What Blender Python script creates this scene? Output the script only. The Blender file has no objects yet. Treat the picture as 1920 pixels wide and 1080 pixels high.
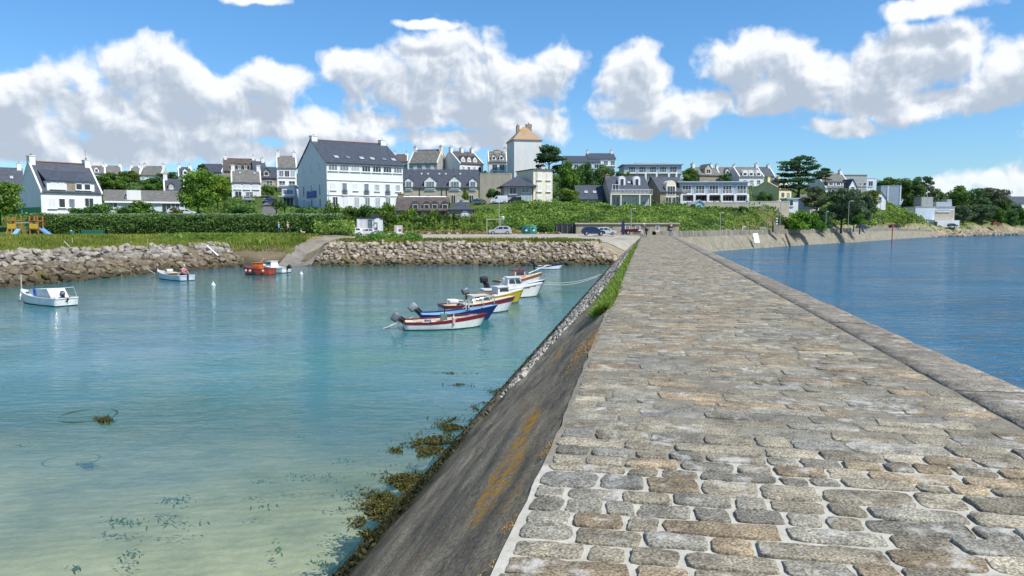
import bpy, bmesh, math, random
import numpy as np
from mathutils import Vector, Matrix, noise as mnoise

sc = bpy.context.scene
COL = sc.collection
R = math.radians
F = 1400.0
CAMZ = 4.5
PITCH = math.atan(120.0 / F)
CP, SP = math.cos(PITCH), math.sin(PITCH)

# ------------------------------------------------------------------ camera
cam_d = bpy.data.cameras.new("camera")
cam = bpy.data.objects.new("camera", cam_d)
COL.objects.link(cam)
cam_d.sensor_width = 36.0
cam_d.lens = F / 1920 * 36.0
cam_d.clip_start = 0.1
cam_d.clip_end = 12000
cam.location = (0, 0, CAMZ)
cam.rotation_euler = (math.pi / 2 - PITCH, 0, 0)
sc.camera = cam

# ------------------------------------------------------------------ light
SUN_AZ = R(124)      # measured from +Y (view direction) towards +X (right)
SUN_EL = R(54)
sc.view_settings.view_transform = 'Standard'
sc.view_settings.look = 'None'
sc.view_settings.gamma = 1
sc.view_settings.exposure = 0.44
sun_d = bpy.data.lights.new("sun", 'SUN')
sun_d.energy = 4.4
sun_d.angle = R(0.5)
sun_d.color = (1.0, 0.95, 0.87)
sun = bpy.data.objects.new("sun", sun_d)
COL.objects.link(sun)
sd = Vector((math.sin(SUN_AZ) * math.cos(SUN_EL), math.cos(SUN_AZ) * math.cos(SUN_EL), math.sin(SUN_EL)))
sun.rotation_euler = sd.to_track_quat('Z', 'Y').to_euler()
sun.location = sd * 200


def ray(px, py):
    u = (px - 960) / F
    v = (540 - py) / F
    return Vector((u, CP + v * SP, -SP + v * CP))


def W(px, py, Y):
    r = ray(px, py)
    return Vector((0, 0, CAMZ)) + r * (Y / r.y)


def G(px, py, z=0.0):
    r = ray(px, py)
    return Vector((0, 0, CAMZ)) + r * ((z - CAMZ) / r.z)


def zat(py, Y):
    return W(960, py, Y).z


# ------------------------------------------------------------------ world: sky + clouds
world = bpy.data.worlds.new("World")
sc.world = world
world.use_nodes = True
wt = world.node_tree
wt.nodes.clear()


def wn(kind, **kw):
    n = wt.nodes.new(kind)
    for k, v in kw.items():
        setattr(n, k, v)
    return n


def wl(a, b):
    wt.links.new(a, b)


def wmath(op, a, b=None, c=None, clamp=False):
    n = wn('ShaderNodeMath', operation=op)
    n.use_clamp = clamp
    for i, x in enumerate((a, b, c)):
        if x is None:
            continue
        if isinstance(x, (int, float)):
            n.inputs[i].default_value = x
        else:
            wl(x, n.inputs[i])
    return n.outputs[0]


sky = wn('ShaderNodeTexSky', sky_type='NISHITA')
sky.sun_disc = False
sky.sun_elevation = SUN_EL
sky.sun_rotation = SUN_AZ
sky.air_density = 1.0
sky.dust_density = 0.25
sky.ozone_density = 3.0
bg_sky = wn('ShaderNodeBackground')
bg_sky.inputs['Strength'].default_value = 0.104
hs = wn('ShaderNodeHueSaturation')
hs.inputs['Saturation'].default_value = 1.10
hs.inputs['Value'].default_value = 1.0
wl(sky.outputs[0], hs.inputs['Color'])
tc = wn('ShaderNodeTexCoord')
sep = wn('ShaderNodeSeparateXYZ')
wl(tc.outputs['Generated'], sep.inputs[0])
az = wmath('MULTIPLY', wmath('ARCTAN2', sep.outputs[0], sep.outputs[1]), 180 / math.pi)
el = wmath('MULTIPLY', wmath('ARCSINE', sep.outputs[2]), 180 / math.pi)
sr = wn('ShaderNodeValToRGB')           # clean maritime air: bluer towards the horizon than the default dusty sky
sr.color_ramp.elements[0].position = 0.0
sr.color_ramp.elements[0].color = (0.58, 0.80, 0.98, 1)
sr.color_ramp.elements[1].position = 0.42
sr.color_ramp.elements[1].color = (0.74, 1.12, 1.28, 1)
e = sr.color_ramp.elements.new(0.12)
e.color = (0.66, 0.90, 1.10, 1)
wl(wmath('ABSOLUTE', sep.outputs[2]), sr.inputs[0])
sm = wn('ShaderNodeMix', data_type='RGBA', blend_type='MULTIPLY')
sm.inputs[0].default_value = 1
wl(hs.outputs[0], sm.inputs[6])
wl(sr.outputs[0], sm.inputs[7])
wl(sm.outputs[2], bg_sky.inputs['Color'])
comb = wn('ShaderNodeCombineXYZ')
wl(az, comb.inputs[0])
wl(el, comb.inputs[1])
P0 = comb.outputs[0]
# billow warp
wnz = wn('ShaderNodeTexNoise', noise_dimensions='2D')
wnz.inputs['Scale'].default_value = 0.22
wnz.inputs['Detail'].default_value = 3
wnz.inputs['Roughness'].default_value = 0.5
wl(P0, wnz.inputs['Vector'])
wsub = wn('ShaderNodeVectorMath', operation='SUBTRACT')
wl(wnz.outputs['Color'], wsub.inputs[0])
wsub.inputs[1].default_value = (0.5, 0.5, 0.5)
wsc = wn('ShaderNodeVectorMath', operation='MULTIPLY')
wl(wsub.outputs[0], wsc.inputs[0])
wsc.inputs[1].default_value = (1.7, 1.3, 0)
wad = wn('ShaderNodeVectorMath', operation='ADD')
wl(P0, wad.inputs[0])
wl(wsc.outputs[0], wad.inputs[1])
P1 = wad.outputs[0]


def azel(px, py):
    r = ray(px, py)
    return math.degrees(math.atan2(r.x, r.y)), math.degrees(math.atan2(r.z, math.hypot(r.x, r.y)))


# (px, py, rx, ry, weight) cumulus masses of the day, converted to azimuth / elevation
CL = [
    (45, 175, 85, 50), (20, 235, 120, 48), (255, 135, 120, 62), (345, 165, 110, 58), (170, 215, 130, 52), (300, 235, 230, 52), (520, 160, 95, 52),
    (480, 225, 150, 52), (330, 280, 330, 26), (90, 285, 190, 26), (690, 228, 62, 32), (615, 262, 110, 22),
    (672, 135, 78, 52), (840, 115, 115, 66), (770, 165, 130, 58), (940, 160, 140, 62), (1040, 130, 58, 58), (905, 215, 180, 52),
    (870, 262, 150, 24), (1010, 235, 80, 36), (1195, 145, 72, 60), (1245, 205, 120, 54), (1190, 245, 80, 24), (1330, 190, 60, 44),
    (1395, 118, 95, 60), (1500, 145, 140, 70), (1640, 140, 120, 60), (1765, 112, 118, 62), (1900, 140, 110, 60),
    (1720, 190, 230, 36), (1570, 240, 80, 20), (1755, 14, 92, 20), (470, -6, 60, 12), (800, 52, 80, 12), (1460, 190, 90, 30),
    (1890, 345, 110, 28), (1780, 357, 90, 14), (2120, 160, 150, 100), (2250, 330, 220, 50), (-180, 200, 180, 85),
]
BL = [(azel(a, b), c / F * 57.3, d / F * 57.3) for a, b, c, d in CL]
BL += [((60, 17), 15, 6), ((88, 9), 14, 4.5), ((-66, 12), 16, 6), ((-98, 20), 14, 6), ((128, 14), 18, 6),
       ((-140, 15), 18, 6), ((165, 24), 12, 6), ((12, 44), 11, 4), ((-24, 52), 10, 4), ((48, 62), 14, 5)]


def field(Pin):
    acc = None
    for (ce, cv), ra, re in BL:
        m = wn('ShaderNodeVectorMath', operation='MULTIPLY_ADD')
        wl(Pin, m.inputs[0])
        m.inputs[1].default_value = (1 / ra, 1 / re, 0)
        m.inputs[2].default_value = (-ce / ra, -cv / re, 0)
        ln = wn('ShaderNodeVectorMath', operation='LENGTH')
        wl(m.outputs[0], ln.inputs[0])
        if acc is None:
            acc = ln.outputs['Value']
        else:
            acc = wmath('SMOOTH_MIN', acc, ln.outputs['Value'], 0.14)
    return acc


def billow(Pin):
    n = wn('ShaderNodeTexNoise', noise_dimensions='2D')
    n.inputs['Scale'].default_value = 0.36
    n.inputs['Detail'].default_value = 8
    n.inputs['Roughness'].default_value = 0.5
    wl(Pin, n.inputs['Vector'])
    return n.outputs[0]


def dens(Pin):
    f = field(Pin)
    b = billow(Pin)
    # 1 - length + noise
    a = wmath('SUBTRACT', 1.01, f)
    return wmath('MULTIPLY_ADD', wmath('SUBTRACT', b, 0.5), 1.5, a)


def off(Pin, dx, dy):
    n = wn('ShaderNodeVectorMath', operation='ADD')
    wl(Pin, n.inputs[0])
    n.inputs[1].default_value = (dx, dy, 0)
    return n.outputs[0]


D1 = dens(P1)
D2 = dens(off(P1, 0.5, 1.7))
D3 = billow(off(P1, 0.25, 0.35))
D0 = billow(P1)
mr = wn('ShaderNodeMapRange', interpolation_type='SMOOTHSTEP')
mr.inputs['From Min'].default_value = 0.0
mr.inputs['From Max'].default_value = 0.42
wl(D1, mr.inputs['Value'])
alpha = mr.outputs[0]
lit = wn('ShaderNodeMapRange', interpolation_type='SMOOTHSTEP')
lit.inputs['From Min'].default_value = 0.88
lit.inputs['From Max'].default_value = -0.12
wl(wmath('MULTIPLY_ADD', wmath('SUBTRACT', D3, D0), 2.3, D2), lit.inputs['Value'])
crm = wn('ShaderNodeValToRGB')
crm.color_ramp.elements[0].position = 0.0
crm.color_ramp.elements[0].color = (0.46, 0.53, 0.63, 1)
crm.color_ramp.elements[1].position = 1.0
crm.color_ramp.elements[1].color = (0.93, 0.95, 0.98, 1)
e = crm.color_ramp.elements.new(0.5)
e.color = (0.66, 0.715, 0.79, 1)
wl(lit.outputs[0], crm.inputs[0])
bg_c = wn('ShaderNodeBackground')
bg_c.inputs['Strength'].default_value = 0.80
wl(crm.outputs[0], bg_c.inputs['Color'])
hz = wn('ShaderNodeMapRange')
hz.inputs['From Min'].default_value = 0.0
hz.inputs['From Max'].default_value = 3.5
hz.inputs['To Min'].default_value = 0.45
hz.inputs['To Max'].default_value = 0.97
wl(el, hz.inputs['Value'])
fa = wmath('MULTIPLY', alpha, hz.outputs[0])
mixs = wn('ShaderNodeMixShader')
wl(fa, mixs.inputs[0])
wl(bg_sky.outputs[0], mixs.inputs[1])
wl(bg_c.outputs[0], mixs.inputs[2])
wo = wn('ShaderNodeOutputWorld')
wl(mixs.outputs[0], wo.inputs['Surface'])
world.cycles.sampling_method = 'MANUAL'
world.cycles.sample_map_resolution = 512

# ------------------------------------------------------------------ helpers
RNG = random.Random(7)
MATS = {}


def nmat(name):
    m = bpy.data.materials.new(name)
    m.use_nodes = True
    nt = m.node_tree
    nt.nodes.clear()
    return m, nt


def mat(name, col, rough=0.8, var=0.12, scale=2.0, bump=0.0, bscale=20.0, metal=0.0, spec=0.3, col2=None, objcol=False,
        tint=False, detail=5, stain=0.0):
    """procedural surface: base colour broken up by noise, optional bump, object colour or per-face tint"""
    if name in MATS:
        return MATS[name]
    m, nt = nmat(name)
    N = nt.nodes.new
    L = nt.links.new
    out = N('ShaderNodeOutputMaterial')
    b = N('ShaderNodeBsdfPrincipled')
    L(b.outputs[0], out.inputs[0])
    tcn = N('ShaderNodeTexCoord')
    nz = N('ShaderNodeTexNoise')
    nz.inputs['Scale'].default_value = scale
    nz.inputs['Detail'].default_value = detail
    nz.inputs['Roughness'].default_value = 0.6
    L(tcn.outputs['Object'], nz.inputs['Vector'])
    rp = N('ShaderNodeValToRGB')
    c = Vector(col)
    c2 = Vector(col2) if col2 else c * (1 - var * 2)
    rp.color_ramp.elements[0].position = 0.3
    rp.color_ramp.elements[1].position = 0.7
    rp.color_ramp.elements[0].color = (*c2, 1)
    rp.color_ramp.elements[1].color = (*(c * (1 + (0 if col2 else var * .5))), 1)
    L(nz.outputs[0], rp.inputs[0])
    cur = rp.outputs[0]

    def mul(cur, other):
        mx = N('ShaderNodeMix')
        mx.data_type = 'RGBA'
        mx.blend_type = 'MULTIPLY'
        mx.inputs[0].default_value = 1
        L(cur, mx.inputs[6])
        L(other, mx.inputs[7])
        return mx.outputs[2]
    if objcol:
        oi = N('ShaderNodeObjectInfo')
        cur = mul(cur, oi.outputs['Color'])
    if tint:
        at = N('ShaderNodeAttribute')
        at.attribute_name = 'tint'
        cur = mul(cur, at.outputs['Color'])
    if stain:
        mp = N('ShaderNodeMapping')
        mp.inputs['Scale'].default_value = (1.2, 1.2, 0.15)
        L(tcn.outputs['Object'], mp.inputs[0])
        n3 = N('ShaderNodeTexNoise')
        n3.inputs['Scale'].default_value = 1.5
        n3.inputs['Detail'].default_value = 6
        L(mp.outputs[0], n3.inputs['Vector'])
        r3 = N('ShaderNodeValToRGB')
        r3.color_ramp.elements[0].position = 0.32
        r3.color_ramp.elements[0].color = (1 - stain, 1 - stain, 1 - stain * 1.1, 1)
        r3.color_ramp.elements[1].position = 0.6
        r3.color_ramp.elements[1].color = (1, 1, 1, 1)
        L(n3.outputs[0], r3.inputs[0])
        cur = mul(cur, r3.outputs[0])
    L(cur, b.inputs['Base Color'])
    b.inputs['Roughness'].default_value = rough
    b.inputs['Metallic'].default_value = metal
    b.inputs['Specular IOR Level'].default_value = spec
    if bump:
        n2 = N('ShaderNodeTexNoise')
        n2.inputs['Scale'].default_value = bscale
        n2.inputs['Detail'].default_value = 6
        L(tcn.outputs['Object'], n2.inputs['Vector'])
        bp = N('ShaderNodeBump')
        bp.inputs['Strength'].default_value = 0.8
        bp.inputs['Distance'].default_value = bump
        L(n2.outputs[0], bp.inputs['Height'])
        L(bp.outputs[0], b.inputs['Normal'])
    MATS[name] = m
    return m


def leafmat(name, c1, c2, transl=0.3):
    if name in MATS:
        return MATS[name]
    m, nt = nmat(name)
    N = nt.nodes.new
    L = nt.links.new
    out = N('ShaderNodeOutputMaterial')
    at = N('ShaderNodeAttribute')
    at.attribute_name = 'tint'
    oi = N('ShaderNodeObjectInfo')
    mx = N('ShaderNodeMix')
    mx.data_type = 'RGBA'
    L(at.outputs['Fac'], mx.inputs[0])
    mx.inputs[6].default_value = (*c1, 1)
    mx.inputs[7].default_value = (*c2, 1)
    m2 = N('ShaderNodeMix')
    m2.data_type = 'RGBA'
    m2.blend_type = 'MULTIPLY'
    m2.inputs[0].default_value = 1
    L(mx.outputs[2], m2.inputs[6])
    L(oi.outputs['Color'], m2.inputs[7])
    d = N('ShaderNodeBsdfPrincipled')
    d.inputs['Roughness'].default_value = 0.6
    d.inputs['Specular IOR Level'].default_value = 0.25
    L(m2.outputs[2], d.inputs['Base Color'])
    t = N('ShaderNodeBsdfTranslucent')
    L(m2.outputs[2], t.inputs[0])
    ms = N('ShaderNodeMixShader')
    ms.inputs[0].default_value = transl
    L(d.outputs[0], ms.inputs[1])
    L(t.outputs[0], ms.inputs[2])
    L(ms.outputs[0], out.inputs[0])
    MATS[name] = m
    return m


def tag(o, label=None, cat=None, group=None, kind=None):
    if label:
        o['label'] = label
    if cat:
        o['category'] = cat
    if group:
        o['group'] = group
    if kind:
        o['kind'] = kind
    return o


def link(name, me, parent=None, loc=None, rz=0, sc_=None):
    o = bpy.data.objects.new(name, me)
    COL.objects.link(o)
    if parent:
        o.parent = parent
    if loc is not None:
        o.location = loc
    if rz:
        o.rotation_euler = (0, 0, rz)
    if sc_ is not None:
        o.scale = sc_
    return o


def empty(name, loc, rz=0, label=None, cat=None, group=None):
    o = bpy.data.objects.new(name, None)
    COL.objects.link(o)
    o.empty_display_size = 0.3
    o.location = loc
    o.rotation_euler = (0, 0, rz)
    tag(o, label, cat, group)
    return o


def copy_tree(o, parent=None):
    c = o.copy()
    COL.objects.link(c)
    if parent:
        c.parent = parent
    for ch in o.children:
        copy_tree(ch, c)
    return c


class MB:
    def __init__(s):
        s.v = []
        s.f = []
        s.t = []

    def add(s, vs, fs, tint=None):
        o = len(s.v)
        s.v.extend([tuple(p) for p in vs])
        s.f.extend([tuple(i + o for i in f) for f in fs])
        if tint is not None:
            s.t.extend([tint] * len(vs))
        return s

    def box(s, cx, cy, cz, sx, sy, sz, rz=0.0, ry=0.0, rx=0.0, taper=1.0):
        pts = []
        for dz in (-.5, .5):
            k = 1.0 if dz < 0 else taper
            for dx, dy in ((-.5, -.5), (.5, -.5), (.5, .5), (-.5, .5)):
                pts.append(Vector((dx * sx * k, dy * sy * k, dz * sz)))
        if rz or ry or rx:
            M = Matrix.Rotation(rz, 3, 'Z') @ Matrix.Rotation(ry, 3, 'Y') @ Matrix.Rotation(rx, 3, 'X')
            pts = [M @ p for p in pts]
        pts = [(p[0] + cx, p[1] + cy, p[2] + cz) for p in pts]
        return s.add(pts, [(3, 2, 1, 0), (4, 5, 6, 7), (0, 1, 5, 4), (1, 2, 6, 5), (2, 3, 7, 6), (3, 0, 4, 7)])

    def prism(s, poly, a, b, axis='x'):
        """poly of (p,q) extruded: axis x -> (x, p, q); axis y -> (p, y, q); axis z -> (p, q, z)"""
        n = len(poly)

        def mk(t, p, q):
            return (t, p, q) if axis == 'x' else ((p, t, q) if axis == 'y' else (p, q, t))
        vs = [mk(a, p, q) for p, q in poly] + [mk(b, p, q) for p, q in poly]
        fs = [tuple(range(n)), tuple(range(2 * n - 1, n - 1, -1))]
        for i in range(n):
            j = (i + 1) % n
            fs.append((i, i + n, j + n, j))
        return s.add(vs, fs)

    def tube(s, path, r, n=8, r2=None):
        path = [Vector(p) for p in path]
        o = len(s.v)
        K = len(path)
        for i, p in enumerate(path):
            d = (path[min(i + 1, K - 1)] - path[max(i - 1, 0)])
            if d.length < 1e-6:
                d = Vector((0, 0, 1))
            d.normalize()
            u = d.cross(Vector((0, 0, 1)))
            if u.length < 1e-3:
                u = Vector((1, 0, 0))
            u.normalize()
            w = d.cross(u)
            rr = r if r2 is None else r + (r2 - r) * i / max(1, K - 1)
            for k in range(n):
                a = 2 * math.pi * k / n
                s.v.append(tuple(p + (u * math.cos(a) + w * math.sin(a)) * rr))
        for i in range(K - 1):
            for k in range(n):
                k2 = (k + 1) % n
                s.f.append((o + i * n + k, o + i * n + k2, o + (i + 1) * n + k2, o + (i + 1) * n + k))
        s.f.append(tuple(o + k for k in range(n - 1, -1, -1)))
        s.f.append(tuple(o + (K - 1) * n + k for k in range(n)))
        return s

    def lathe(s, prof, n=16, c=(0, 0, 0), axis='z'):
        o = len(s.v)
        for r, z in prof:
            for k in range(n):
                a = 2 * math.pi * k / n
                if axis == 'z':
                    p = (c[0] + r * math.cos(a), c[1] + r * math.sin(a), c[2] + z)
                elif axis == 'y':
                    p = (c[0] + r * math.cos(a), c[1] + z, c[2] + r * math.sin(a))
                else:
                    p = (c[0] + z, c[1] + r * math.cos(a), c[2] + r * math.sin(a))
                s.v.append(p)
        for i in range(len(prof) - 1):
            for k in range(n):
                k2 = (k + 1) % n
                s.f.append((o + i * n + k, o + i * n + k2, o + (i + 1) * n + k2, o + (i + 1) * n + k))
        s.f.append(tuple(o + k for k in range(n - 1, -1, -1)))
        s.f.append(tuple(o + (len(prof) - 1) * n + k for k in range(n)))
        return s

    def mesh(s, name, m, smooth=False):
        me = bpy.data.meshes.new(name)
        me.from_pydata(s.v, [], s.f)
        if s.t:
            at = me.color_attributes.new('tint', 'FLOAT_COLOR', 'POINT')
            arr = np.ones((len(s.v), 4), np.float32)
            t = np.array(s.t, np.float32)
            arr[:, :3] = t if t.ndim == 2 else t[:, None]
            at.data.foreach_set('color', arr.ravel())
        if m:
            me.materials.append(m)
        me.validate()
        bm = bmesh.new()
        bm.from_mesh(me)
        bmesh.ops.recalc_face_normals(bm, faces=bm.faces)
        bm.to_mesh(me)
        bm.free()
        if smooth:
            me.shade_smooth() if hasattr(me, 'shade_smooth') else None
        return me

    def build(s, name, m, parent=None, loc=None, rz=0, smooth=False):
        return link(name, s.mesh(name, m, smooth), parent, loc, rz)


def rbox(name, m, parent, c, size, bev, seg=2, rot=(0, 0, 0), smooth=True):
    """a rounded box"""
    bm = bmesh.new()
    bmesh.ops.create_cube(bm, size=1)
    bmesh.ops.scale(bm, vec=size, verts=bm.verts)
    bmesh.ops.bevel(bm, geom=list(bm.edges), offset=bev, segments=seg, affect='EDGES', profile=0.5)
    me = bpy.data.meshes.new(name)
    bm.to_mesh(me)
    bm.free()
    me.materials.append(m)
    if smooth:
        me.shade_smooth()
    o = link(name, me, parent, c)
    o.rotation_euler = rot
    return o


def np_mesh(name, V, Fq, m, tint=None, smooth=False):
    """quick mesh from numpy arrays; Fq is (n,k)"""
    me = bpy.data.meshes.new(name)
    V = np.asarray(V, np.float32)
    Fq = np.asarray(Fq, np.int32)
    me.vertices.add(len(V))
    me.vertices.foreach_set('co', V.ravel())
    k = Fq.shape[1]
    me.loops.add(Fq.size)
    me.loops.foreach_set('vertex_index', Fq.ravel())
    me.polygons.add(len(Fq))
    me.polygons.foreach_set('loop_start', np.arange(0, Fq.size, k, dtype=np.int32))
    me.polygons.foreach_set('loop_total', np.full(len(Fq), k, np.int32))
    me.update(calc_edges=True)
    if tint is not None:
        at = me.color_attributes.new('tint', 'FLOAT_COLOR', 'POINT')
        arr = np.ones((len(V), 4), np.float32)
        t = np.asarray(tint, np.float32)
        arr[:, :3] = t if t.ndim == 2 else t[:, None]
        at.data.foreach_set('color', arr.ravel())
    me.materials.append(m)
    if smooth:
        me.shade_smooth()
    return me


# ------------------------------------------------------------------ pier frame
PA = math.atan(255 / F / (CP + 120 / F * SP))
PS, PC = math.sin(PA), math.cos(PA)
PTOP = 2.9


def PP(s, t, z):
    return Vector((s * PS + t * PC, s * PC - t * PS, z))


def st_of(x, y):
    return x * PS + y * PC, x * PC - y * PS


def tl(s):
    return float(np.interp(s, [-15, 3.4, 5.1, 12.4, 45, 112], [-.70, -.69, -.665, -.73, -.80, -.80]))


# ------------------------------------------------------------------ terrain
shore = [(-420, 36), (-120, 38)]
for a, b in ((-150, 552), (0, 540), (100, 531), (250, 516), (400, 503), (470, 499.2), (535, 497.8), (600, 498), (700, 498),
             (1000, 498), (1150, 497)):
    p = G(a, b, 0)
    shore.append((p.x, p.y))
NLEFT = len(shore)
q = PP(88, -2.2, 0)
shore.append((q.x, q.y))
q = PP(112, 3.6, 0)
shore.append((q.x, q.y))
RSH = [(1315, 474), (1345, 471), (1420, 465.5), (1500, 460), (1560, 456.5), (1620, 453), (1700, 447), (1760, 444), (1840, 441.5), (1920, 440),
       (2100, 438), (2500, 436)]
SEAW = [(q.x, q.y)]
for a, b in RSH:
    p = G(a, b, 0)
    shore.append((p.x, p.y))
    SEAW.append((p.x, p.y))
shore += [(900, 1300), (-900, 1300), (-420, 300)]
SH = np.array(shore)

# control points for the land surface (pixel x, pixel y, distance)
CPT = [(30, 402, 145), (130, 403, 143), (250, 402, 150), (320, 402, 150), (320, 378, 185), (200, 340, 262), (280, 340, 262),
       (60, 360, 215), (460, 370, 190), (505, 352, 215), (540, 388, 180), (455, 330, 240), (535, 352, 205), (480, 392, 160),
       (612, 393, 160), (700, 392, 165), (580, 393, 172), (830, 384, 190), (890, 384, 190), (750, 330, 240), (800, 325, 235),
       (870, 325, 235), (930, 330, 225), (985, 345, 218), (1005, 381, 160), (960, 378, 162), (920, 382, 158), (870, 386, 160),
       (780, 413, 140), (860, 414, 138), (1100, 384, 165), (1180, 388, 160), (1250, 386, 170), (1100, 330, 280),
       (1220, 352, 230), (1340, 392, 165), (1320, 345, 250), (1420, 350, 250), (1400, 392, 160), (1460, 380, 200), (1540, 385, 205),
       (1480, 402, 175), (1570, 358, 240), (1610, 362, 260), (1660, 378, 280), (1640, 388, 255), (1700, 404, 305), (1717, 426, 290), (1755, 425, 282), (1790, 426, 292), (1640, 429, 214), (1662, 428.5, 228), (1560, 430.5, 181), (1685, 426, 250), (1800, 404, 325),
       (1900, 398, 360), (1760, 425, 275), (1760, 424, 292), (2000, 392, 380), (-100, 400, 150), (-100, 360, 260), (-300, 400, 160), (-300, 370, 300),
       (1040, 383, 152), (1130, 389, 152), (1220, 391, 152), (1300, 393, 152), (1390, 395, 152), (1470, 393, 165),
       (900, 388, 152), (960, 384, 152), (1000, 381, 152),
       (960, 432, 129), (1040, 437, 128), (1120, 437, 128), (1200, 437, 128), (1280, 437, 128), (1340, 436, 130), (1420, 433, 142), (1500, 431, 165),
       (1600, 430, 195), (1700, 427, 240), (1800, 425, 292), (1920, 424, 330), (2100, 423, 360), (2400, 420, 420),
       (700, 432, 128), (800, 432, 128), (900, 436, 126), (600, 428, 128), (500, 428, 128), (300, 424, 128), (100, 424, 128), (-100, 424, 128), (-300, 424, 128)]
cpts = []
for a, b, Y in CPT:
    p = W(a, b, Y)
    cpts.append((p.x, p.y, p.z))
for a in range(-500, 1300, 150):
    for Y in (70, 92, 108, 121):
        p = W(a, 440, Y)
        cpts.append((p.x, Y, 2.9))
for x in (-400, -250, -120, 0, 120, 240, 400, 600):
    cpts.append((x, 420, 21 if x < 120 else 15))
    cpts.append((x, 700, 19 if x < 120 else 14))
cp = np.array(cpts)
_d = np.sqrt(((cp[:, None, :2] - cp[None, :, :2]) ** 2).sum(-1))
_n = len(cp)
_A = np.zeros((_n + 1, _n + 1))
_A[:_n, :_n] = -_d + np.eye(_n) * 0.6
_A[:_n, _n] = 1
_A[_n, :_n] = 1
_w = np.linalg.solve(_A, np.append(cp[:, 2], 0))


def land(x, y):
    x = np.asarray(x, float)
    y = np.asarray(y, float)
    s = np.zeros_like(x) + _w[_n]
    for i in range(_n):
        s -= _w[i] * np.hypot(x - cp[i, 0], y - cp[i, 1])
    return s


def sdist(x, y):
    """signed distance to the shore line, positive on land"""
    x = np.asarray(x, float)
    y = np.asarray(y, float)
    best = np.full(x.shape, 1e9)
    inside = np.zeros(x.shape, bool)
    m = len(SH)
    for i in range(m):
        ax, ay = SH[i]
        bx, by = SH[(i + 1) % m]
        dx, dy = bx - ax, by - ay
        t = np.clip(((x - ax) * dx + (y - ay) * dy) / (dx * dx + dy * dy + 1e-9), 0, 1)
        best = np.minimum(best, np.hypot(x - ax - t * dx, y - ay - t * dy))
        with np.errstate(divide='ignore', invalid='ignore'):
            c = ((ay > y) != (by > y)) & (x < (bx - ax) * (y - ay) / (by - ay + 1e-12) + ax)
        inside ^= c
    return np.where(inside, best, -best)


def hgt(x, y):
    x = np.asarray(x, float)
    y = np.asarray(y, float)
    d = sdist(x, y)
    s, t = x * PS + y * PC, x * PC - y * PS
    right = t > 1.0
    ramp = np.exp(-((x + 23.2) / 1.7) ** 2)
    sl = 0.55 - 0.33 * ramp
    prof = np.where(d < 3.9 / (sl / .55), sl * d, 2.15 + (d - 3.9 / (sl / .55)) * 0.055 + np.clip(d - 14, 0, 99))
    prof = np.where(right, 1.35 * (d - 1.3) - .3, prof)
    h = np.minimum(land(x, y), prof)
    sea = np.where(right, np.maximum(d * 0.4, -4.0), np.maximum(d * 0.35, -2.2))
    # shallow sandy bed near the foot of the pier on the harbour side
    shal = -0.75 - np.clip((y - 9) / 25, 0, 1) * 1.4
    sea = np.where(right, sea, np.maximum(sea, shal))
    return np.where(d > 0, h, sea)


def H1(x, y):
    return float(hgt(np.array([x]), np.array([y]))[0])


xs = np.unique(np.concatenate([np.arange(-420, -110, 10), np.arange(-110, 140, 1.6), np.arange(140, 620, 8)]))
ys = np.unique(np.concatenate([np.arange(-60, 40, 4), np.arange(40, 190, 1.5), np.arange(190, 420, 4), np.arange(420, 1200, 20)]))
GX, GY = np.meshgrid(xs, ys)
GH = hgt(GX, GY)
nx, ny = len(xs), len(ys)
V = np.stack([GX.ravel(), GY.ravel(), GH.ravel()], 1)
ii = np.arange((ny - 1) * nx).reshape(ny - 1, nx)[:, :-1].ravel()
Fq = np.stack([ii, ii + 1, ii + nx + 1, ii + nx], 1)
SD = sdist(GX, GY).ravel()
zz = V[:, 2]
colr = np.zeros((len(V), 3), np.float32)
colr[:] = (0.085, 0.125, 0.03)
colr[(SD > 0) & (SD < 5.0)] = (0.16, 0.13, 0.09)
flat = (V[:, 1] > 86) & (V[:, 1] < 126) & (V[:, 0] > -24) & (V[:, 0] < 45)
colr[flat] = (0.30, 0.26, 0.19)
lf = (V[:, 1] > 88) & (V[:, 1] < 112) & (V[:, 0] <= -24)
colr[lf] = (0.22, 0.18, 0.10)
colr[(SD < 0.0)] = (0.52, 0.46, 0.31)
colr[(SD < 1.0) & (SD > -4) & (V[:, 1] > 40)] = (0.07, 0.06, 0.035)
rt = (V[:, 0] > 24) & (SD > 0) & (SD < 5.5) & (zz < 3.6)
colr[rt] = (0.32, 0.27, 0.19)
hill = V[:, 1] > 170
colr[hill & (SD > 12)] = (0.07, 0.10, 0.03)

m, nt = nmat('ground')
N = nt.nodes.new
L = nt.links.new
out = N('ShaderNodeOutputMaterial')
b = N('ShaderNodeBsdfPrincipled')
b.inputs['Roughness'].default_value = 0.95
b.inputs['Specular IOR Level'].default_value = 0.1
L(b.outputs[0], out.inputs[0])
at = N('ShaderNodeAttribute')
at.attribute_name = 'tint'
tcn = N('ShaderNodeTexCoord')
nz = N('ShaderNodeTexNoise')
nz.inputs['Scale'].default_value = 0.6
nz.inputs['Detail'].default_value = 9
nz.inputs['Roughness'].default_value = 0.7
L(tcn.outputs['Object'], nz.inputs['Vector'])
rp = N('ShaderNodeValToRGB')
rp.color_ramp.elements[0].position = 0.3
rp.color_ramp.elements[0].color = (.62, .64, .6, 1)
rp.color_ramp.elements[1].position = 0.72
rp.color_ramp.elements[1].color = (1.25, 1.2, 1.15, 1)
L(nz.outputs[0], rp.inputs[0])
mx = N('ShaderNodeMix')
mx.data_type = 'RGBA'
mx.blend_type = 'MULTIPLY'
mx.inputs[0].default_value = 1
L(at.outputs['Color'], mx.inputs[6])
L(rp.outputs[0], mx.inputs[7])
wv = N('ShaderNodeTexWave')
wv.inputs['Scale'].default_value = 0.9
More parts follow.
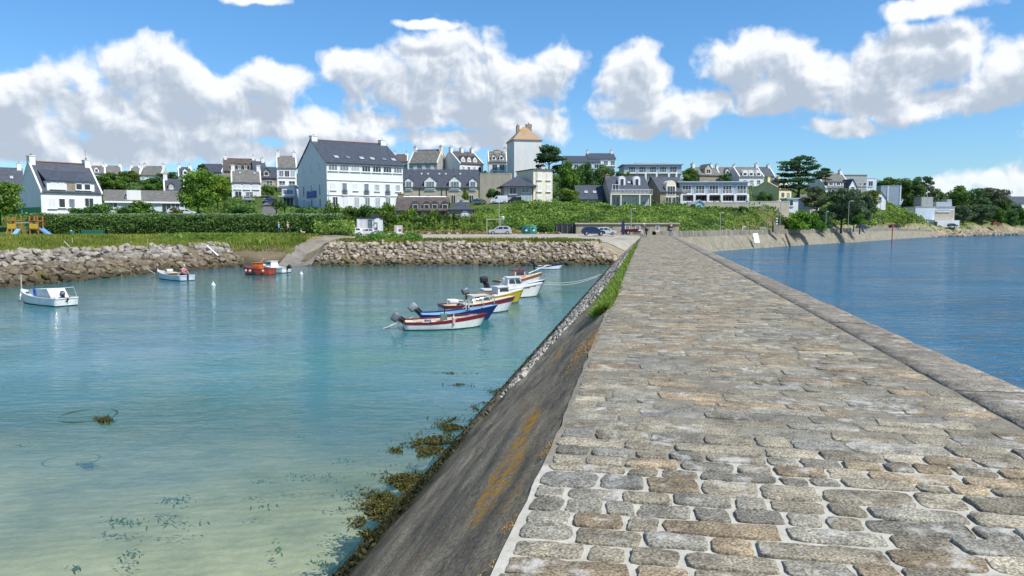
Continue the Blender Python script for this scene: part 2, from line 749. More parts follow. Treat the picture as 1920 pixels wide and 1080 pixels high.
wv.inputs['Distortion'].default_value = 7
wv.inputs['Detail'].default_value = 3
wv.inputs['Detail Scale'].default_value = 1.5
wmp = N('ShaderNodeMapping')
wmp.inputs['Rotation'].default_value = (0, 0, 1.35)
L(tcn.outputs['Object'], wmp.inputs[0])
L(wmp.outputs[0], wv.inputs['Vector'])
wr_ = N('ShaderNodeMapRange')
wr_.inputs['To Min'].default_value = 0.94
wr_.inputs['To Max'].default_value = 1.07
L(wv.outputs['Fac'], wr_.inputs['Value'])
mxx = N('ShaderNodeMix')
mxx.data_type = 'RGBA'
mxx.blend_type = 'MULTIPLY'
mxx.inputs[0].default_value = 1
L(mx.outputs[2], mxx.inputs[6])
L(wr_.outputs[0], mxx.inputs[7])
L(mxx.outputs[2], b.inputs['Base Color'])
nb = N('ShaderNodeBump')
nb.inputs['Distance'].default_value = 0.15
L(nz.outputs[0], nb.inputs['Height'])
L(nb.outputs[0], b.inputs['Normal'])
terrain = link('ground', np_mesh('ground', V, Fq, m, colr, True))
tag(terrain, kind='structure')


def drape(name, pts, m, dz=0.05, step=1.2):
    """a strip sheet laid on the ground; pts = [(left xy, right xy), ...]"""
    rows = []
    for (l0, r0), (l1, r1) in zip(pts[:-1], pts[1:]):
        l0, r0, l1, r1 = map(Vector, (l0, r0, l1, r1))
        n = max(2, int(max((l1 - l0).length, (r1 - r0).length) / step))
        for k in range(n + (0 if (l1, r1) != tuple(map(Vector, pts[-1])) else 1)):
            f = k / n
            rows.append((l0.lerp(l1, f), r0.lerp(r1, f)))
    nc = 8
    vs = []
    for a, c in rows:
        for k in range(nc):
            p = a.lerp(c, k / (nc - 1))
            vs.append((p.x, p.y, 0))
    A = np.array(vs)
    A[:, 2] = hgt(A[:, 0], A[:, 1]) + dz
    nr = len(rows)
    i2 = np.arange((nr - 1) * nc).reshape(nr - 1, nc)[:, :-1].ravel()
    return tag(link(name, np_mesh(name, A, np.stack([i2, i2 + 1, i2 + nc + 1, i2 + nc], 1), m)), kind='structure')


M_asph = mat('road surface', (0.36, 0.33, 0.27), 0.95, 0.12, 0.8, 0.01, 30)
M_road2 = mat('grey asphalt', (0.13, 0.13, 0.13), 0.9, 0.12, 1.2)
M_ramp = mat('slipway concrete', (0.21, 0.19, 0.16), 0.9, 0.18, 1.2, 0.02, 6)


def g2(px, Y):
    p = W(px, 440, Y)
    return (p.x, p.y)


drape('parking_area', [(g2(740, 93), g2(740, 113)), (g2(1000, 93), g2(1000, 121)), (g2(1210, 93), g2(1240, 121))], M_asph, .06)
drape('slipway', [((-25.4, 80.6), (-21.8, 81.0)), ((-24.6, 88), (-21.6, 88)), ((-24.0, 95), (-20.5, 95)), ((-27, 104), (-22, 108))], M_ramp, .07)
drape('road', [(g2(492, 150), g2(521, 150)), (g2(497, 200), g2(512, 200))], M_road2, .07)

# ------------------------------------------------------------------ water


def watermat(name, body, alg, near_t, far_t, y0, y1, bdist, sc1, stretch, rough):
    m, nt = nmat(name)
    N = nt.nodes.new
    L = nt.links.new
    out = N('ShaderNodeOutputMaterial')
    geo = N('ShaderNodeNewGeometry')
    mp = N('ShaderNodeMapping')
    mp.inputs['Scale'].default_value = (stretch, 1, 1)
    mp.inputs['Rotation'].default_value = (0, 0, R(12))
    L(geo.outputs['Position'], mp.inputs[0])
    n1 = N('ShaderNodeTexNoise')
    n1.inputs['Scale'].default_value = sc1
    n1.inputs['Detail'].default_value = 4
    n1.inputs['Roughness'].default_value = 0.55
    n1.inputs['Distortion'].default_value = 0.4
    L(mp.outputs[0], n1.inputs['Vector'])
    n2 = N('ShaderNodeTexNoise')
    n2.inputs['Scale'].default_value = sc1 * 0.13
    n2.inputs['Detail'].default_value = 3
    L(mp.outputs[0], n2.inputs['Vector'])
    # calmer and rougher patches
    amp = N('ShaderNodeMapRange')
    amp.inputs['From Min'].default_value = 0.35
    amp.inputs['From Max'].default_value = 0.65
    amp.inputs['To Min'].default_value = 0.45
    amp.inputs['To Max'].default_value = 1.2
    L(n2.outputs[0], amp.inputs['Value'])
    mu = N('ShaderNodeMath')
    mu.operation = 'MULTIPLY'
    L(n1.outputs[0], mu.inputs[0])
    L(amp.outputs[0], mu.inputs[1])
    bp = N('ShaderNodeBump')
    bp.inputs['Strength'].default_value = 1
    bp.inputs['Distance'].default_value = bdist
    L(mu.outputs[0], bp.inputs['Height'])
    fr = N('ShaderNodeFresnel')
    fr.inputs['IOR'].default_value = 1.33
    L(bp.outputs[0], fr.inputs['Normal'])
    gl = N('ShaderNodeBsdfGlossy')
    gl.inputs['Roughness'].default_value = rough
    L(bp.outputs[0], gl.inputs['Normal'])
    df = N('ShaderNodeBsdfDiffuse')
    sp = N('ShaderNodeSeparateXYZ')
    L(geo.outputs['Position'], sp.inputs[0])
    n3 = N('ShaderNodeTexNoise')
    n3.inputs['Scale'].default_value = 0.09
    n3.inputs['Detail'].default_value = 4
    L(geo.outputs['Position'], n3.inputs['Vector'])
    cm = N('ShaderNodeMix')
    cm.data_type = 'RGBA'
    cm.inputs[6].default_value = (*body, 1)
    cm.inputs[7].default_value = (*alg, 1)
    cr = N('ShaderNodeMapRange')
    cr.inputs['From Min'].default_value = 0.38
    cr.inputs['From Max'].default_value = 0.62
    L(n3.outputs[0], cr.inputs['Value'])
    L(cr.outputs[0], cm.inputs[0])
    L(cm.outputs[2], df.inputs[0])
    tr = N('ShaderNodeBsdfTransparent')
    tr.inputs[0].default_value = (0.84, 0.94, 0.92, 1)
    ya = N('ShaderNodeMath')
    ya.operation = 'MULTIPLY_ADD'
    L(n3.outputs[0], ya.inputs[0])
    ya.inputs[1].default_value = 16
    L(sp.outputs[1], ya.inputs[2])
    tb = N('ShaderNodeMapRange')
    tb.interpolation_type = 'SMOOTHSTEP'
    tb.inputs['From Min'].default_value = y0 + 8
    tb.inputs['From Max'].default_value = y1 + 8
    tb.inputs['To Min'].default_value = near_t
    tb.inputs['To Max'].default_value = far_t
    L(ya.outputs[0], tb.inputs['Value'])
    m1 = N('ShaderNodeMixShader')
    L(tb.outputs[0], m1.inputs[0])
    L(tr.outputs[0], m1.inputs[1])
    L(df.outputs[0], m1.inputs[2])
    m2 = N('ShaderNodeMixShader')
    L(fr.outputs[0], m2.inputs[0])
    L(m1.outputs[0], m2.inputs[1])
    L(gl.outputs[0], m2.inputs[2])
    L(m2.outputs[0], out.inputs[0])
    return m


M_harb = watermat('harbour water', (0.045, 0.195, 0.165), (0.055, 0.19, 0.25), 0.16, 0.88, 8, 25, 0.032, 3.4, 0.40, 0.02)
M_sea = watermat('sea water', (0.016, 0.10, 0.185), (0.024, 0.125, 0.22), 1.0, 1.0, 0, 1, 0.40, 1.5, 0.5, 0.06)


def sheet(name, pts, m):
    me = bpy.data.meshes.new(name)
    me.from_pydata([tuple(p) for p in pts], [], [tuple(range(len(pts)))])
    me.materials.append(m)
    return tag(link(name, me), kind='structure')


a = PP(-300, 1.2, 0)
c = PP(120, 1.2, 0)
sheet('water', [(-900, a.y, 0), a, c, (-900, c.y, 0)], M_harb)
sheet('sea', [a, (5000, a.y, 0), (5000, 6000, 0), (c.x, 6000, 0), c], M_sea)
# ------------------------------------------------------------------ pier
pier = empty('pier', PP(0, 1.2, 0), 0, 'long granite pier with cobbled top, paved coping and sloping harbour face', 'pier')
pier.location = (0, 0, 0)


def stone_mat():
    m, nt = nmat('granite setts')
    N = nt.nodes.new
    L = nt.links.new
    out = N('ShaderNodeOutputMaterial')
    b = N('ShaderNodeBsdfPrincipled')
    b.inputs['Roughness'].default_value = 0.85
    b.inputs['Specular IOR Level'].default_value = 0.25
    L(b.outputs[0], out.inputs[0])
    at = N('ShaderNodeAttribute')
    at.attribute_name = 'tint'
    tcn = N('ShaderNodeTexCoord')
    n1 = N('ShaderNodeTexNoise')
    n1.inputs['Scale'].default_value = 5
    n1.inputs['Detail'].default_value = 9
    n1.inputs['Roughness'].default_value = 0.72
    L(tcn.outputs['Object'], n1.inputs['Vector'])
    r1 = N('ShaderNodeValToRGB')
    r1.color_ramp.elements[0].position = 0.30
    r1.color_ramp.elements[0].color = (.40, .38, .36, 1)
    r1.color_ramp.elements[1].position = 0.70
    r1.color_ramp.elements[1].color = (1.5, 1.46, 1.36, 1)
    e = r1.color_ramp.elements.new(0.5)
    e.color = (.95, .93, .9, 1)
    L(n1.outputs[0], r1.inputs[0])
    mx = N('ShaderNodeMix')
    mx.data_type = 'RGBA'
    mx.blend_type = 'MULTIPLY'
    mx.inputs[0].default_value = 1
    L(at.outputs['Color'], mx.inputs[6])
    L(r1.outputs[0], mx.inputs[7])
    # crystals
    vo = N('ShaderNodeTexNoise')
    vo.inputs['Scale'].default_value = 75
    vo.inputs['Detail'].default_value = 2
    L(tcn.outputs['Object'], vo.inputs['Vector'])
    rv = N('ShaderNodeValToRGB')
    rv.color_ramp.elements[0].position = 0.35
    rv.color_ramp.elements[0].color = (.38, .38, .38, 1)
    rv.color_ramp.elements[1].position = 0.66
    rv.color_ramp.elements[1].color = (1.7, 1.68, 1.6, 1)
    L(vo.outputs[0], rv.inputs[0])
    m3 = N('ShaderNodeMix')
    m3.data_type = 'RGBA'
    m3.blend_type = 'MULTIPLY'
    m3.inputs[0].default_value = 0.8
    L(mx.outputs[2], m3.inputs[6])
    L(rv.outputs[0], m3.inputs[7])
    # pale lichen / lime patches
    n2 = N('ShaderNodeTexNoise')
    n2.inputs['Scale'].default_value = 3.6
    n2.inputs['Detail'].default_value = 9
    n2.inputs['Roughness'].default_value = 0.7
    L(tcn.outputs['Object'], n2.inputs['Vector'])
    r2 = N('ShaderNodeValToRGB')
    r2.color_ramp.elements[0].position = 0.56
    r2.color_ramp.elements[0].color = (0, 0, 0, 1)
    r2.color_ramp.elements[1].position = 0.68
    r2.color_ramp.elements[1].color = (.8, .8, .8, 1)
    L(n2.outputs[0], r2.inputs[0])
    m4 = N('ShaderNodeMix')
    m4.data_type = 'RGBA'
    L(r2.outputs[0], m4.inputs[0])
    L(m3.outputs[2], m4.inputs[6])
    m4.inputs[7].default_value = (.50, .49, .45, 1)
    L(m4.outputs[2], b.inputs['Base Color'])
    bp = N('ShaderNodeBump')
    bp.inputs['Strength'].default_value = 1
    bp.inputs['Distance'].default_value = 0.02
    ad = N('ShaderNodeMath')
    ad.operation = 'MULTIPLY_ADD'
    L(vo.outputs[0], ad.inputs[0])
    ad.inputs[1].default_value = 0.25
    n5 = N('ShaderNodeTexNoise')
    n5.inputs['Scale'].default_value = 16
    n5.inputs['Detail'].default_value = 6
    L(tcn.outputs['Object'], n5.inputs['Vector'])
    L(n5.outputs[0], ad.inputs[2])
    L(ad.outputs[0], bp.inputs['Height'])
    L(bp.outputs[0], b.inputs['Normal'])
    return m


M_stone = stone_mat()


def mortar_mat():
    m, nt = nmat('mortar')
    N = nt.nodes.new
    L = nt.links.new
    out = N('ShaderNodeOutputMaterial')
    b = N('ShaderNodeBsdfPrincipled')
    b.inputs['Roughness'].default_value = 0.95
    b.inputs['Specular IOR Level'].default_value = 0.15
    L(b.outputs[0], out.inputs[0])
    at = N('ShaderNodeAttribute')
    at.attribute_name = 'tint'
    tcn = N('ShaderNodeTexCoord')
    n1 = N('ShaderNodeTexNoise')
    n1.inputs['Scale'].default_value = 9
    n1.inputs['Detail'].default_value = 9
    n1.inputs['Roughness'].default_value = .7
    L(tcn.outputs['Object'], n1.inputs['Vector'])
    r1 = N('ShaderNodeValToRGB')
    r1.color_ramp.elements[0].position = 0.3
    r1.color_ramp.elements[0].color = (.7, .69, .66, 1)
    r1.color_ramp.elements[1].position = 0.7
    r1.color_ramp.elements[1].color = (1.1, 1.1, 1.1, 1)
    L(n1.outputs[0], r1.inputs[0])
    mx = N('ShaderNodeMix')
    mx.data_type = 'RGBA'
    mx.blend_type = 'MULTIPLY'
    mx.inputs[0].default_value = 1
    L(at.outputs['Color'], mx.inputs[6])
    L(r1.outputs[0], mx.inputs[7])
    L(mx.outputs[2], b.inputs['Base Color'])
    bp = N('ShaderNodeBump')
    bp.inputs['Strength'].default_value = 1
    bp.inputs['Distance'].default_value = 0.01
    L(n1.outputs[0], bp.inputs['Height'])
    L(bp.outputs[0], b.inputs['Normal'])
    return m


M_mortar = mortar_mat()
rs = random.Random(11)
S_END = 113.0
T_IN = 2.92
T_OUT = 3.62
# bed of mortar
sv = np.concatenate([np.arange(-15, 14, 0.12), np.arange(14, S_END + .5, 0.6)])
nt_ = 26
Vv, Tn = [], []
for s in sv:
    a0 = tl(s)
    for k in range(nt_):
        f = k / (nt_ - 1)
        t = a0 + (T_IN + .02 - a0) * f
        jit = 0.004 * mnoise.noise(Vector((s * 3, t * 3, 0)))
        if k == 0:
            t += 0.025 * mnoise.noise(Vector((s * 2.3, 0, 5)))
        p = PP(s, t, PTOP - 0.012 + jit)
        Vv.append(p)
        lim = 5.3 + (t - 1) * 0.35 + 0.5 * mnoise.noise(Vector((s * .5, t, 3)))
        if s < lim:
            Tn.append((.47, .45, .39))
        else:
            q_ = 0.20 + .06 * mnoise.noise(Vector((s * .3, t * .6, 9)))
            Tn.append((q_ * 1.08, q_ * 1.0, q_ * .80))
i2 = np.arange((len(sv) - 1) * nt_).reshape(len(sv) - 1, nt_)[:, :-1].ravel()
link('mortar_bed', np_mesh('mortar_bed', Vv, np.stack([i2, i2 + 1, i2 + nt_ + 1, i2 + nt_], 1), M_mortar, Tn, True), pier)

# setts
mb = MB()


def sett(s0, s1, t0, t1, nb, rings, tint, hz, gap):
    cs, ct = (s0 + s1) / 2, (t0 + t1) / 2
    a, bq = (t1 - t0) / 2 - gap, (s1 - s0) / 2 - gap
    if a < .03 or bq < .03:
        return
    seed = Vector((cs * 7.3, ct * 5.1, 2))
    base = []
    rad = min(a, bq) * rs.uniform(.22, .52)
    skew = rs.uniform(-.025, .025)
    for k in range(nb):
        an = 2 * math.pi * (k + .5) / nb
        cx, sx = math.cos(an), math.sin(an)
        # rounded rectangle
        m_ = max(abs(cx) / a, abs(sx) / bq)
        x, y = cx / m_, sx / m_
        qx = max(abs(x) - (a - rad), 0)
        qy = max(abs(y) - (bq - rad), 0)
        l_ = math.hypot(qx, qy)
        if l_ > rad and l_ > 0:
            x = math.copysign((a - rad) + qx * rad / l_, x) if qx > 0 else x
            y = math.copysign((bq - rad) + qy * rad / l_, y) if qy > 0 else y
        w = 1 + .09 * mnoise.noise(seed + Vector((cx * 1.8, sx * 1.8, 0))) + .035 * mnoise.noise(seed + Vector((cx * 6, sx * 6, 4)))
        base.append((x * w + y * skew * 4, y * w))
    o = len(mb.v)
    lv = {3: ((1.0, -.03), (.985, .45), (.955, .88), (.90, 1.0)), 2: ((1.0, -.03), (.96, .8), (.88, 1.0))}[rings]
    tilt_s, tilt_t = rs.uniform(-.03, .03), rs.uniform(-.02, .02)
    for sc_, zf in lv:
        for x, y in base:
            z = PTOP - .014 + hz * zf if zf > 0 else PTOP - .03
            if zf > .5:
                z += .010 * mnoise.noise(Vector((cs * 3 + x * 8, ct * 3 + y * 8, 4))) + y * tilt_s + x * tilt_t
            shx = min(a, bq)
            # shrink by distance, not by proportion
            l_ = math.hypot(x, y) + 1e-6
            k_ = 1 - (1 - sc_) * shx / l_ * 1.15
            p = PP(cs + y * k_, ct + x * k_, z)
            mb.v.append(tuple(p))
            mb.t.append(tint)
    for r_ in range(len(lv) - 1):
        for k in range(nb):
            k2 = (k + 1) % nb
            mb.f.append((o + r_ * nb + k, o + r_ * nb + k2, o + (r_ + 1) * nb + k2, o + (r_ + 1) * nb + k))
    mb.f.append(tuple(o + (len(lv) - 1) * nb + k for k in range(nb)))


s = 1.2
while s < S_END - .3:
    ds = rs.choice([.16, .18, .2, .22, .25, .30] if s > 6 else [.16, .17, .19, .2, .22, .28])
    if s > 30:
        ds *= 1.25
    t = tl(s) + rs.uniform(.015, .05)
    near = s < 5.6 + rs.uniform(-.3, .4)
    while t < T_IN - .12:
        w = rs.uniform(.24, .50) if rs.random() < (.72 if near else .5) else rs.uniform(.5, .85)
        if ds < .22:
            w *= .75
        if T_IN - (t + w) < .22:
            w = T_IN - t
        base = rs.uniform(.14, .27) if near else rs.uniform(.16, .245)
        hue = rs.random()
        if hue < .30:
            tn = (base * 1.03, base * .99, base * .84)
        elif hue < .74:
            tn = (base * 1.10, base * 1.0, base * .78)
        elif hue < .94:
            tn = (base * 1.20, base * .98, base * .68)
        else:
            tn = (base * .98, base * .97, base * .88)
        if rs.random() < .03:
            tn = tuple(min(.5, c * 1.35) for c in tn)
        gap = rs.uniform(.009, .016) if near else rs.uniform(.003, .008)
        hz = rs.uniform(.012, .021) if near else rs.uniform(.003, .011)
        nb, rg = (34, 3) if s < 9 else ((14, 2) if s < 35 else (10, 2))
        wob = rs.uniform(-.012, .012)
        sett(s + wob, s + ds + wob, t, t + w, nb, rg, tn, hz, gap)
        t += w
    s += ds
me = mb.mesh('cobbled_paving', M_stone, True)
link('cobbled_paving', me, pier)

# coping along the sea edge : long slabs
mb = MB()
s = -15.0
while s < S_END:
    ln = rs.uniform(1.1, 2.2)
    base = rs.uniform(.165, .21)
    tn = (base * 1.08, base * .98, base * .82)
    h0 = PTOP + .012 + rs.uniform(-.006, .008)
    out_j = rs.uniform(-.02, .02)
    nn = 8
    ts = [T_IN + .008, T_IN + .03, T_IN + .25, T_IN + .5, T_OUT - .07 + out_j, T_OUT - .02 + out_j, T_OUT + out_j, T_OUT + out_j]
    zs = [-.05, .002, .004, .0, 0.0, -.02, -.06, -.42]
    o = len(mb.v)
    ks = 9
    for k in range(ks):
        f = k / (ks - 1)
        ss = s + .006 + (ln - .012) * f
        for t_, z_ in zip(ts, zs):
            q_ = PP(ss, t_ + .018 * mnoise.noise(Vector((ss * 2, t_, 1))), h0 + z_ + .008 * mnoise.noise(Vector((ss * 2.5, t_ * 4, 7))) - (.02 if k in (0, ks - 1) else 0))
            mb.v.append(tuple(q_))
            mb.t.append(tn)
    for k in range(ks - 1):
        for j in range(nn - 1):
            mb.f.append((o + k * nn + j, o + k * nn + j + 1, o + (k + 1) * nn + j + 1, o + (k + 1) * nn + j))
    s += ln
link('coping', mb.mesh('coping', M_stone, True), pier)
# sea wall face (vertical) and body
M_wallc = mat('old pier masonry', (0.24, 0.21, 0.17), 0.9, 0.2, 1.4, 0.03, 5, stain=.4)
mb = MB()
fs = []
for i, s in enumerate(np.arange(-15, S_END + 1, 2.0)):
    for z in (PTOP - .1, 1.2, -.6, -3.2):
        mb.v.append(tuple(PP(s, T_OUT - .06 + (PTOP - z) * .04, z)))
n_ = len(np.arange(-15, S_END + 1, 2.0))
for i in range(n_ - 1):
    for j in range(3):
        mb.f.append((i * 4 + j, i * 4 + j + 1, i * 4 + 4 + j + 1, i * 4 + 4 + j))
mb.build('sea_face', M_wallc, pier)


# harbour-side sloping face
def slope_mat():
    m, nt = nmat('pier slope')
    N = nt.nodes.new
    L = nt.links.new
    out = N('ShaderNodeOutputMaterial')
    b = N('ShaderNodeBsdfPrincipled')
    b.inputs['Roughness'].default_value = 0.88
    b.inputs['Specular IOR Level'].default_value = 0.2
    L(b.outputs[0], out.inputs[0])
    tcn = N('ShaderNodeTexCoord')
    mp = N('ShaderNodeMapping')          # long streaks follow the pier
    mp.inputs['Rotation'].default_value = (0, 0, PA)
    L(tcn.outputs['Object'], mp.inputs[0])
    mp2 = N('ShaderNodeMapping')
    mp2.inputs['Scale'].default_value = (3.2, .45, 2.0)
    L(mp.outputs[0], mp2.inputs[0])

    def noise(vec, sc_, det, ro=.65):
        n = N('ShaderNodeTexNoise')
        n.inputs['Scale'].default_value = sc_
        n.inputs['Detail'].default_value = det
        n.inputs['Roughness'].default_value = ro
        L(vec, n.inputs['Vector'])
        return n.outputs[0]

    def ramp(v, stops):
        r = N('ShaderNodeValToRGB')
        els = r.color_ramp.elements
        els[0].position, els[0].color = stops[0][0], (*stops[0][1], 1)
        els[1].position, els[1].color = stops[-1][0], (*stops[-1][1], 1)
        for p_, c_ in stops[1:-1]:
            e = els.new(p_)
            e.color = (*c_, 1)
        L(v, r.inputs[0])
        return r.outputs[0]

    def mix(f, a_, b_, mode='MIX'):
        x = N('ShaderNodeMix')
        x.data_type = 'RGBA'
        x.blend_type = mode
        if isinstance(f, float):
            x.inputs[0].default_value = f
        else:
            L(f, x.inputs[0])
        for i_, q_ in ((6, a_), (7, b_)):
            if isinstance(q_, tuple):
                x.inputs[i_].default_value = (*q_, 1)
            else:
                L(q_, x.inputs[i_])
        return x.outputs[2]

    def mth(op, a_, b_=None, c_=None, clamp=False):
        n = N('ShaderNodeMath')
        n.operation = op
        n.use_clamp = clamp
        for i_, q_ in enumerate((a_, b_, c_)):
            if q_ is None:
                continue
            if isinstance(q_, (int, float)):
                n.inputs[i_].default_value = q_
            else:
                L(q_, n.inputs[i_])
        return n.outputs[0]
    st = noise(mp2.outputs[0], 1.2, 8, .6)
    fine = noise(tcn.outputs['Object'], 38, 6, .8)
    col = ramp(st, [(.30, (.085, .078, .066)), (.46, (.17, .148, .112)), (.60, (.26, .225, .165)), (.75, (.36, .32, .26))])
    col = mix(.9, col, ramp(fine, [(.38, (.28, .28, .28)), (.5, (.9, .9, .88)), (.62, (1.9, 1.85, 1.7))]), 'MULTIPLY')
    big = noise(tcn.outputs['Object'], 2.3, 8, .7)
    col = mix(.6, col, ramp(big, [(.35, (.6, .6, .62)), (.65, (1.35, 1.3, 1.2))]), 'MULTIPLY')
    # orange lichen : upper band, streaked
    gz = N('ShaderNodeSeparateXYZ')
    L(tcn.outputs['Object'], gz.inputs[0])
    z_ = gz.outputs[2]
    ln = noise(mp2.outputs[0], 0.55, 3, .5)
    ln2 = noise(tcn.outputs['Object'], 7, 6, .7)
    band = mth('MULTIPLY', mth('SMOOTH_MIN', mth('MULTIPLY_ADD', z_, 1.8, -2.9, True), mth('MULTIPLY_ADD', z_, -6, 17.6, True), .1), 1.0)
    lm = mth('MULTIPLY', band, mth('MULTIPLY', mth('MULTIPLY_ADD', ln, 12, -6.9, True), mth('MULTIPLY_ADD', ln2, 8, -3.5, True)))
    col = mix(lm, col, mix(ln2, (.34, .13, .008), (.50, .27, .02)))
    # dark algae towards the water line
    al = mth('ADD', mth('MULTIPLY_ADD', z_, -1.5, 1.5), mth('MULTIPLY_ADD', big, 2.4, -1.2), None, True)
    col = mix(al, col, mix(fine, (.012, .012, .006), (.06, .055, .02)))
    L(col, b.inputs['Base Color'])
    bp = N('ShaderNodeBump')
    bp.inputs['Strength'].default_value = 1
    bp.inputs['Distance'].default_value = .035
    L(mth('MULTIPLY_ADD', fine, .5, mth('MULTIPLY_ADD', st, .8, big)), bp.inputs['Height'])
    L(bp.outputs[0], b.inputs['Normal'])
    return m


M_slope = slope_mat()
SLW = 3.12   # horizontal run of the slope


def slope_pt(s, f, bump=0.0):
    """f: 0 at the top edge, 1 at the water line"""
    t = tl(s) - f * (SLW + (tl(s) + .69) * 1)
    z = PTOP - .02 - f * (PTOP - .02)
    p = PP(s, t, z)
    if bump:
        nrm = (PP(0, -1, 0) + Vector((0, 0, 1))).normalized()
        p += nrm * bump
    return p


mb = MB()
sv = np.concatenate([np.arange(-15, 20, .22), np.arange(20, 100, .7)])
fv = np.linspace(0, 1.35, 34)
for s in sv:
    for f in fv:
        bu = .05 * mnoise.noise(Vector((s * .8, f * 3, 0))) + .03 * mnoise.noise(Vector((s * 3, f * 9, 3)))
        if s > 11:
            bu += .05 * mnoise.noise(Vector((s * 2, f * 8, 6)))
        bu *= min(1, f * 8)
        mb.v.append(tuple(slope_pt(s, f, bu)))
nf = len(fv)
i2 = np.arange((len(sv) - 1) * nf).reshape(len(sv) - 1, nf)[:, :-1].ravel()
link('harbour_slope', np_mesh('harbour_slope', mb.v, np.stack([i2, i2 + 1, i2 + nf + 1, i2 + nf], 1), M_slope, None, True), pier)

# rough pitched stones on the farther part of the slope
M_pitch = mat('pale pitching stone', (0.40, 0.38, 0.34), 0.9, 0.3, 3.0, 0.02, 14, tint=True)
rs = random.Random(5)
mb = MB()
for k in range(7500):
    s = 14.0 + 80 * (rs.random() ** 1.35)
    lo = float(np.interp(s, [14, 19, 26, 40], [.86, .6, .3, .22]))
    lo -= .1 * mnoise.noise(Vector((s * .6, 1, 1)))
    f = rs.uniform(lo, .93)
    if s < 17 and rs.random() < (17 - s) / 3.2:
        continue
    zz_ = 1 - f
    sz = rs.uniform(.06, .15) * (1 if s < 40 else 1.6)
    if f > .80:
        tn = rs.uniform(.12, .3)
        tnc = (tn, tn * .95, tn * .7)
    else:
        tn = rs.uniform(.3, 1.35)
        tnc = (tn, tn, tn * .98)
    c_ = slope_pt(s, f, .01)
    u = (PP(1, 0, 0)).normalized()
    v = (slope_pt(s, f + .1) - slope_pt(s, f)).normalized()
    n_ = u.cross(v)
    if n_.z < 0:
        n_ = -n_
    nb = 6
    base, top = [], []
    ra, rb, ph = sz * rs.uniform(.9, 1.7), sz * rs.uniform(.5, .8), rs.uniform(-.4, .4)
    hh = rs.uniform(.02, .07)
    for q_ in range(nb):
        an = 2 * math.pi * q_ / nb + rs.uniform(-.25, .25)
        x, y = math.cos(an) * ra, math.sin(an) * rb
        x, y = x * math.cos(ph) - y * math.sin(ph), x * math.sin(ph) + y * math.cos(ph)
        base.append(c_ + u * x + v * y - n_ * .05)
        top.append(c_ + u * x * .72 + v * y * .7 + n_ * (hh + rs.uniform(-.025, .025)))
    mb.add(base + top, [(i, (i + 1) % nb, nb + (i + 1) % nb, nb + i) for i in range(nb)] + [tuple(range(nb, 2 * nb))], tnc)
link('stone_pitching', mb.mesh('stone_pitching', M_pitch), pier)

# ------------------------------------------------------------------ leaf clouds


def leaves(C, size, rng, normals=None, jitter=.6, aspect=1.6, tint=None):
    """C: (n,3) centres -> one quad each. returns V,F,T"""
    n = len(C)
    nr = rng.normal(size=(n, 3))
    if normals is not None:
        nr = nr * jitter + normals
    nr /= np.linalg.norm(nr, axis=1, keepdims=True) + 1e-9
    a_ = rng.normal(size=(n, 3))
    u = np.cross(nr, a_)
    u /= np.linalg.norm(u, axis=1, keepdims=True) + 1e-9
    v = np.cross(nr, u)
    s_ = (size * rng.uniform(.6, 1.35, n))[:, None]
    u = u * s_ * .5 * aspect
    v = v * s_ * .5
    P_ = np.stack([C - u, C + v * .9, C + u, C - v * .9], 1).reshape(-1, 3)
    F_ = np.arange(4 * n).reshape(n, 4)
    T_ = rng.uniform(0, 1, n) if tint is None else tint
    return P_, F_, np.repeat(T_, 4)


def blob_points(blobs, n, rng, lo=.55):
    """points near the surfaces of ellipsoid blobs (x,y,z,rx,ry,rz)"""
    vol = np.array([b[3] * b[4] + b[4] * b[5] + b[3] * b[5] for b in blobs])
    idx = rng.choice(len(blobs), n, p=vol / vol.sum())
    B = np.array(blobs)[idx]
    d = rng.normal(size=(n, 3))
    d /= np.linalg.norm(d, axis=1, keepdims=True)
    r_ = rng.uniform(lo ** 2, 1.08 ** 2, n) ** .5
    C = B[:, :3] + d * B[:, 3:6] * r_[:, None]
    # clumpiness
    return C, d


def clump_tint(C, sc_, rng):
    t = np.array([mnoise.noise(Vector(c) * sc_) for c in C])
    return np.clip(.5 + t * .9 + rng.normal(0, .14, len(C)), 0, 1)


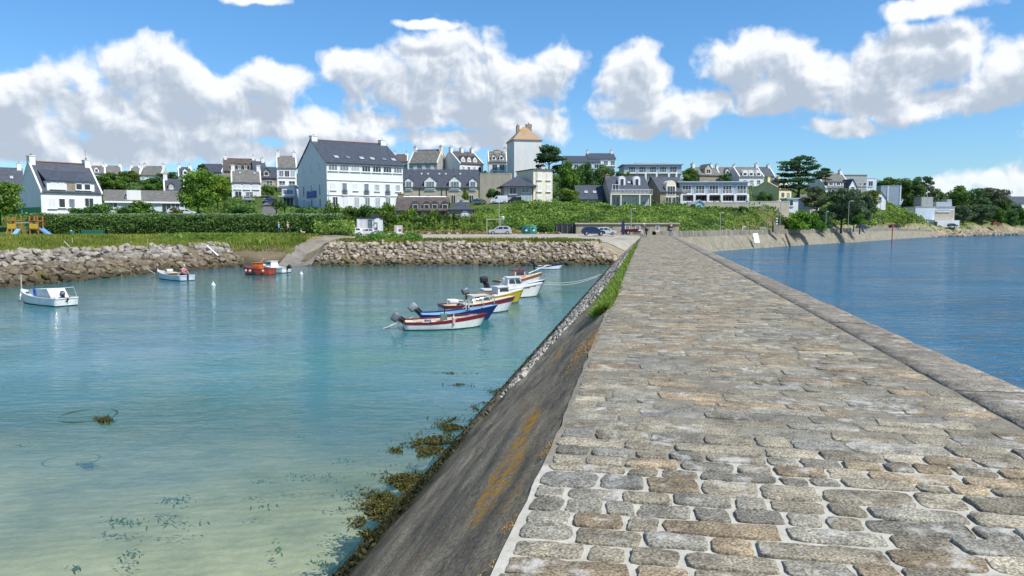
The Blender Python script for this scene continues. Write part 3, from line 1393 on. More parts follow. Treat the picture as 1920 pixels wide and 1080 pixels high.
def tree_proto(kind, seed):
    """returns (crown mesh, trunk mesh, height, width) for a tree of height about 1*scale metres"""
    rng = np.random.default_rng(seed)
    rr = random.Random(seed)
    blobs = []
    tr = MB()
    if kind == 'broad':
        Ht = 9.0
        for k in range(26):
            a_ = rr.uniform(0, 6.28)
            h_ = rr.uniform(2.4, 8.0)
            w = 3.6 * math.sin(math.pi * min(1, max(.08, (h_ - 1.2) / 8.2))) ** .7
            r_ = rr.uniform(.25, 1) * w
            q_ = rr.uniform(.9, 1.6)
            blobs.append((math.cos(a_) * r_, math.sin(a_) * r_, h_, q_ * 1.15, q_ * 1.15, q_ * .85))
        n, size = 5200, .34
        tr.tube([(0, 0, -1), (.05, 0, 1.2), (0, .1, 3.2), (.1, 0, 5.5)], .26, 8, .1)
        for k in range(7):
            a_ = k * .95 + rr.random()
            z_ = rr.uniform(1.8, 4)
            tr.tube([(0, 0, z_), (math.cos(a_) * 1.1, math.sin(a_) * 1.1, z_ + 1.1), (math.cos(a_) * 2.4, math.sin(a_) * 2.4, z_ + 2.0)], .11, 6, .03)
    elif kind == 'dense':
        Ht = 9.0
        for k in range(34):
            a_ = rr.uniform(0, 6.28)
            h_ = rr.uniform(1.0, 8.0)
            w = 4.2 * math.sin(math.pi * min(1, max(.22, (h_ + 1.0) / 9.8))) ** .6
            r_ = rr.uniform(.35, 1) * w
            q_ = rr.uniform(1.0, 1.7)
            blobs.append((math.cos(a_) * r_, math.sin(a_) * r_, h_, q_, q_, q_ * .8))
        n, size = 6000, .36
        tr.tube([(0, 0, -1), (.05, 0, 1.2), (0, .1, 5.2)], .3, 8, .12)
        for k in range(5):
            a_ = k * 1.3
            tr.tube([(0, 0, 1.2), (math.cos(a_) * 1.4, math.sin(a_) * 1.4, 2.8), (math.cos(a_) * 2.8, math.sin(a_) * 2.8, 4.5)], .12, 6, .03)
    elif kind == 'pine':
        Ht = 10.0
        for k in range(30):
            a_ = rr.uniform(0, 6.28)
            h_ = rr.uniform(2.5, 9.5)
            w = 4.4 * (1 - (h_ / 11.0) ** 1.8) * (.6 + .4 * rr.random())
            blobs.append((math.cos(a_) * w * .8, math.sin(a_) * w * .8, h_, rr.uniform(.7, 1.5), rr.uniform(.7, 1.5), rr.uniform(.3, .6)))
            tr.tube([(0, 0, h_ - 1.2), (math.cos(a_) * w * .8, math.sin(a_) * w * .8, h_ - .1)], .09, 5, .03)
        for k in range(6):
            blobs.append((rr.uniform(-1, 1), rr.uniform(-1, 1), rr.uniform(6.5, 9.8), 1.0, 1.0, .7))
        n, size = 5200, .32
        tr.tube([(0, 0, -1), (.1, 0, 2), (-.05, .1, 5), (.05, 0, 9.4)], .34, 8, .06)
    elif kind == 'cypress':          # wide flat-layered maritime cypress
        Ht = 12.0
        lay = [(2.6, 4.0, 14), (4.6, 5.2, 20), (6.4, 6.0, 24), (8.2, 5.8, 22), (9.8, 4.6, 16), (11.2, 3.2, 9)]
        for h_, w, c_ in lay:
            for k in range(c_):
                a_ = rr.uniform(0, 6.28)
                r_ = w * rr.uniform(.15, 1.0)
                hh = h_ + rr.uniform(-.5, .5)
                blobs.append((math.cos(a_) * r_, math.sin(a_) * r_, hh, rr.uniform(.8, 1.7), rr.uniform(.8, 1.7), rr.uniform(.28, .5)))
                if k % 3 == 0:
                    tr.tube([(0, 0, hh - 2.2), (math.cos(a_) * r_ * .55, math.sin(a_) * r_ * .55, hh - .9), (math.cos(a_) * r_, math.sin(a_) * r_, hh)], .13, 5, .04)
        n, size = 11000, .30
        tr.tube([(0, 0, -1.5), (.1, .1, 2.5), (-.1, 0, 6), (.1, 0, 10.6)], .5, 8, .12)
    elif kind == 'spread':           # grey-green airy coastal tree, low wide crown
        Ht = 8.0
        for k in range(36):
            a_ = rr.uniform(0, 6.28)
            h_ = rr.uniform(2.2, 7.2)
            w = 5.2 * math.sin(math.pi * min(1, max(.1, (h_ - .4) / 8))) ** .5
            r_ = rr.uniform(.1, 1) * w
            q_ = rr.uniform(.7, 1.5)
            blobs.append((math.cos(a_) * r_, math.sin(a_) * r_, h_, q_ * 1.3, q_ * 1.3, q_ * .55))
            if k % 3 == 0:
                tr.tube([(0, 0, 1.2), (math.cos(a_) * r_ * .5, math.sin(a_) * r_ * .5, h_ * .6), (math.cos(a_) * r_, math.sin(a_) * r_, h_)], .1, 5, .03)
        n, size = 6800, .33
        tr.tube([(0, 0, -1), (.2, 0, 1.0), (.1, .1, 2.6)], .3, 8, .14)
    C, d = blob_points(blobs, n, rng)
    t = clump_tint(C, .55, rng)
    P_, F_, T_ = leaves(C, size, rng, d, .9, 1.5, t)
    return P_, F_, T_, tr, Ht


LM = {
    'green': leafmat('leaf green', (0.055, 0.105, 0.020), (0.17, 0.27, 0.05)),
    'dark': leafmat('leaf dark', (0.032, 0.070, 0.026), (0.105, 0.18, 0.055), .3),
    'grey': leafmat('leaf grey green', (0.06, 0.09, 0.045), (0.17, 0.215, 0.11), .3),
}
M_bark = mat('bark', (0.10, 0.08, 0.06), .9, .2, 5)
PROTO = {}
for key, kind, seed, lm in (('broad', 'broad', 3, 'green'), ('broad2', 'broad', 14, 'green'), ('dense', 'dense', 21, 'dark'), ('dense2', 'dense', 8, 'green'),
                            ('pine', 'pine', 5, 'dark'), ('cypress', 'cypress', 9, 'dark'), ('spread', 'spread', 4, 'grey'), ('spread2', 'spread', 31, 'grey')):
    P_, F_, T_, tr, Ht = tree_proto(kind, seed)
    wid = float(P_[:, 0].max() - P_[:, 0].min())
    top = float(P_[:, 2].max())
    PROTO[key] = (np_mesh('crown', P_, F_, LM[lm], T_), tr.mesh('trunk', M_bark, True), top, wid)


def tree(key, px, ytop, ybase, wpx, Y, label, group='trees among the houses', col=(1, 1, 1), name='tree', rz=None):
    base = W(px, ybase, Y)
    top = W(px, ytop, Y)
    cm, tm, Ht, wid = PROTO[key]
    s_h = (top.z - base.z) / Ht
    s_w = wpx / F * Y / wid
    r_ = empty(name, base, RNG.uniform(0, 6.28) if rz is None else rz, label, 'tree', group)
    r_.scale = (s_w, s_w, s_h)
    c_ = link('crown', cm, r_)
    c_.color = (*col, 1)
    link('trunk', tm, r_)
    return r_


# bushes: one mesh each kind
BUSH = {}
for key, seed, lm, nb_, n in (('a', 1, 'green', 14, 2300), ('b', 2, 'green', 10, 1900), ('c', 6, 'dark', 14, 2300)):
    rr = random.Random(seed)
    rng = np.random.default_rng(seed + 50)
    blobs = []
    for k in range(nb_):
        a_ = rr.uniform(0, 6.28)
        r_ = rr.uniform(0, 1.15)
        q_ = rr.uniform(.4, .75)
        blobs.append((math.cos(a_) * r_, math.sin(a_) * r_, rr.uniform(.35, 1.45) * (1.25 - r_ * .45), q_, q_, q_ * .8))
    C, d = blob_points(blobs, n, rng, .4)
    C = C[C[:, 2] > 0.0]
    d = np.zeros_like(C)
    d[:, 2] = .6
    P_, F_, T_ = leaves(C, .17, rng, d, .9, 1.6, clump_tint(C, 1.6, rng))
    BUSH[key] = (np_mesh('bush', P_, F_, LM[lm], T_), float(P_[:, 2].max()), float(P_[:, 0].max() - P_[:, 0].min()))


def bush(key, px, ytop, ybase, wpx, Y, label, group='shrubs on the slope', col=(1, 1, 1), cat='bush', name='bush'):
    base = W(px, ybase, Y)
    top = W(px, ytop, Y)
    me_, Ht, wid = BUSH[key]
    o = link(name, me_, None, base)
    o.rotation_euler = (0, 0, RNG.uniform(0, 6.28))
    k = wpx / F * Y / wid
    o.scale = (k, k, (top.z - base.z) / Ht)
    o.color = (*col, 1)
    return tag(o, label, cat, group)
# ------------------------------------------------------------------ riprap
def rock_mesh(seed):
    rr = random.Random(seed)
    bm = bmesh.new()
    bmesh.ops.create_icosphere(bm, subdivisions=2, radius=1)
    planes = []
    for k in range(12):
        d = Vector((rr.gauss(0, 1), rr.gauss(0, 1), rr.gauss(0, 1))).normalized()
        planes.append((d, rr.uniform(.42, .8)))
    s3 = (rr.uniform(.85, 1.35), rr.uniform(.7, 1.0), rr.uniform(.6, .85))
    for v in bm.verts:
        for d, h in planes:
            k = v.co.dot(d)
            if k > h:
                v.co -= d * (k - h)
        v.co *= 1 + .06 * mnoise.noise(v.co * 2 + Vector((seed, 0, 0)))
        v.co = Vector((v.co.x * s3[0], v.co.y * s3[1], v.co.z * s3[2]))
    me = bpy.data.meshes.new('boulder')
    bm.to_mesh(me)
    bm.free()
    return me


M_rock = mat('riprap rock', (0.36, 0.32, 0.265), 0.92, 0.25, 1.6, 0.05, 7, objcol=True, tint=True, col2=(0.17, 0.15, 0.125))
RK = [rock_mesh(k) for k in range(12)]
for me in RK:
    me.materials.append(M_rock)
    at = me.color_attributes.new('tint', 'FLOAT_COLOR', 'POINT')
    at.data.foreach_set('color', np.ones(len(me.vertices) * 4, np.float32))
rr = random.Random(77)
rocks = []


def rock_bank(pts, spacing, size, slope_w, bank):
    for (x0, y0), (x1, y1) in zip(pts[:-1], pts[1:]):
        a, b_ = Vector((x0, y0)), Vector((x1, y1))
        L_ = (b_ - a).length
        d = (b_ - a).normalized()
        nrm = Vector((-d.y, d.x))
        if nrm.y < 0:
            nrm = -nrm
        n_ = int(L_ / spacing)
        for i in range(n_):
            w = -.5
            while w < slope_w:
                p = a + d * ((i + rr.uniform(.1, .9)) * spacing) + nrm * (w + rr.uniform(-.2, .2))
                if abs(p.x + 23.6) < 2.2 and bank != 'r':
                    w += spacing * .8
                    continue
                rocks.append((p.x, p.y, size * rr.choice((rr.uniform(.5, 1.0), rr.uniform(.8, 1.5))), bank, w / slope_w))
                w += spacing * .8
    return


Lp = [tuple(SH[i]) for i in range(1, NLEFT)]
iL = [i for i, p in enumerate(Lp) if p[0] < -24.9]
rock_bank([Lp[i] for i in iL], .62, .47, 4.9, 'l')
Rp = [p for p in Lp if p[0] > -24.9]
Rp[0] = (-22.0, 81.3)
rock_bank(Rp + [tuple(PP(87.5, -1.2, 0)[:2])], .56, .37, 6.2, 'r')
xy = np.array([(r_[0], r_[1]) for r_ in rocks])
hz_ = hgt(xy[:, 0], xy[:, 1])
recs = []
for (x, y, s_, bank, f), z in zip(rocks, hz_):
    u_, v_ = x / y, (CAMZ - z) / y
    vis = abs(u_) < .70
    app = s_ / y if vis else 0
    wet = z < .55
    if z < .25:
        wet = False
    k = rr.uniform(.75, 1.25)
    if bank == 'l' and f < .45 or bank == 'r' and f < .2:
        k *= .62
        col = (k * 1.0, k * .92, k * .78)
    elif bank == 'l':
        col = (k * .98, k * .99, k * 1.0)
    else:
        col = (k * 1.15, k * 1.08, k * .98)
    if wet and rr.random() < .4:
        col = (col[0] * .7, col[1] * .75, col[2] * .4)
    if z < .25:
        col = (k * .35, k * .33, k * .24)
    recs.append((app, x, y, float(z) + s_ * .12, s_, col, bank, Matrix.Rotation(rr.uniform(0, 6.28), 3, 'Z') @ Matrix.Rotation(rr.uniform(-.6, .6), 3, 'X'), rr.randrange(12)))
recs.sort(key=lambda r_: -r_[0])
for app, x, y, z, s_, col, bank, M, k in recs[:300]:
    o = link('boulder', RK[k], None, (x, y, z))
    o.rotation_euler = M.to_euler()
    o.scale = (s_, s_, s_)
    o.color = (*col, 1)
    if bank == 'l':
        tag(o, 'grey brown boulder in the rock bank below the long green hedge', 'boulder', 'boulders of the left rock bank')
    else:
        tag(o, 'pale angular rock in the rubble bank below the car park', 'boulder', 'rocks of the bank by the car park')
VV, FF, TT = [], [], []
off_ = 0
RKv = []
for me in RK:
    RKv.append((np.array([v.co[:] for v in me.vertices]), np.array([p.vertices[:] for p in me.polygons])))
for app, x, y, z, s_, col, bank, M, k in recs[300:]:
    v, f = RKv[k]
    VV.append(v @ np.array(M).T * s_ + np.array((x, y, z)))
    FF.append(f + off_)
    TT.append(np.tile(col, (len(v), 1)))
    off_ += len(v)
rb = link('riprap', np_mesh('riprap', np.concatenate(VV), np.concatenate(FF), M_rock, np.concatenate(TT)))
tag(rb, 'smaller broken rocks filling the two rubble banks', 'rubble', kind='stuff')

# the far rocky shore on the right
mb = MB()
VV, FF, TT = [], [], []
off_ = 0
for k in range(620):
    px = rr.uniform(1755, 2000)
    yy = float(np.interp(px, [1755, 1840, 1920, 2100], [444, 441.5, 440, 438]))
    p = G(px, yy, 0)
    q_ = p + Vector((rr.uniform(-1, 1), rr.uniform(-1, 6) ** 1 * 1.0, 0))
    s_ = rr.uniform(.5, 1.3)
    v, f = RKv[rr.randrange(12)]
    c_ = rr.uniform(.6, 1.3)
    VV.append(v * s_ + np.array((q_.x, q_.y, .1 + max(0, q_.y - p.y) * .3)))
    FF.append(f + off_)
    TT.append(np.tile((c_, c_ * .95, c_ * .85), (len(v), 1)))
    off_ += len(v)
tag(link('shore_rocks', np_mesh('shore_rocks', np.concatenate(VV), np.concatenate(FF), M_rock, np.concatenate(TT))),
    'low brown rocks strewn along the far water edge at right', 'rocks', kind='stuff')

# ------------------------------------------------------------------ sea wall on the right
M_sw = mat('sea wall concrete', (0.27, 0.245, 0.185), .9, .12, .5, .03, 4, stain=.4, col2=(0.20, 0.18, 0.135))
M_sw2 = mat('parapet concrete', (0.24, 0.22, 0.18), .9, .15, .6, .03, 5, stain=.45)
sw = empty('sea_wall', (0, 0, 0), 0, 'long curved concrete sea wall with sloping face beside blue water', 'sea wall')
pts = []
P2 = [Vector((p[0], p[1], 0)) for p in SEAW[:9]]
P2[0] = PP(111, 3.0, 0)
# smooth
def chaikin(P_, n=2):
    for _ in range(n):
        Q = [P_[0]]
        for a, b_ in zip(P_[:-1], P_[1:]):
            Q += [a.lerp(b_, .25), a.lerp(b_, .75)]
        Q.append(P_[-1])
        P_ = Q
    return P_


P3 = chaikin(P2, 2)
prof = [(-.5, -1.0), (0.0, .0), (.25, .45), (.9, 1.35), (1.7, 2.3), (2.0, 2.45)]
prof2 = [(2.0, 2.4), (2.12, 3.3), (2.15, 3.42), (2.7, 3.42), (2.75, 2.4)]
for name, pr, m_ in (('sloping_face', prof, M_sw), ('parapet', prof2, M_sw2)):
    mb = MB()
    n = len(pr)
    for i, p in enumerate(P3):
        a, b_ = P3[max(0, i - 1)], P3[min(len(P3) - 1, i + 1)]
        d = (b_ - a).normalized()
        nr = Vector((-d.y, d.x, 0))
        fade = 1 if i < len(P3) - 8 else 1 - .35 * (i - (len(P3) - 8)) / 8
        for (w, z) in pr:
            q_ = p + nr * w
            mb.v.append((q_.x, q_.y, z * fade if z > 0 else z))
    for i in range(len(P3) - 1):
        for j in range(n - 1):
            mb.f.append((i * n + j, i * n + j + 1, (i + 1) * n + j + 1, (i + 1) * n + j))
    mb.build(name, m_, sw)
# dark vertical joint and toe ledge
jp = G(1482, 462, 0)
mb = MB()
mb.prism([(-.25, 0), (.3, 0), (2.1, 2.45), (1.9, 2.6)], -.15, .15, 'x')
o = mb.build('drain_channel', mat('dark channel', (0.10, .08, .06), .9, .2), sw, (jp.x, jp.y, 0), R(10))

# concrete steps / landing where the wall meets the pier
# ------------------------------------------------------------------ houses
M_white = mat('white render', (0.74, 0.74, 0.73), .85, .03, .7, stain=.07)
M_cream = mat('cream render', (0.74, 0.68, 0.52), .85, .04, .7, stain=.08)
M_lemon = mat('yellow render', (0.75, 0.66, 0.33), .85, .04, .7, stain=.05)
M_grey = mat('grey render', (0.40, 0.40, 0.38), .9, .08, .5, stain=.15)
M_beige = mat('beige render', (0.50, 0.44, 0.34), .9, .08, .6, stain=.12)
M_stn = mat('granite masonry', (0.36, 0.30, 0.21), .92, .2, 1.2, .04, 3, col2=(0.22, 0.185, 0.14))
M_pale = mat('pale blue render', (0.60, 0.67, 0.72), .8, .04, .6, stain=.08)
M_bluegr = mat('blue grey panels', (0.30, 0.36, 0.42), .7, .06, .6)
M_slate = mat('slate roof', (0.066, 0.076, 0.098), .55, .16, 1.4, .02, 9, spec=.4, stain=.2)
M_slate2 = mat('weathered slate', (0.17, 0.165, 0.15), .7, .18, 1.2, .02, 9, stain=.2)
M_brown = mat('brown old slate', (0.115, 0.095, 0.085), .75, .2, 1.0, .02, 9, stain=.2)
M_rust = mat('lichen tile', (0.38, 0.20, 0.07), .85, .2, .45, .02, 7, col2=(0.30, 0.27, 0.21))
M_zinc = mat('zinc roof', (0.42, 0.47, 0.50), .5, .06, .5, metal=0)
M_wpaint = mat('white paint', (0.80, 0.80, 0.79), .5, .03, 3)
M_red = mat('red paint', (0.42, 0.05, 0.04), .5, .05, 3)
M_bluep = mat('blue paint', (0.03, 0.08, 0.35), .45, .05, 3)
M_dark = mat('dark frame', (0.05, 0.045, 0.045), .6, .1, 3)
M_dwin = mat('dark window', (0.03, 0.035, 0.045), .12, .1, .8, spec=.6)
M_mwin = mat('curtained window', (0.20, 0.23, 0.26), .15, .25, 1.2, spec=.6)
M_lwin = mat('bright window', (0.42, 0.46, 0.48), .2, .15, 1.2, spec=.5)
M_shut = mat('closed white shutter', (0.66, 0.67, 0.68), .6, .05, 8)
M_maroon = mat('maroon curtain wall', (0.16, 0.05, 0.07), .4, .2, 1.2)
M_ridge = mat('ridge tiles', (0.25, 0.12, 0.09), .8, .15, 3)
M_pot = mat('chimney pot', (0.33, 0.14, 0.08), .8, .1, 3)
M_iron = mat('dark iron', (0.04, 0.045, 0.05), .5, .1, 5)
M_green_s = mat('green painted base', (0.08, 0.30, 0.12), .8, .08, 1)
WCACHE = {}
WR = random.Random(4)


def win_mesh(w, h, style):
    k = (round(w, 2), round(h, 2), style)
    if k in WCACHE:
        return WCACHE[k]
    t = .07 if w < 2 else .09
    fm = M_dark if style == 'd' else M_wpaint
    mb = MB()
    mb.box(0, -.03, t / 2, w, .10, t)
    mb.box(0, -.03, h - t / 2, w, .10, t)
    mb.box(-w / 2 + t / 2, -.03, h / 2, t, .10, h - 2 * t)
    mb.box(w / 2 - t / 2, -.03, h / 2, t, .10, h - 2 * t)
    n = max(1, int(round(w / .75)))
    for i in range(1, n):
        mb.box(-w / 2 + w * i / n, -.035, h / 2, .06, .09, h - 2 * t)
    if style != 'door' and h < 2.0:
        mb.box(0, -.12, -.05, w + .3, .26, .08)
    f = mb.mesh('window', fm)
    mb = MB()
    mb.box(0, -.02, h / 2, w - t, .05, h - t)
    ps = {s_: mb.mesh('pane', m_) for s_, m_ in (('n', M_dwin), ('m', M_mwin), ('l', M_lwin))}
    WCACHE[k] = (f, ps)
    return WCACHE[k]


class House:
    def __init__(s, name, label, pa, Ya, pb, th, D, yb, ye, yr, roof='gable', wall=None, rm=None, cat='house', over=.3, coping=None, base_ext=3.0,
                 ridge=None, group=None, walls_name='walls'):
        th = R(th)
        A = W(pa, ye, Ya)
        zb, ze = zat(yb, Ya), zat(ye, Ya)
        u = (pb - 960) / F / (CP + (540 - ye) / F * SP)
        c, sn = math.cos(th), math.sin(th)
        s.L = (u * A.y - A.x) / (c - u * sn)
        s.D = D
        s.h = ze - zb
        s.wall = wall or M_white
        s.rm = rm or M_slate
        s.root = empty(name, (A.x, A.y, zb), th, label, cat, group)
        Lx, h = s.L, s.h
        if roof in ('gable', 'fgable'):
            Yr = Ya + (D / 2 * c + 0) if roof == 'gable' else Ya + (Lx / 2 * sn)
            s.hr = zat(yr, Yr) - zb
        elif roof == 'hip':
            Yr = Ya + D / 2 * c + Lx / 2 * sn
            s.hr = zat(yr, Yr) - zb
        else:
            s.hr = (zat(yr, Ya) - zb) if yr else h
        hr = s.hr
        B = base_ext
        wb = MB()
        rb_ = MB()
        if roof == 'gable':
            wb.prism([(0, -B), (D, -B), (D, h), (D / 2, hr), (0, h)], 0, Lx, 'x')
            k = (hr - h) / (D / 2)
            tk = .16 * math.sqrt(1 + k * k)
            o = over
            e_ = .25
            for sg in (0, 1):
                ys_ = [(-o, h - o * k + .02), (D / 2, hr + .02), (D / 2, hr + tk), (-o, h - o * k + tk)]
                if sg:
                    ys_ = [(D - y, z) for y, z in ys_]
                rb_.prism(ys_, -e_ if not coping else .12, Lx + e_ if not coping else Lx - .12, 'x')
            s.k = k
            if coping:
                for x0 in (-.12, Lx - .18):
                    cb = MB()
                    for sg in (0, 1):
                        ys_ = [(-o, h - o * k + .0), (D / 2, hr + .0), (D / 2, hr + tk + .16), (-o, h - o * k + tk + .16)]
                        if sg:
                            ys_ = [(D - y, z) for y, z in ys_]
                        cb.prism(ys_, x0, x0 + .30, 'x')
                    cb.build('gable_coping', coping, s.root)
            if ridge:
                rg = MB()
                rg.prism([(D / 2 - .2, hr + tk - .02), (D / 2 + .2, hr + tk - .02), (D / 2, hr + tk + .14)], .3, Lx - .3, 'x')
                rg.build('ridge', ridge, s.root)
        elif roof == 'fgable':
            wb.prism([(0, -B), (Lx, -B), (Lx, h), (Lx / 2, hr), (0, h)], 0, D, 'y')
            k = (hr - h) / (Lx / 2)
            tk = .16 * math.sqrt(1 + k * k)
            o = over
            for sg in (0, 1):
                ys_ = [(-o, h - o * k + .02), (Lx / 2, hr + .02), (Lx / 2, hr + tk), (-o, h - o * k + tk)]
                if sg:
                    ys_ = [(Lx - y, z) for y, z in ys_]
                rb_.prism(ys_, -.2, D + .2, 'y')
            s.k = k
        elif roof in ('hip', 'pyramid'):
            wb.box(Lx / 2, D / 2, (h - B) / 2, Lx, D, h + B)
            o = over
            rx = min(D, Lx) / 2 if roof == 'hip' else Lx / 2
            if roof == 'pyramid':
                a, b_ = (Lx / 2 - .3, D / 2), (Lx / 2 + .3, D / 2)
            elif Lx >= D:
                a, b_ = (rx, D / 2), (Lx - rx, D / 2)
            else:
                a, b_ = (Lx / 2, rx), (Lx / 2, D - rx)
            v = [(-o, -o, h), (Lx + o, -o, h), (Lx + o, D + o, h), (-o, D + o, h), (-o, -o, h + .15), (Lx + o, -o, h + .15), (Lx + o, D + o, h + .15), (-o, D + o, h + .15),
                 (a[0], a[1], hr), (b_[0], b_[1], hr)]
            if Lx >= D or roof == 'pyramid':
                f = [(4, 5, 9, 8), (5, 6, 9), (6, 7, 8, 9), (7, 4, 8)]
            else:
                f = [(4, 5, 8), (5, 6, 9, 8), (6, 7, 9), (7, 4, 8, 9)]
            rb_.add(v, f + [(3, 2, 1, 0), (0, 1, 5, 4), (1, 2, 6, 5), (2, 3, 7, 6), (3, 0, 4, 7)])
            s.k = (hr - h) / rx
        elif roof == 'flat':
            wb.box(Lx / 2, D / 2, (h - B) / 2, Lx, D, h + B)
            rb_.box(Lx / 2, D / 2, h + .12, Lx + 2 * over, D + 2 * over, .24)
            s.k = 0
        elif roof == 'shed':      # single slope falling towards the viewer
            wb.prism([(0, -B), (D, -B), (D, hr), (0, h)], 0, Lx, 'x')
            k = (hr - h) / D
            rb_.prism([(-over, h - over * k + .02), (D + over, hr + over * k + .02), (D + over, hr + over * k + .2), (-over, h - over * k + .2)], -.2, Lx + .2, 'x')
            s.k = k
        wb.build(walls_name, s.wall, s.root)
        s.roof = rb_.build('roof', s.rm, s.root)

    def frame(s, face):
        return {'f': ((0, 0), (1, 0), 0.0, s.L), 'l': ((0, s.D), (0, -1), -math.pi / 2, s.D), 'r': ((s.L, 0), (0, 1), math.pi / 2, s.D)}[face]

    def win(s, face, u, z, w, h, style='w', pane=None, out=0.0, name='window'):
        (ox, oy), (dx, dy), rz, ln = s.frame(face)
        nx_, ny_ = (0, -1) if face == 'f' else ((-1, 0) if face == 'l' else (1, 0))
        fme, ps = win_mesh(w, h, style)
        o = link(name, fme, s.root, (ox + dx * u * ln + nx_ * out, oy + dy * u * ln + ny_ * out, z), rz)
        if style == 's':
            pm = 's'
            mb = MB()
            mb.box(0, -.045, h / 2, w - .1, .05, h - .1)
            k = ('sh', round(w, 2), round(h, 2))
            if k not in WCACHE:
                WCACHE[k] = mb.mesh('shutter', M_shut)
            link('shutter', WCACHE[k], o)
        else:
            link('pane', ps[pane or WR.choice('nnmml')], o)
        return o

    def row(s, face, n, u0, u1, z, w, h, style='w', pane=None, out=0.0, skip=()):
        for i in range(n):
            if i in skip:
                continue
            s.win(face, u0 + (u1 - u0) * (i / (n - 1) if n > 1 else .5), z, w, h, style, pane, out)

    def box(s, name, m_, cx, cy, cz, sx, sy, sz):
        return MB().box(cx, cy, cz, sx, sy, sz).build(name, m_, s.root)

    def chimney(s, u, w=.9, d=1.3, top=1.2, m_=None, y=None, pots=2):
        yy = s.D / 2 if y is None else y
        x = s.L * u
        x = min(max(x, w / 2 - .05), s.L - w / 2 + .05)
        mb = MB()
        z0 = s.hr - 1.6
        zt = s.hr + top
        mb.box(x, yy, (z0 + zt) / 2, w, d, zt - z0)
        mb.box(x, yy, zt + .06, w + .16, d + .16, .14)
        c_ = mb.build('chimney', m_ or s.wall, s.root)
        for i in range(pots):
            MB().lathe([(.13, 0), (.11, .35)], 8, (x, yy + (i - (pots - 1) / 2) * .42, zt + .13)).build('chimney_pot', M_pot, c_)

    def skylight(s, u, f, w=.8, h=1.0, m_=None):
        """f along the front slope, 0 eave .. 1 ridge"""
        yb = s.D / 2 * f
        z = s.h + s.k * yb + .2 * math.sqrt(1 + s.k ** 2)
        an = math.atan(s.k)
        mb = MB().box(0, 0, 0, w, h, .10)
        o = mb.build('skylight', M_iron, s.roof, (s.L * u, yb, z))
        o.rotation_euler = (an, 0, 0)
        MB().box(0, 0, .05, w - .14, h - .14, .03).build('pane', m_ or M_lwin, s.root, (s.L * u, yb, z)).rotation_euler = (an, 0, 0)

    def dormer(s, u, w, h, z0=None, wall=None, kind='gable', f0=.12, style='w', pane=None, ww=None, wh=None, rise=None):
        """an upright dormer growing from the front slope"""
        wall = wall or s.wall
        y0 = s.D / 2 * f0
        zb = s.h + s.k * y0 if z0 is None else z0
        x = s.L * u
        zt = zb + h
        yb = min(s.D / 2, (zt - s.h) / max(s.k, .05))
        d = MB()
        rise = w * .55 if rise is None else rise
        if kind == 'gable':
            d.prism([(x - w / 2, zb - .4), (x + w / 2, zb - .4), (x + w / 2, zt), (x, zt + rise), (x - w / 2, zt)], y0, yb + .3, 'y')
        elif kind == 'flat':
            d.box(x, (y0 + yb) / 2 + .1, (zb - .4 + zt) / 2, w, yb - y0 + .3, zt - zb + .4)
        else:   # arch
            pl = [(x - w / 2, zb - .4), (x + w / 2, zb - .4)] + [(x + w / 2 * math.cos(a_), zt + w / 2 * math.sin(a_)) for a_ in np.linspace(0, math.pi, 9)]
            d.prism(pl, y0, yb + .3, 'y')
        do = d.build('dormer', wall, s.root)
        r_ = MB()
        if kind == 'gable':
            for sg in (-1, 1):
                e_ = .14
                kk = rise / (w / 2)
                pl = [(x + sg * (w / 2 + e_), zt - e_ * kk + .03), (x, zt + rise + .03), (x, zt + rise + .17), (x + sg * (w / 2 + e_), zt - e_ * kk + .17)]
                r_.prism(pl, y0 - .15, min(s.D / 2, (zt + rise - s.h) / max(s.k, .05)) + .1, 'y')
            r_.build('dormer_roof', s.rm, do)
        elif kind == 'flat':
            r_.box(x, (y0 + yb) / 2 + .1, zt + .07, w + .3, yb - y0 + .7, .14)
            r_.build('dormer_roof', s.rm, do)
        ww = ww or w * .6
        wh = wh or h * .8
        fme, ps = win_mesh(ww, wh, style)
        o = link('window', fme, do, (x, y0 - .01, zb + (h - wh) * .5 + .05))
        link('pane', ps[pane or 'n'], s.root, (x, y0 - .01, zb + (h - wh) * .5 + .05))
        return do

    def balcony(s, u0, u1, z, dep=1.1, m_=None, solid=False, rail=None, y=0.0):
        x0, x1 = s.L * u0, s.L * u1
        b_ = MB().box((x0 + x1) / 2, y - dep / 2, z - .08, x1 - x0, dep, .16).build('balcony', m_ or M_wpaint, s.root)
        r_ = MB()
        if solid:
            r_.box((x0 + x1) / 2, y - dep + .04, z + .5, x1 - x0, .07, .95)
        else:
            r_.box((x0 + x1) / 2, y - dep + .05, z + 1.0, x1 - x0, .06, .06)
            n = max(3, int((x1 - x0) / .28))
            for i in range(n + 1):
                r_.box(x0 + .04 + (x1 - x0 - .08) * i / n, y - dep + .05, z + .49, .05, .05, .96)
        r_.build('railing', rail or M_wpaint, b_)
        return b_
# ---- white house on the left
h = House('house', 'white house with wide dormer and dark slate roof behind the playground', 76, 138, 190, 50, 11, 403, 358, 304, 'gable', M_white, M_slate, coping=M_white, ridge=M_ridge)
h.chimney(.02, 1.0, 1.5, 1.1)
h.chimney(.97, 1.0, 1.5, .9)
MB().tube([(h.L * .95, h.D / 2, h.hr), (h.L * .95, h.D / 2, h.hr + 3.2)], .03, 5).build('aerial', M_iron, h.root)
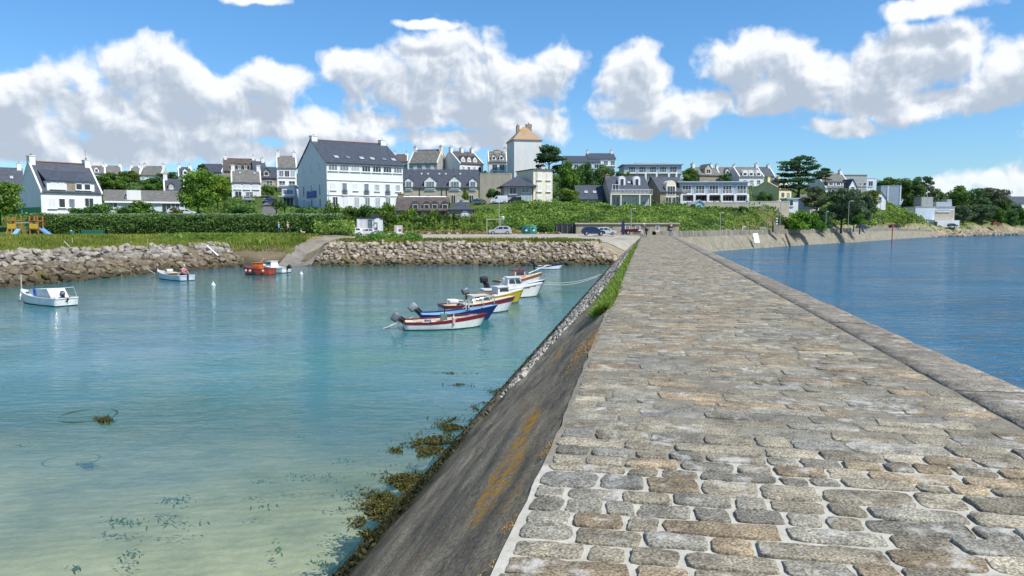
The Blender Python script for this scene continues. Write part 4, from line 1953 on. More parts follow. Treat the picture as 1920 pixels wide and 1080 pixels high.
# big flat-fronted dormer
dz, dt = h.h - .1, h.h + 1.9
x0, x1 = h.L * .10, h.L * .88
d = MB().box((x0 + x1) / 2, 1.4, (dz + dt) / 2, x1 - x0, 2.9, dt - dz).build('dormer', M_white, h.root)
MB().prism([(-.35, dt), (h.D / 2, dt + 2.9), (h.D / 2, dt + 3.05), (-.35, dt + .15)], x0 - .2, x1 + .2, 'x').build('dormer_roof', M_slate, d)
MB().box(h.L * .49, -.08, (dz + dt) / 2 + .1, h.L * .14, .06, 1.4).build('stone_panel', M_stn, d)
for u in (.21, .335):
    h.win('f', u, dz + .55, 1.1, 1.15, 's', out=.06)
for u in (.62, .76):
    h.win('f', u, dz + .5, 1.1, 1.2, 'w', 'n', out=.06)
h.win('f', .17, 1.2, 1.3, 1.9, 's')
for u in (.33, .49):
    h.win('f', u, 1.4, 1.1, 1.7, 'w')
h.win('f', .78, 1.6, 1.6, 1.7, 'w')
MB().box(h.L * .34, -.08, 1.15, h.L * .46, .12, .12).build('sill_band', M_grey, h.root)
MB().box(-.03, h.D / 2 - .5, .6, .07, h.D - 1.2, 1.7).build('green_base', M_green_s, h.root)
# porch at its left side
h2 = House('porch_annex', 'small slate roofed annex with red door at the gable of the white house', 27, 146, 50, 34, 3.4, 403, 374, 352, 'hip', M_white, M_slate, cat='annex')
h2.win('f', .78, 0.1, 1.0, 2.1, 'door', 'n')
MB().box(h2.L * .78, -.08, 1.15, .9, .05, 2.0).build('door', M_red, h2.root)
MB().box(h2.L * .3, -.04, .5, h2.L * .55, .06, 1.1).build('green_base', M_green_s, h2.root)
h = House('house', 'long grey slate roofed house behind the left edge tree', -60, 165, 44, 36, 10, 400, 352, 313, 'gable', M_grey, M_slate)
h.row('f', 3, .5, .92, 1.5, 1.1, 1.4)
h.chimney(.99, m_=M_white)
h.skylight(.8, .5)

# low hangar with pale blue wall
h = House('warehouse', 'long low grey roofed warehouse with pale blue wall right of the white house', 196, 150, 346, 27, 12, 403, 376, 357, 'gable', M_pale, M_slate2, cat='warehouse')
MB().box(h.L * .36, 1.6, h.h + .85, 2.6, 3.0, 2.6).build('roof_box', M_white, h.root)
MB().box(h.L * .28, .8, h.h + .55, .7, .7, .9).build('vent', M_white, h.root)
h.win('f', .79, .5, 2.6, 2.0, 'w', 'n')
h.win('f', .88, .5, 1.6, 2.0, 'w', 'm')
h.win('f', .1, 1.4, 1.6, 1.2, 'w')
MB().box(h.L / 2, -.25, h.h - .25, h.L, .4, .35).build('fascia', M_wpaint, h.root)

# stone cottage beside it
h = House('cottage', 'stone cottage with slate roof and white gable edge left of the big green tree', 308, 180, 346, 26, 8, 380, 358, 336, 'gable', M_stn, M_slate, coping=M_white, cat='cottage')
h.chimney(.03, m_=M_white)
h.win('f', .45, 1.0, .9, 1.6, 'w', 'n')
h.win('f', .60, 1.0, .5, 1.6, 'w', 'n')
h.dormer(.35, 1.3, 1.0, pane='l')

# far houses on the left skyline
def skyhouse(label, pa, pb, Y, yb, ye, yr, th=6, wall=M_white, rm=M_slate2, ch=(0, 1), D=8, nw=3, dm=(), name='house', roof='gable', cop=M_white, pane=None):
    hh = House(name, label, pa, Y, pb, th, D, yb, ye, yr, roof, wall, rm, coping=cop if roof == 'gable' else None)
    for c_ in ch:
        hh.chimney(c_, m_=M_white if wall is not M_stn else M_stn, top=.9)
    if nw:
        hh.row('f', nw, .16, .84, max(.6, hh.h - 2.0), 1.0, 1.3, pane=pane)
        if hh.h > 5.2:
            hh.row('f', nw, .16, .84, max(.6, hh.h - 4.9), 1.0, 1.5, pane=pane)
    for u in dm:
        hh.dormer(u, 1.5, 1.3)
    return hh


skyhouse('small white house with chimney pair on the far left skyline behind the white house', 166, 196, 262, 345, 325, 311, dm=(.5,), th=26)
skyhouse('grey roofed house second from left on the far skyline', 197, 228, 258, 348, 326, 311, wall=M_beige, th=28)
skyhouse('white gabled house in middle of the far left skyline', 243, 262, 262, 348, 328, 313, th=20, nw=2)
skyhouse('white house with bright right chimney on the far left skyline', 262, 302, 258, 348, 328, 312, th=8)
skyhouse('small slate house with white left gable above the stone cottage', 335, 360, 232, 350, 330, 314, nw=2, dm=(.5,), rm=M_slate, th=26)
skyhouse('grey roofed house just left of the brown roofed villa', 372, 416, 250, 345, 322, 308, wall=M_grey, rm=M_slate, ch=(1,))
# brown roofed villa with many dormers on the hill
h = House('house', 'large brown roofed stone house with row of dormers high on the hill', 419, 238, 478, 18, 11, 345, 320, 298, 'gable', M_stn, M_brown, ridge=M_ridge)
for u in (.3, .5, .7, .88):
    h.dormer(u, 1.3, 1.6, f0=.1, kind='arch', wall=M_brown, pane='m')
h.chimney(.05, m_=M_white)
h.chimney(.95, m_=M_white)
h.row('f', 4, .15, .85, 1.0, 1.0, 1.5)
h = House('house', 'stone gable house beside the brown roofed villa on the hill', 478, 232, 500, 28, 9, 345, 322, 303, 'gable', M_stn, M_slate)
h.win('f', .5, 1.8, 1.0, 1.4)
h.chimney(.9, m_=M_white)
# white house grey roof
h = House('house', 'white house with plain grey roof just right of the big green tree', 434, 190, 489, 20, 9, 371, 341, 319, 'gable', M_white, M_slate2, coping=M_white)
h.chimney(.02, m_=M_white, pots=1)
h.chimney(.98, m_=M_white, pots=1)
h.row('f', 3, .2, .82, 2.2, 1.5, 1.3, 's')
h.win('f', .22, .1, 1.6, 1.6, 'w', 'n')
h.win('f', .6, .1, 1.8, 1.5, 'w', 'm')
h.skylight(.3, .7, .7, .8)
h.skylight(.8, .7, .7, .8)
h = House('house', 'stone house with front gable and balcony between two white houses on the hill', 486, 213, 524, 14, 9, 352, 333, 314, 'gable', M_stn, M_slate)
h.dormer(.35, 1.8, 1.4)
h.win('f', .5, .4, 1.8, 1.6, 'w', 'n')
h.win('r', .5, 1.0, 1.0, 1.4)
h.balcony(.1, .8, .3)
h = House('house', 'tall grey roofed white house with flower balcony left of the big white hotel', 519, 200, 556, 18, 10, 365, 314, 293, 'gable', M_white, M_slate2, coping=M_white)
h.chimney(.08, m_=M_white)
h.chimney(.92, m_=M_white)
h.row('f', 3, .22, .8, 4.7, 1.2, 1.7)
h.row('f', 2, .25, .75, 2.0, 1.6, 1.7, pane='n')
h.balcony(.0, 1.0, 1.8, 1.4)
MB().box(h.L * .5, -1.45, 1.9, h.L * .95, .3, .4).build('flower_boxes', mat('mixed flowers', (.45, .12, .04), .8, .5, 6, col2=(.10, .14, .03)), h.root)
h = House('shop', 'low pale blue shop with flat canopy at the left foot of the hotel', 528, 178, 552, 3, 6, 388, 349, None, 'flat', M_pale, M_wpaint, cat='shop')
h.win('f', .5, .2, 2.4, 2.0, 'w', 'n')
h.win('f', .5, 2.9, 2.4, 1.2, 'w', 'm')
MB().box(h.L / 2, -.8, 2.5, h.L + .8, 1.6, .2).build('canopy', M_wpaint, h.root)

# the big white hotel
h = House('hotel', 'big white three storey building with long slate roof and blue sign on its gable', 612, 160, 755, 33, 20, 394, 304, 263, 'gable', M_white, M_slate, cat='building', over=.35, ridge=M_ridge)
hotel = h
h.chimney(.02, 1.3, 1.7, .9, m_=M_white, pots=1)
h.chimney(.97, 1.3, 1.7, .9, m_=M_white, pots=1)
H_ = h.h
MB().box(h.L / 2, -.10, H_ * .64, h.L, .14, .14).build('string_course', M_wpaint, h.root)
MB().box(h.L / 2, -.10, H_ * .325, h.L, .14, .14).build('string_course', M_wpaint, h.root)
MB().box(h.L / 2, -.25, H_ - .1, h.L + .4, .35, .18).build('gutter', M_iron, h.root)
h.row('f', 7, .08, .93, H_ - 1.75, 2.0, 1.35, 'w')
for i, u in enumerate(np.linspace(.08, .93, 7)):
    if i % 2 == 0:
        h.win('f', u, H_ * .64 - 2.2, 1.1, 1.5, 's' if i < 3 else 'w', 'l')
    else:
        h.win('f', u, H_ * .64 - 3.2, 1.1, 2.6, 'w', 'm')
        h.balcony(u - .035, u + .035, H_ * .64 - 3.15, .25, rail=M_iron)
for i, u in enumerate(np.linspace(.1, .93, 7)):
    h.win('f', u, H_ * .325 - 2.7, 1.15, 2.3, 's' if i == 1 else 'w', 'nnlmlmn'[i])
for i, u in enumerate((.22, .50, .78)):
    h.win('l', u, H_ - 1.3, .95, 1.5, 'w', 'm')
    h.win('l', u, H_ * .62 - (3.0 if i != 1 else 2.0), 1.1, 2.4 if i != 1 else 1.4, 'w', 'n' if i == 0 else 'm')
    h.win('l', u, .8, 1.1, 1.8, 'w', 'm')
for u in (.17, .32, .50, .64, .80, .93):
    h.skylight(u, .22, 1.1, 1.3, M_mwin if u in (.32, .8) else M_lwin)
# blue sign: dim paler strokes only, nothing legible
sg = MB().box(-.12, h.D * .5, H_ * .36, .12, 6.4, 1.55).build('sign_board', M_bluep, h.root)
mb = MB()
q_ = random.Random(3)
yy = h.D * .5 + 2.7
while yy > h.D * .5 - 2.8:
    w_ = q_.uniform(.15, .5)
    mb.box(-.2, yy - w_ / 2, H_ * .36 + q_.uniform(-.1, .15), .03, w_, .28)
    yy -= w_ + .14
mb.build('lettering', mat('faded sign strokes', (.16, .24, .5), .6, .1), sg)
MB().box(-1.2, h.D * .55, 1.6, 2.2, .08, 1.1).build('terrace_screen', M_pale, h.root)

# slate terrace with gabled dormers
h = House('terrace_house', 'long stone terrace with slate roof and white gabled dormers right of the hotel', 742, 192, 896, 2, 11, 384, 351, 319, 'gable', M_beige, M_slate, cat='house')
for u, w_ in ((.16, 2.0), (.42, 3.0), (.72, 3.0), (.94, 2.0)):
    h.dormer(u, w_, 2.2, z0=h.h - .6, f0=-.02, wall=M_white, ww=w_ * .7, wh=1.9, pane='m', rise=w_ * .42)
for u in (.3, .38, .52, .6, .78):
    h.skylight(u, .72, .6, .8)
for u in (.16, .42, .72, .94):
    h.win('f', u - .02, .3, 1.2, 2.2, 'w', 'n')
    h.win('f', u + .05, .3, 1.0, 1.5, 'w')
for u in (.29, .56, .62, .84):
    MB().tube([(h.L * u, -.12, 0), (h.L * u, -.12, h.h - .1)], .08, 6).build('downpipe', M_iron, h.root)
# long brown roofed boathouse in the shrubs
h = House('boathouse', 'long low house with dark brown roof and arched dormers half hidden by shrubs', 742, 142, 838, 2, 9, 412, 394, 371, 'gable', M_stn, M_brown, cat='house', ridge=M_white)
h.chimney(.03, 1.1, 1.5, .7, m_=M_stn)
for u in (.38, .60, .76, .96):
    h.dormer(u, 1.5, .8, f0=.08, kind='arch', wall=M_brown, ww=1.0, wh=.9)
h.row('f', 4, .2, .9, .3, 1.0, 1.2, 'd', 'n')
h = House('annex', 'stone annex with slate hip roof and white arched window by the palms', 842, 138, 886, 2, 8, 416, 394, 376, 'hip', M_stn, M_slate, cat='annex')
h.win('f', .68, .3, 1.5, 1.2, 'w', 'm')
MB().lathe([(.62, 0), (.62, .05)], 16, (h.L * .68, -.06, 1.45), 'y').build('arch_window', M_wpaint, h.root)

# back row behind the terrace
skyhouse('little dark roofed house right behind the hotel roof', 737, 764, 238, 330, 303, 290, rm=M_brown, nw=2)
h = House('house', 'grey house with brown ridge and cream right gable above the slate terrace', 767, 232, 820, -14, 9, 335, 306, 283, 'gable', M_grey, M_slate2, coping=M_cream, ridge=M_ridge)
h.row('f', 3, .22, .82, h.h - 2.4, 1.1, 1.7, 's')
h.chimney(.03, m_=M_white)
h.chimney(.97, m_=M_cream)
h = House('house', 'white house with tall blank left gable and small dormers above the slate terrace', 862, 228, 906, 32, 13, 335, 306, 284, 'gable', M_white, M_brown, coping=M_white)
h.chimney(.03, m_=M_white)
h.chimney(.5, m_=M_white)
h.chimney(.95, m_=M_white)
h.row('f', 4, .15, .85, h.h - 2.5, 1.0, 1.6)
for u in (.2, .45, .7):
    h.dormer(u, 1.4, 1.1, pane='l')
h.win('l', .7, h.h - 2.5, .9, 1.3)
h = House('house', 'white house with two dormers and twin windows just left of the tower house', 916, 225, 950, 3, 9, 332, 303, 285, 'gable', M_white, M_slate2, coping=M_cream)
h.chimney(.5, 2.0, 1.3, .5, m_=M_beige)
h.chimney(.97, m_=M_cream)
h.row('f', 2, .35, .75, h.h - 2.6, 1.5, 1.9, pane='n')
h.dormer(.3, 1.4, 1.2)
h.dormer(.72, 1.4, 1.2)
h.row('f', 2, .35, .75, .5, 1.2, 1.4)
# tower
h = House('tower_house', 'tall blank white tower house with lichen covered pyramid roof', 964, 212, 1016, 12, 10, 350, 262, 233, 'pyramid', mat('tower render', (0.68, 0.68, 0.66), .9, .03, .5, stain=.08), M_rust, cat='tower')
tw = h
for u, y_, t_ in ((.28, .55, .35), (.68, .55, .75)):
    mb = MB().box(h.L * u, h.D * y_, h.hr + t_ - 1.2, .8 if u < .5 else 1.7, 1.2, 2.6)
    mb.build('chimney', M_stn, h.root)
    MB().lathe([(.16, 0), (.13, .45)], 8, (h.L * u, h.D * y_, h.hr + t_ + .1)).build('chimney_pot', M_pot, h.root)
h.row('l', 1, .5, .5, h.h - 6, .8, 1.2)
# retaining wall left of it
w_ = House('retaining_wall', 'tall plain concrete retaining wall below the tower house', 900, 175, 958, -6, 2, 386, 327, None, 'flat', M_beige, M_beige, cat='wall', over=.02)
# cream narrow house
h = House('house', 'narrow cream three storey house with bright front and shaded left side', 1000, 158, 1036, 24, 8.5, 384, 318, None, 'shed', M_cream, M_slate2, cat='house')
for z_ in (h.h - 2.1, h.h - 4.5, h.h - 6.9):
    h.win('f', .32, z_, .9, 1.5, 's')
    h.win('f', .78, z_, .9, 1.5, 's')
h.chimney(.8, .9, .9, .7, m_=M_white, y=3)
h2 = House('house', 'low pinkish house with flared dark slate hip roof in front of the tower', 946, 157, 998, 6, 9, 384, 350, 331, 'hip', mat('pinkish render', (.46, .39, .36), .9, .08, .6), M_slate, over=.9)
h2.win('f', .75, 2.5, 1.6, 1.2, 'w', 'm')
h2.win('f', .3, 2.2, 1.5, 1.4, 'w', 'n')
h2.win('f', .78, .1, 2.2, 2.0, 'w', 'l')

# long blue grey buildings behind the pine
h = House('apartment_building', 'long blue grey building with dark roof behind the pine trees', 1060, 275, 1125, 2, 12, 330, 304, 293, 'gable', M_pale, M_slate, cat='building')
h.row('f', 5, .12, .9, h.h - 2.2, 1.5, 1.5, pane='n')
h.row('f', 5, .12, .9, h.h - 5, 1.5, 1.5)
h = House('apartment_building', 'taller blue grey building with white chimneys above the pine trees', 1104, 278, 1154, 2, 12, 335, 298, 288, 'gable', M_pale, M_slate, cat='building')
h.row('f', 4, .12, .9, h.h - 2.4, 1.6, 1.7, pane='n')
h.row('f', 4, .12, .9, h.h - 5.4, 1.6, 1.7)
h.balcony(.3, 1.0, h.h - 2.5)
h.chimney(.02, m_=M_white)
h.chimney(.95, m_=M_white)
# modern apartment block with zinc roof
h = House('apartment_building', 'wide grey apartment block with flat zinc roof and balconies on the hill', 1170, 232, 1278, -2, 14, 357, 309, None, 'flat', M_bluegr, M_zinc, cat='building', over=.6)
h.row('f', 5, .14, .86, h.h - 2.4, 2.2, 1.9, pane='n')
h.row('f', 5, .12, .90, h.h - 5.4, 2.9, 2.0, pane='m')
h.balcony(.0, 1.0, h.h - 2.6, 1.3, rail=M_zinc)
h.balcony(.22, 1.0, h.h - 5.5, 1.3, rail=M_zinc)
for u in (.37, .56, .77, .9):
    h.box('pillar', M_wpaint, h.L * u, -1.25, (h.h - 2.7) / 2, .55, .4, h.h - 2.7)
h.box('upper_storey', M_zinc, h.L * .5, h.D * .5, h.h + .55, h.L * .55, h.D * .6, .6)

# small slate house with skylights
h = House('cottage', 'small slate roofed cottage with two bright skylights above the green bank', 1083, 163, 1130, 2, 8, 387, 373, 349, 'gable', M_beige, M_slate, cat='cottage')
h.skylight(.38, .45, .9, 1.0)
h.skylight(.72, .45, .9, 1.0)
h.win('f', .5, .3, 1.5, .9, 'w', 'n')
# dormer and balcony house
h = House('house', 'beige house with slate roof two arched dormers and a long white balcony', 1143, 160, 1217, 4, 10, 390, 359, 332, 'gable', M_beige, M_slate)
h.chimney(.02, .9, 1.2, .4, m_=M_stn)
h.dormer(.36, 1.5, 1.4, f0=.38, kind='arch', wall=M_white, ww=.8, wh=1.6)
h.dormer(.74, 1.5, 1.4, f0=.38, kind='arch', wall=M_white, ww=.8, wh=1.6)
h.skylight(.56, .55, .8, .9)
h.balcony(.0, 1.04, 2.9, 1.6, rail=M_wpaint)
h.win('f', .16, .3, 1.6, 2.2, 'w', 'm')
h.row('f', 3, .42, .88, .3, 1.8, 2.2, 'w', 'l')
h.win('f', .15, h.h - .1, 1.4, 1.6, 'w', 'n')
for u in (.0, .25, .72, .99):
    h.box('post', M_cream, h.L * u, -1.5, 1.4, .25, .25, 2.8)
# stone house with front dormer
h = House('house', 'stone house with steep roof and cream wall dormer beside the white balcony hotel', 1238, 168, 1288, 14, 9, 388, 359, 333, 'gable', M_stn, M_slate)
h.dormer(.4, 2.4, 2.2, z0=h.h - .9, f0=-.02, wall=M_cream, kind='arch', ww=1.9, wh=2.0)
h.win('f', .3, .4, 1.5, 2.0, 'w', 'n')
h.win('f', .58, .4, 1.5, 2.0, 'w', 'n')
# modern hotel with white balconies
h = House('hotel', 'three storey grey panelled hotel with white balconies and pillars', 1275, 170, 1402, -1, 13, 386, 342, None, 'flat', M_bluegr, M_zinc, cat='building', over=.5)
for fl, z_ in enumerate((h.h - 2.7, h.h - 5.4, h.h - 8.1)):
    for i, u in enumerate((.10, .30, .50, .70, .91)):
        if z_ < .0:
            z_ = .1
        h.win('f', u, z_ + .15, 2.1, 2.0 if fl else 1.9, 'w', 'n')
        if fl:
            MB().box(h.L * u, -.02, z_ + 1.1, 2.9, .06, 2.3).build('curtain_wall', M_maroon, h.root)
        if fl < 2:
            h.balcony(u - .085, u + .085, z_, 1.2, solid=(fl == 1))
for u in (.01, .2, .4, .6, .8, .985):
    h.box('pillar', M_wpaint, h.L * u, -.9, (h.h - 2.9) / 2, .5, .9, h.h - 2.9)
h.box('slab', M_wpaint, h.L * .5, -.6, h.h - 2.82, h.L, 1.15, .2)
# retaining walls below
House('retaining_wall', 'long low stone retaining wall below the white balcony hotel', 1290, 157, 1404, 1, .6, 396, 381, None, 'flat', M_beige, M_grey, cat='wall', over=.03)
House('retaining_wall', 'sloping beige garden wall right of the white balcony hotel', 1402, 165, 1480, 8, .6, 396, 379, None, 'flat', M_beige, M_grey, cat='wall', over=.03)
h = House('garden_hut', 'small pale blue hut standing against the stone wall below the hotel', 1303, 155, 1320, 0, 2, 392, 382, 376, 'fgable', mat('sky blue paint', (.30, .55, .66), .7, .06), M_zinc, cat='hut')
h.win('f', .5, .1, .8, .9, 'w', 'm')

# right back row
h = House('house', 'stone house with brown tiled roof and gabled front left of the skyline row', 1312, 245, 1352, 18, 10, 352, 328, 314, 'gable', M_stn, M_slate2)
h.chimney(.03, m_=M_white)
h.chimney(.9, m_=M_white)
h.dormer(.45, 2.6, 1.8, wall=M_beige)
h.win('f', .3, .8, 1.1, 1.4)
skyhouse('narrow grey roofed house in the middle of the right skyline row', 1350, 1388, 252, 350, 329, 314, rm=M_slate2, dm=(.4, .8))
h = House('house', 'white house with three round dormers on the right skyline', 1386, 246, 1432, 6, 10, 360, 331, 314, 'gable', M_white, M_slate2, coping=M_white)
h.chimney(.98, m_=M_white)
for u in (.25, .5, .8):
    h.dormer(u, 1.8, 1.2, kind='arch', wall=M_white, f0=.05)
h.row('f', 3, .25, .8, 2.4, 1.2, 1.5)
h.balcony(.4, 1.0, 2.0)
skyhouse('long low slate house with white gable left of the great cypress', 1426, 1452, 252, 352, 330, 314, rm=M_slate, wall=M_grey, ch=(1,))
h = House('house', 'small yellow fronted house with olive shaded gable below the great cypress', 1461, 200, 1484, 30, 9, 380, 354, 341, 'gable', M_lemon, M_slate, coping=M_lemon)
h.chimney(.03, m_=M_lemon)
h.chimney(.97, m_=M_lemon)
h.row('f', 2, .3, .75, h.h - 2.4, 1.2, 1.5)
h.dormer(.28, 1.3, 1.1)
h.dormer(.7, 1.3, 1.1)
MB().box(h.L / 2, -.9, .2, h.L, 1.6, .25).build('terrace', M_dark, h.root)
h = House('garage', 'small white flat roofed garage beside the yellow house', 1477, 176, 1497, 2, 4, 387, 373, None, 'flat', M_white, M_zinc, cat='garage')
h.win('f', .35, .1, .9, 1.4, 'w', 'n')
h = House('house', 'low white house with blue shutters among trees right of the yellow house', 1506, 190, 1536, 2, 7, 392, 378, 366, 'gable', M_white, M_slate2)
h.row('f', 3, .2, .8, .6, 1.2, 1.1)
h = House('house', 'big slate roofed house with three dormers right of the great cypress', 1548, 238, 1598, 5, 14, 362, 352, 326, 'gable', M_white, M_slate2, coping=M_white)
h.chimney(.97, m_=M_white)
for u in (.25, .52, .78):
    h.dormer(u, 2.0, 1.3, f0=.12, kind='flat', wall=M_white, pane='n')
h.row('f', 4, .15, .85, .5, 1.2, 1.2)
h = House('house', 'small white gable house wedged beside the big slate roofed house', 1592, 236, 1606, 6, 7, 362, 350, 337, 'fgable', M_white, M_slate)
h.win('f', .5, .8, 1.2, 1.2)
h = House('apartment_building', 'tall plain grey beige block on the right skyline', 1578, 262, 1626, 4, 14, 362, 328, None, 'flat', M_grey, M_zinc, cat='building', over=.2)
h.row('f', 2, .75, .92, 2.5, .9, 1.2)
h = House('apartment_building', 'pale blue white block adjoining the grey block on the right skyline', 1624, 265, 1644, 4, 12, 362, 334, None, 'flat', M_pale, M_pale, cat='building', over=.1)
h.win('f', .45, 2.4, 1.6, 1.8, 'w', 'n')
h = House('house', 'tiny white house with pointed gables on top of the green slope', 1640, 255, 1661, 3, 6, 377, 372, 359, 'fgable', M_white, M_slate)
h.win('f', .5, .3, 1.0, 1.1)
h = House('warehouse', 'blue grey metal warehouse before the wood on the right', 1652, 285, 1690, -6, 14, 384, 349, None, 'flat', M_bluegr, M_bluegr, cat='warehouse', over=.05)
for u in (.35, .97):
    h.box('white_strip', M_pale, h.L * u, -.06, h.h / 2, .5, .12, h.h)
# fishing port building
h = House('harbour_building', 'white and grey modern harbour building by the water at right', 1717, 290, 1790, -2, 14, 426, 388, None, 'flat', M_white, M_grey, cat='building', over=.3)
h.box('blue_panel', M_pale, h.L * .24, -.12, h.h * .66, h.L * .50, .25, h.h * .56)
h.box('grey_band', M_beige, h.L * .74, -.10, h.h * .62, h.L * .48, .2, h.h * .46)
h.win('f', .70, h.h - 1.9, 5.0, 1.0, 'w', 'l', out=.22)
h.box('painted_recess_shade', M_dark, h.L * .14, -.05, h.h * .17, h.L * .27, .1, h.h * .34)  # flat dark panel painted as the shade of a recess
h.box('projecting_wing', M_white, h.L * .72, -1.6, h.h * .17, h.L * .62, 3.0, h.h * .34)
h.win('f', .42, .3, 1.3, 1.8, 'd', 'n', out=3.15)
h.box('upper_block', M_grey, h.L * .36, 5, h.h + 2.0, h.L * .30, 6, 3.8)
h.box('roof_screen', M_zinc, h.L * .78, 4, h.h + 1.0, h.L * .40, 5, 2.0)
h.box('roof_turret', M_grey, h.L * .93, 4, h.h + 1.2, h.L * .12, 4, 3.6)
MB().tube([(h.L * .42, 4, h.h + 3.8), (h.L * .42, 4, h.h + 7.0)], .12, 6).build('mast', M_zinc, h.root)
# far right houses
h = House('house', 'dark slate roofed house with white gable at the far right', 1868, 362, 1912, 10, 12, 400, 379, 366, 'gable', M_beige, M_slate, coping=M_white)
h.row('f', 3, .2, .8, .8, 1.3, 1.3)
h.chimney(.02, m_=M_white, top=.2)
h = House('house', 'slate roofed house cut by the right picture edge', 1905, 356, 1965, 4, 12, 398, 381, 369, 'gable', M_white, M_slate)
h.row('f', 3, .2, .8, .8, 1.3, 1.3)

# low beige harbour store against the bank
h = House('store', 'long low beige flat roofed store at the foot of the green bank', 1080, 125, 1273, 0, 4, 440, 420.5, None, 'flat', mat('store render', (.42, .37, .28), .9, .1, .6, stain=.3), M_beige, cat='store', over=.15)
h.box('painted_eave_shadow', M_dark, h.L * .5, -.06, h.h - .12, h.L, .1, .14)  # dark strip standing in for the shadow under the eave
for u in (.50, .60):
    h.win('f', u, .75, .8, .75, 'w', 'm')
h.win('f', .79, .6, .6, .9, 'w', 'm')
h.win('f', .91, .1, .55, 1.35, 'd', 'n')
h.win('f', .34, .1, .5, 1.1, 'd', 'l')
h = House('fence_screen', 'dark slatted screen wall left of the long beige store', 1040, 126, 1079, 0, .15, 440, 422, None, 'flat', M_iron, M_iron, cat='fence', over=.03)
for u in (.1, .35, .6, .85):
    h.box('post', mat('weathered post', (.2, .22, .19), .8, .1), h.L * u, -.08, h.h / 2, .1, .1, h.h)

# white cabin
h = House('cabin', 'small white and grey cabin with flat dark roof beside two white cars', 668, 117, 712, 3, 4, 437, 410, None, 'flat', M_pale, M_iron, cat='cabin', over=.12)
h.win('f', .30, .6, 1.3, 1.5, 's')
h.win('f', .56, .1, .8, 1.9, 'd', 'm')
h.box('white_panel', M_wpaint, h.L * .08, -.05, h.h / 2, .35, .08, h.h)
h.box('white_panel', M_wpaint, h.L * .88, -.05, h.h / 2, h.L * .22, .08, h.h)
MB().box(h.L * .99, -.4, h.h * .5, .1, .1, h.h * 1.02).box(h.L * .93, -.4, h.h + .0, h.L * .14, .1, .1).build('door_frame', M_wpaint, h.root)
MB().lathe([(.22, 0), (.22, .03)], 12, (h.L * .84, -.13, .7), 'y').build('round_poster', mat('pink poster', (.45, .12, .3), .6, .2, 6), h.root)
h.box('roof_peak', M_slate, h.L * .72, 2.2, h.h + .45, 1.2, 1.2, .5)
# ------------------------------------------------------------------ vegetation
rngv = np.random.default_rng(99)


def inv_px(x, y, z):
    """pixel of a world point"""
    d = np.stack([x, y, z - CAMZ], -1)
    zc = d[..., 1] * CP - d[..., 2] * SP
    uc = d[..., 0] / zc
    vc = (d[..., 1] * SP + d[..., 2] * CP) / zc
    return 960 + uc * F, 540 - vc * F


def cover(name, n, px0, px1, Y0, Y1, size, lift, lm, label, cat, filt=None, clump=.35, col=(1, 1, 1), upright=False, tsc=.18):
    Y = rngv.uniform(Y0, Y1, n)
    px = rngv.uniform(px0, px1, n)
    X = (px - 960) / F * Y
    h = hgt(X, Y)
    sd_ = sdist(X, Y)
    keep = sd_ > 1.0
    if filt is not None:
        keep &= filt(X, Y, h, sd_, px)
    X, Y, h = X[keep], Y[keep], h[keep]
    nz_ = np.array([mnoise.noise(Vector((x * clump, y * clump, 0))) + .5 * mnoise.noise(Vector((x * clump * 2.6, y * clump * 2.6, 5))) for x, y in zip(X, Y)])
    up = lift * np.clip(.45 + nz_, .05, 1.6) * rngv.uniform(.25, 1, len(X))
    C = np.stack([X, Y, h + up], 1)
    nr = np.zeros_like(C)
    if upright:
        nr[:, 1] = -1
    else:
        nr[:, 2] = 1
        nr[:, 1] = -.5
    tt = np.array([mnoise.noise(Vector((x * tsc, y * tsc, 2))) for x, y in zip(X, Y)])
    t = np.clip(.45 + tt * .6 + nz_ * .35 + rngv.normal(0, .13, len(X)), 0, 1)
    if upright:
        s_ = size * rngv.uniform(.6, 1.4, len(C))
        a_ = rngv.uniform(0, np.pi, len(C))
        u = np.stack([np.cos(a_), np.sin(a_), np.zeros_like(a_)], 1) * (s_ * .16)[:, None]
        le = rngv.normal(0, .18, (len(C), 2)) * s_[:, None]
        top = C + np.stack([le[:, 0], le[:, 1], s_], 1)
        b0 = C * 1.0
        b0[:, 2] -= .05
        P_ = np.stack([b0 - u, b0 + u, top + u * .35, top - u * .35], 1).reshape(-1, 3)
        F_ = np.arange(4 * len(C)).reshape(-1, 4)
        T_ = np.repeat(t, 4)
    else:
        P_, F_, T_ = leaves(C, size, rngv, nr, .8, 1.4, t)
    o = link(name, np_mesh(name, P_, F_, lm, T_))
    o.color = (*col, 1)
    return tag(o, label, cat, kind='stuff')


LM_bank = leafmat('bank leaves', (0.045, 0.105, 0.014), (0.23, 0.35, 0.055))
LM_grass = leafmat('grass blades', (0.11, 0.16, 0.02), (0.32, 0.34, 0.06))
LM_dry = leafmat('dry grass', (0.17, 0.14, 0.05), (0.38, 0.30, 0.13))
LM_pale = leafmat('pale tamarisk', (0.16, 0.22, 0.10), (0.34, 0.40, 0.22))
# main green bank
cover('ground_cover', 34000, 872, 1450, 127, 156, .34, .75, LM_bank, 'dense bright green creeper covering the long bank above the car park', 'ground cover',
      lambda X, Y, h, s, px: (h > 2.95) & ~((Y > 148) & (px < 960)))
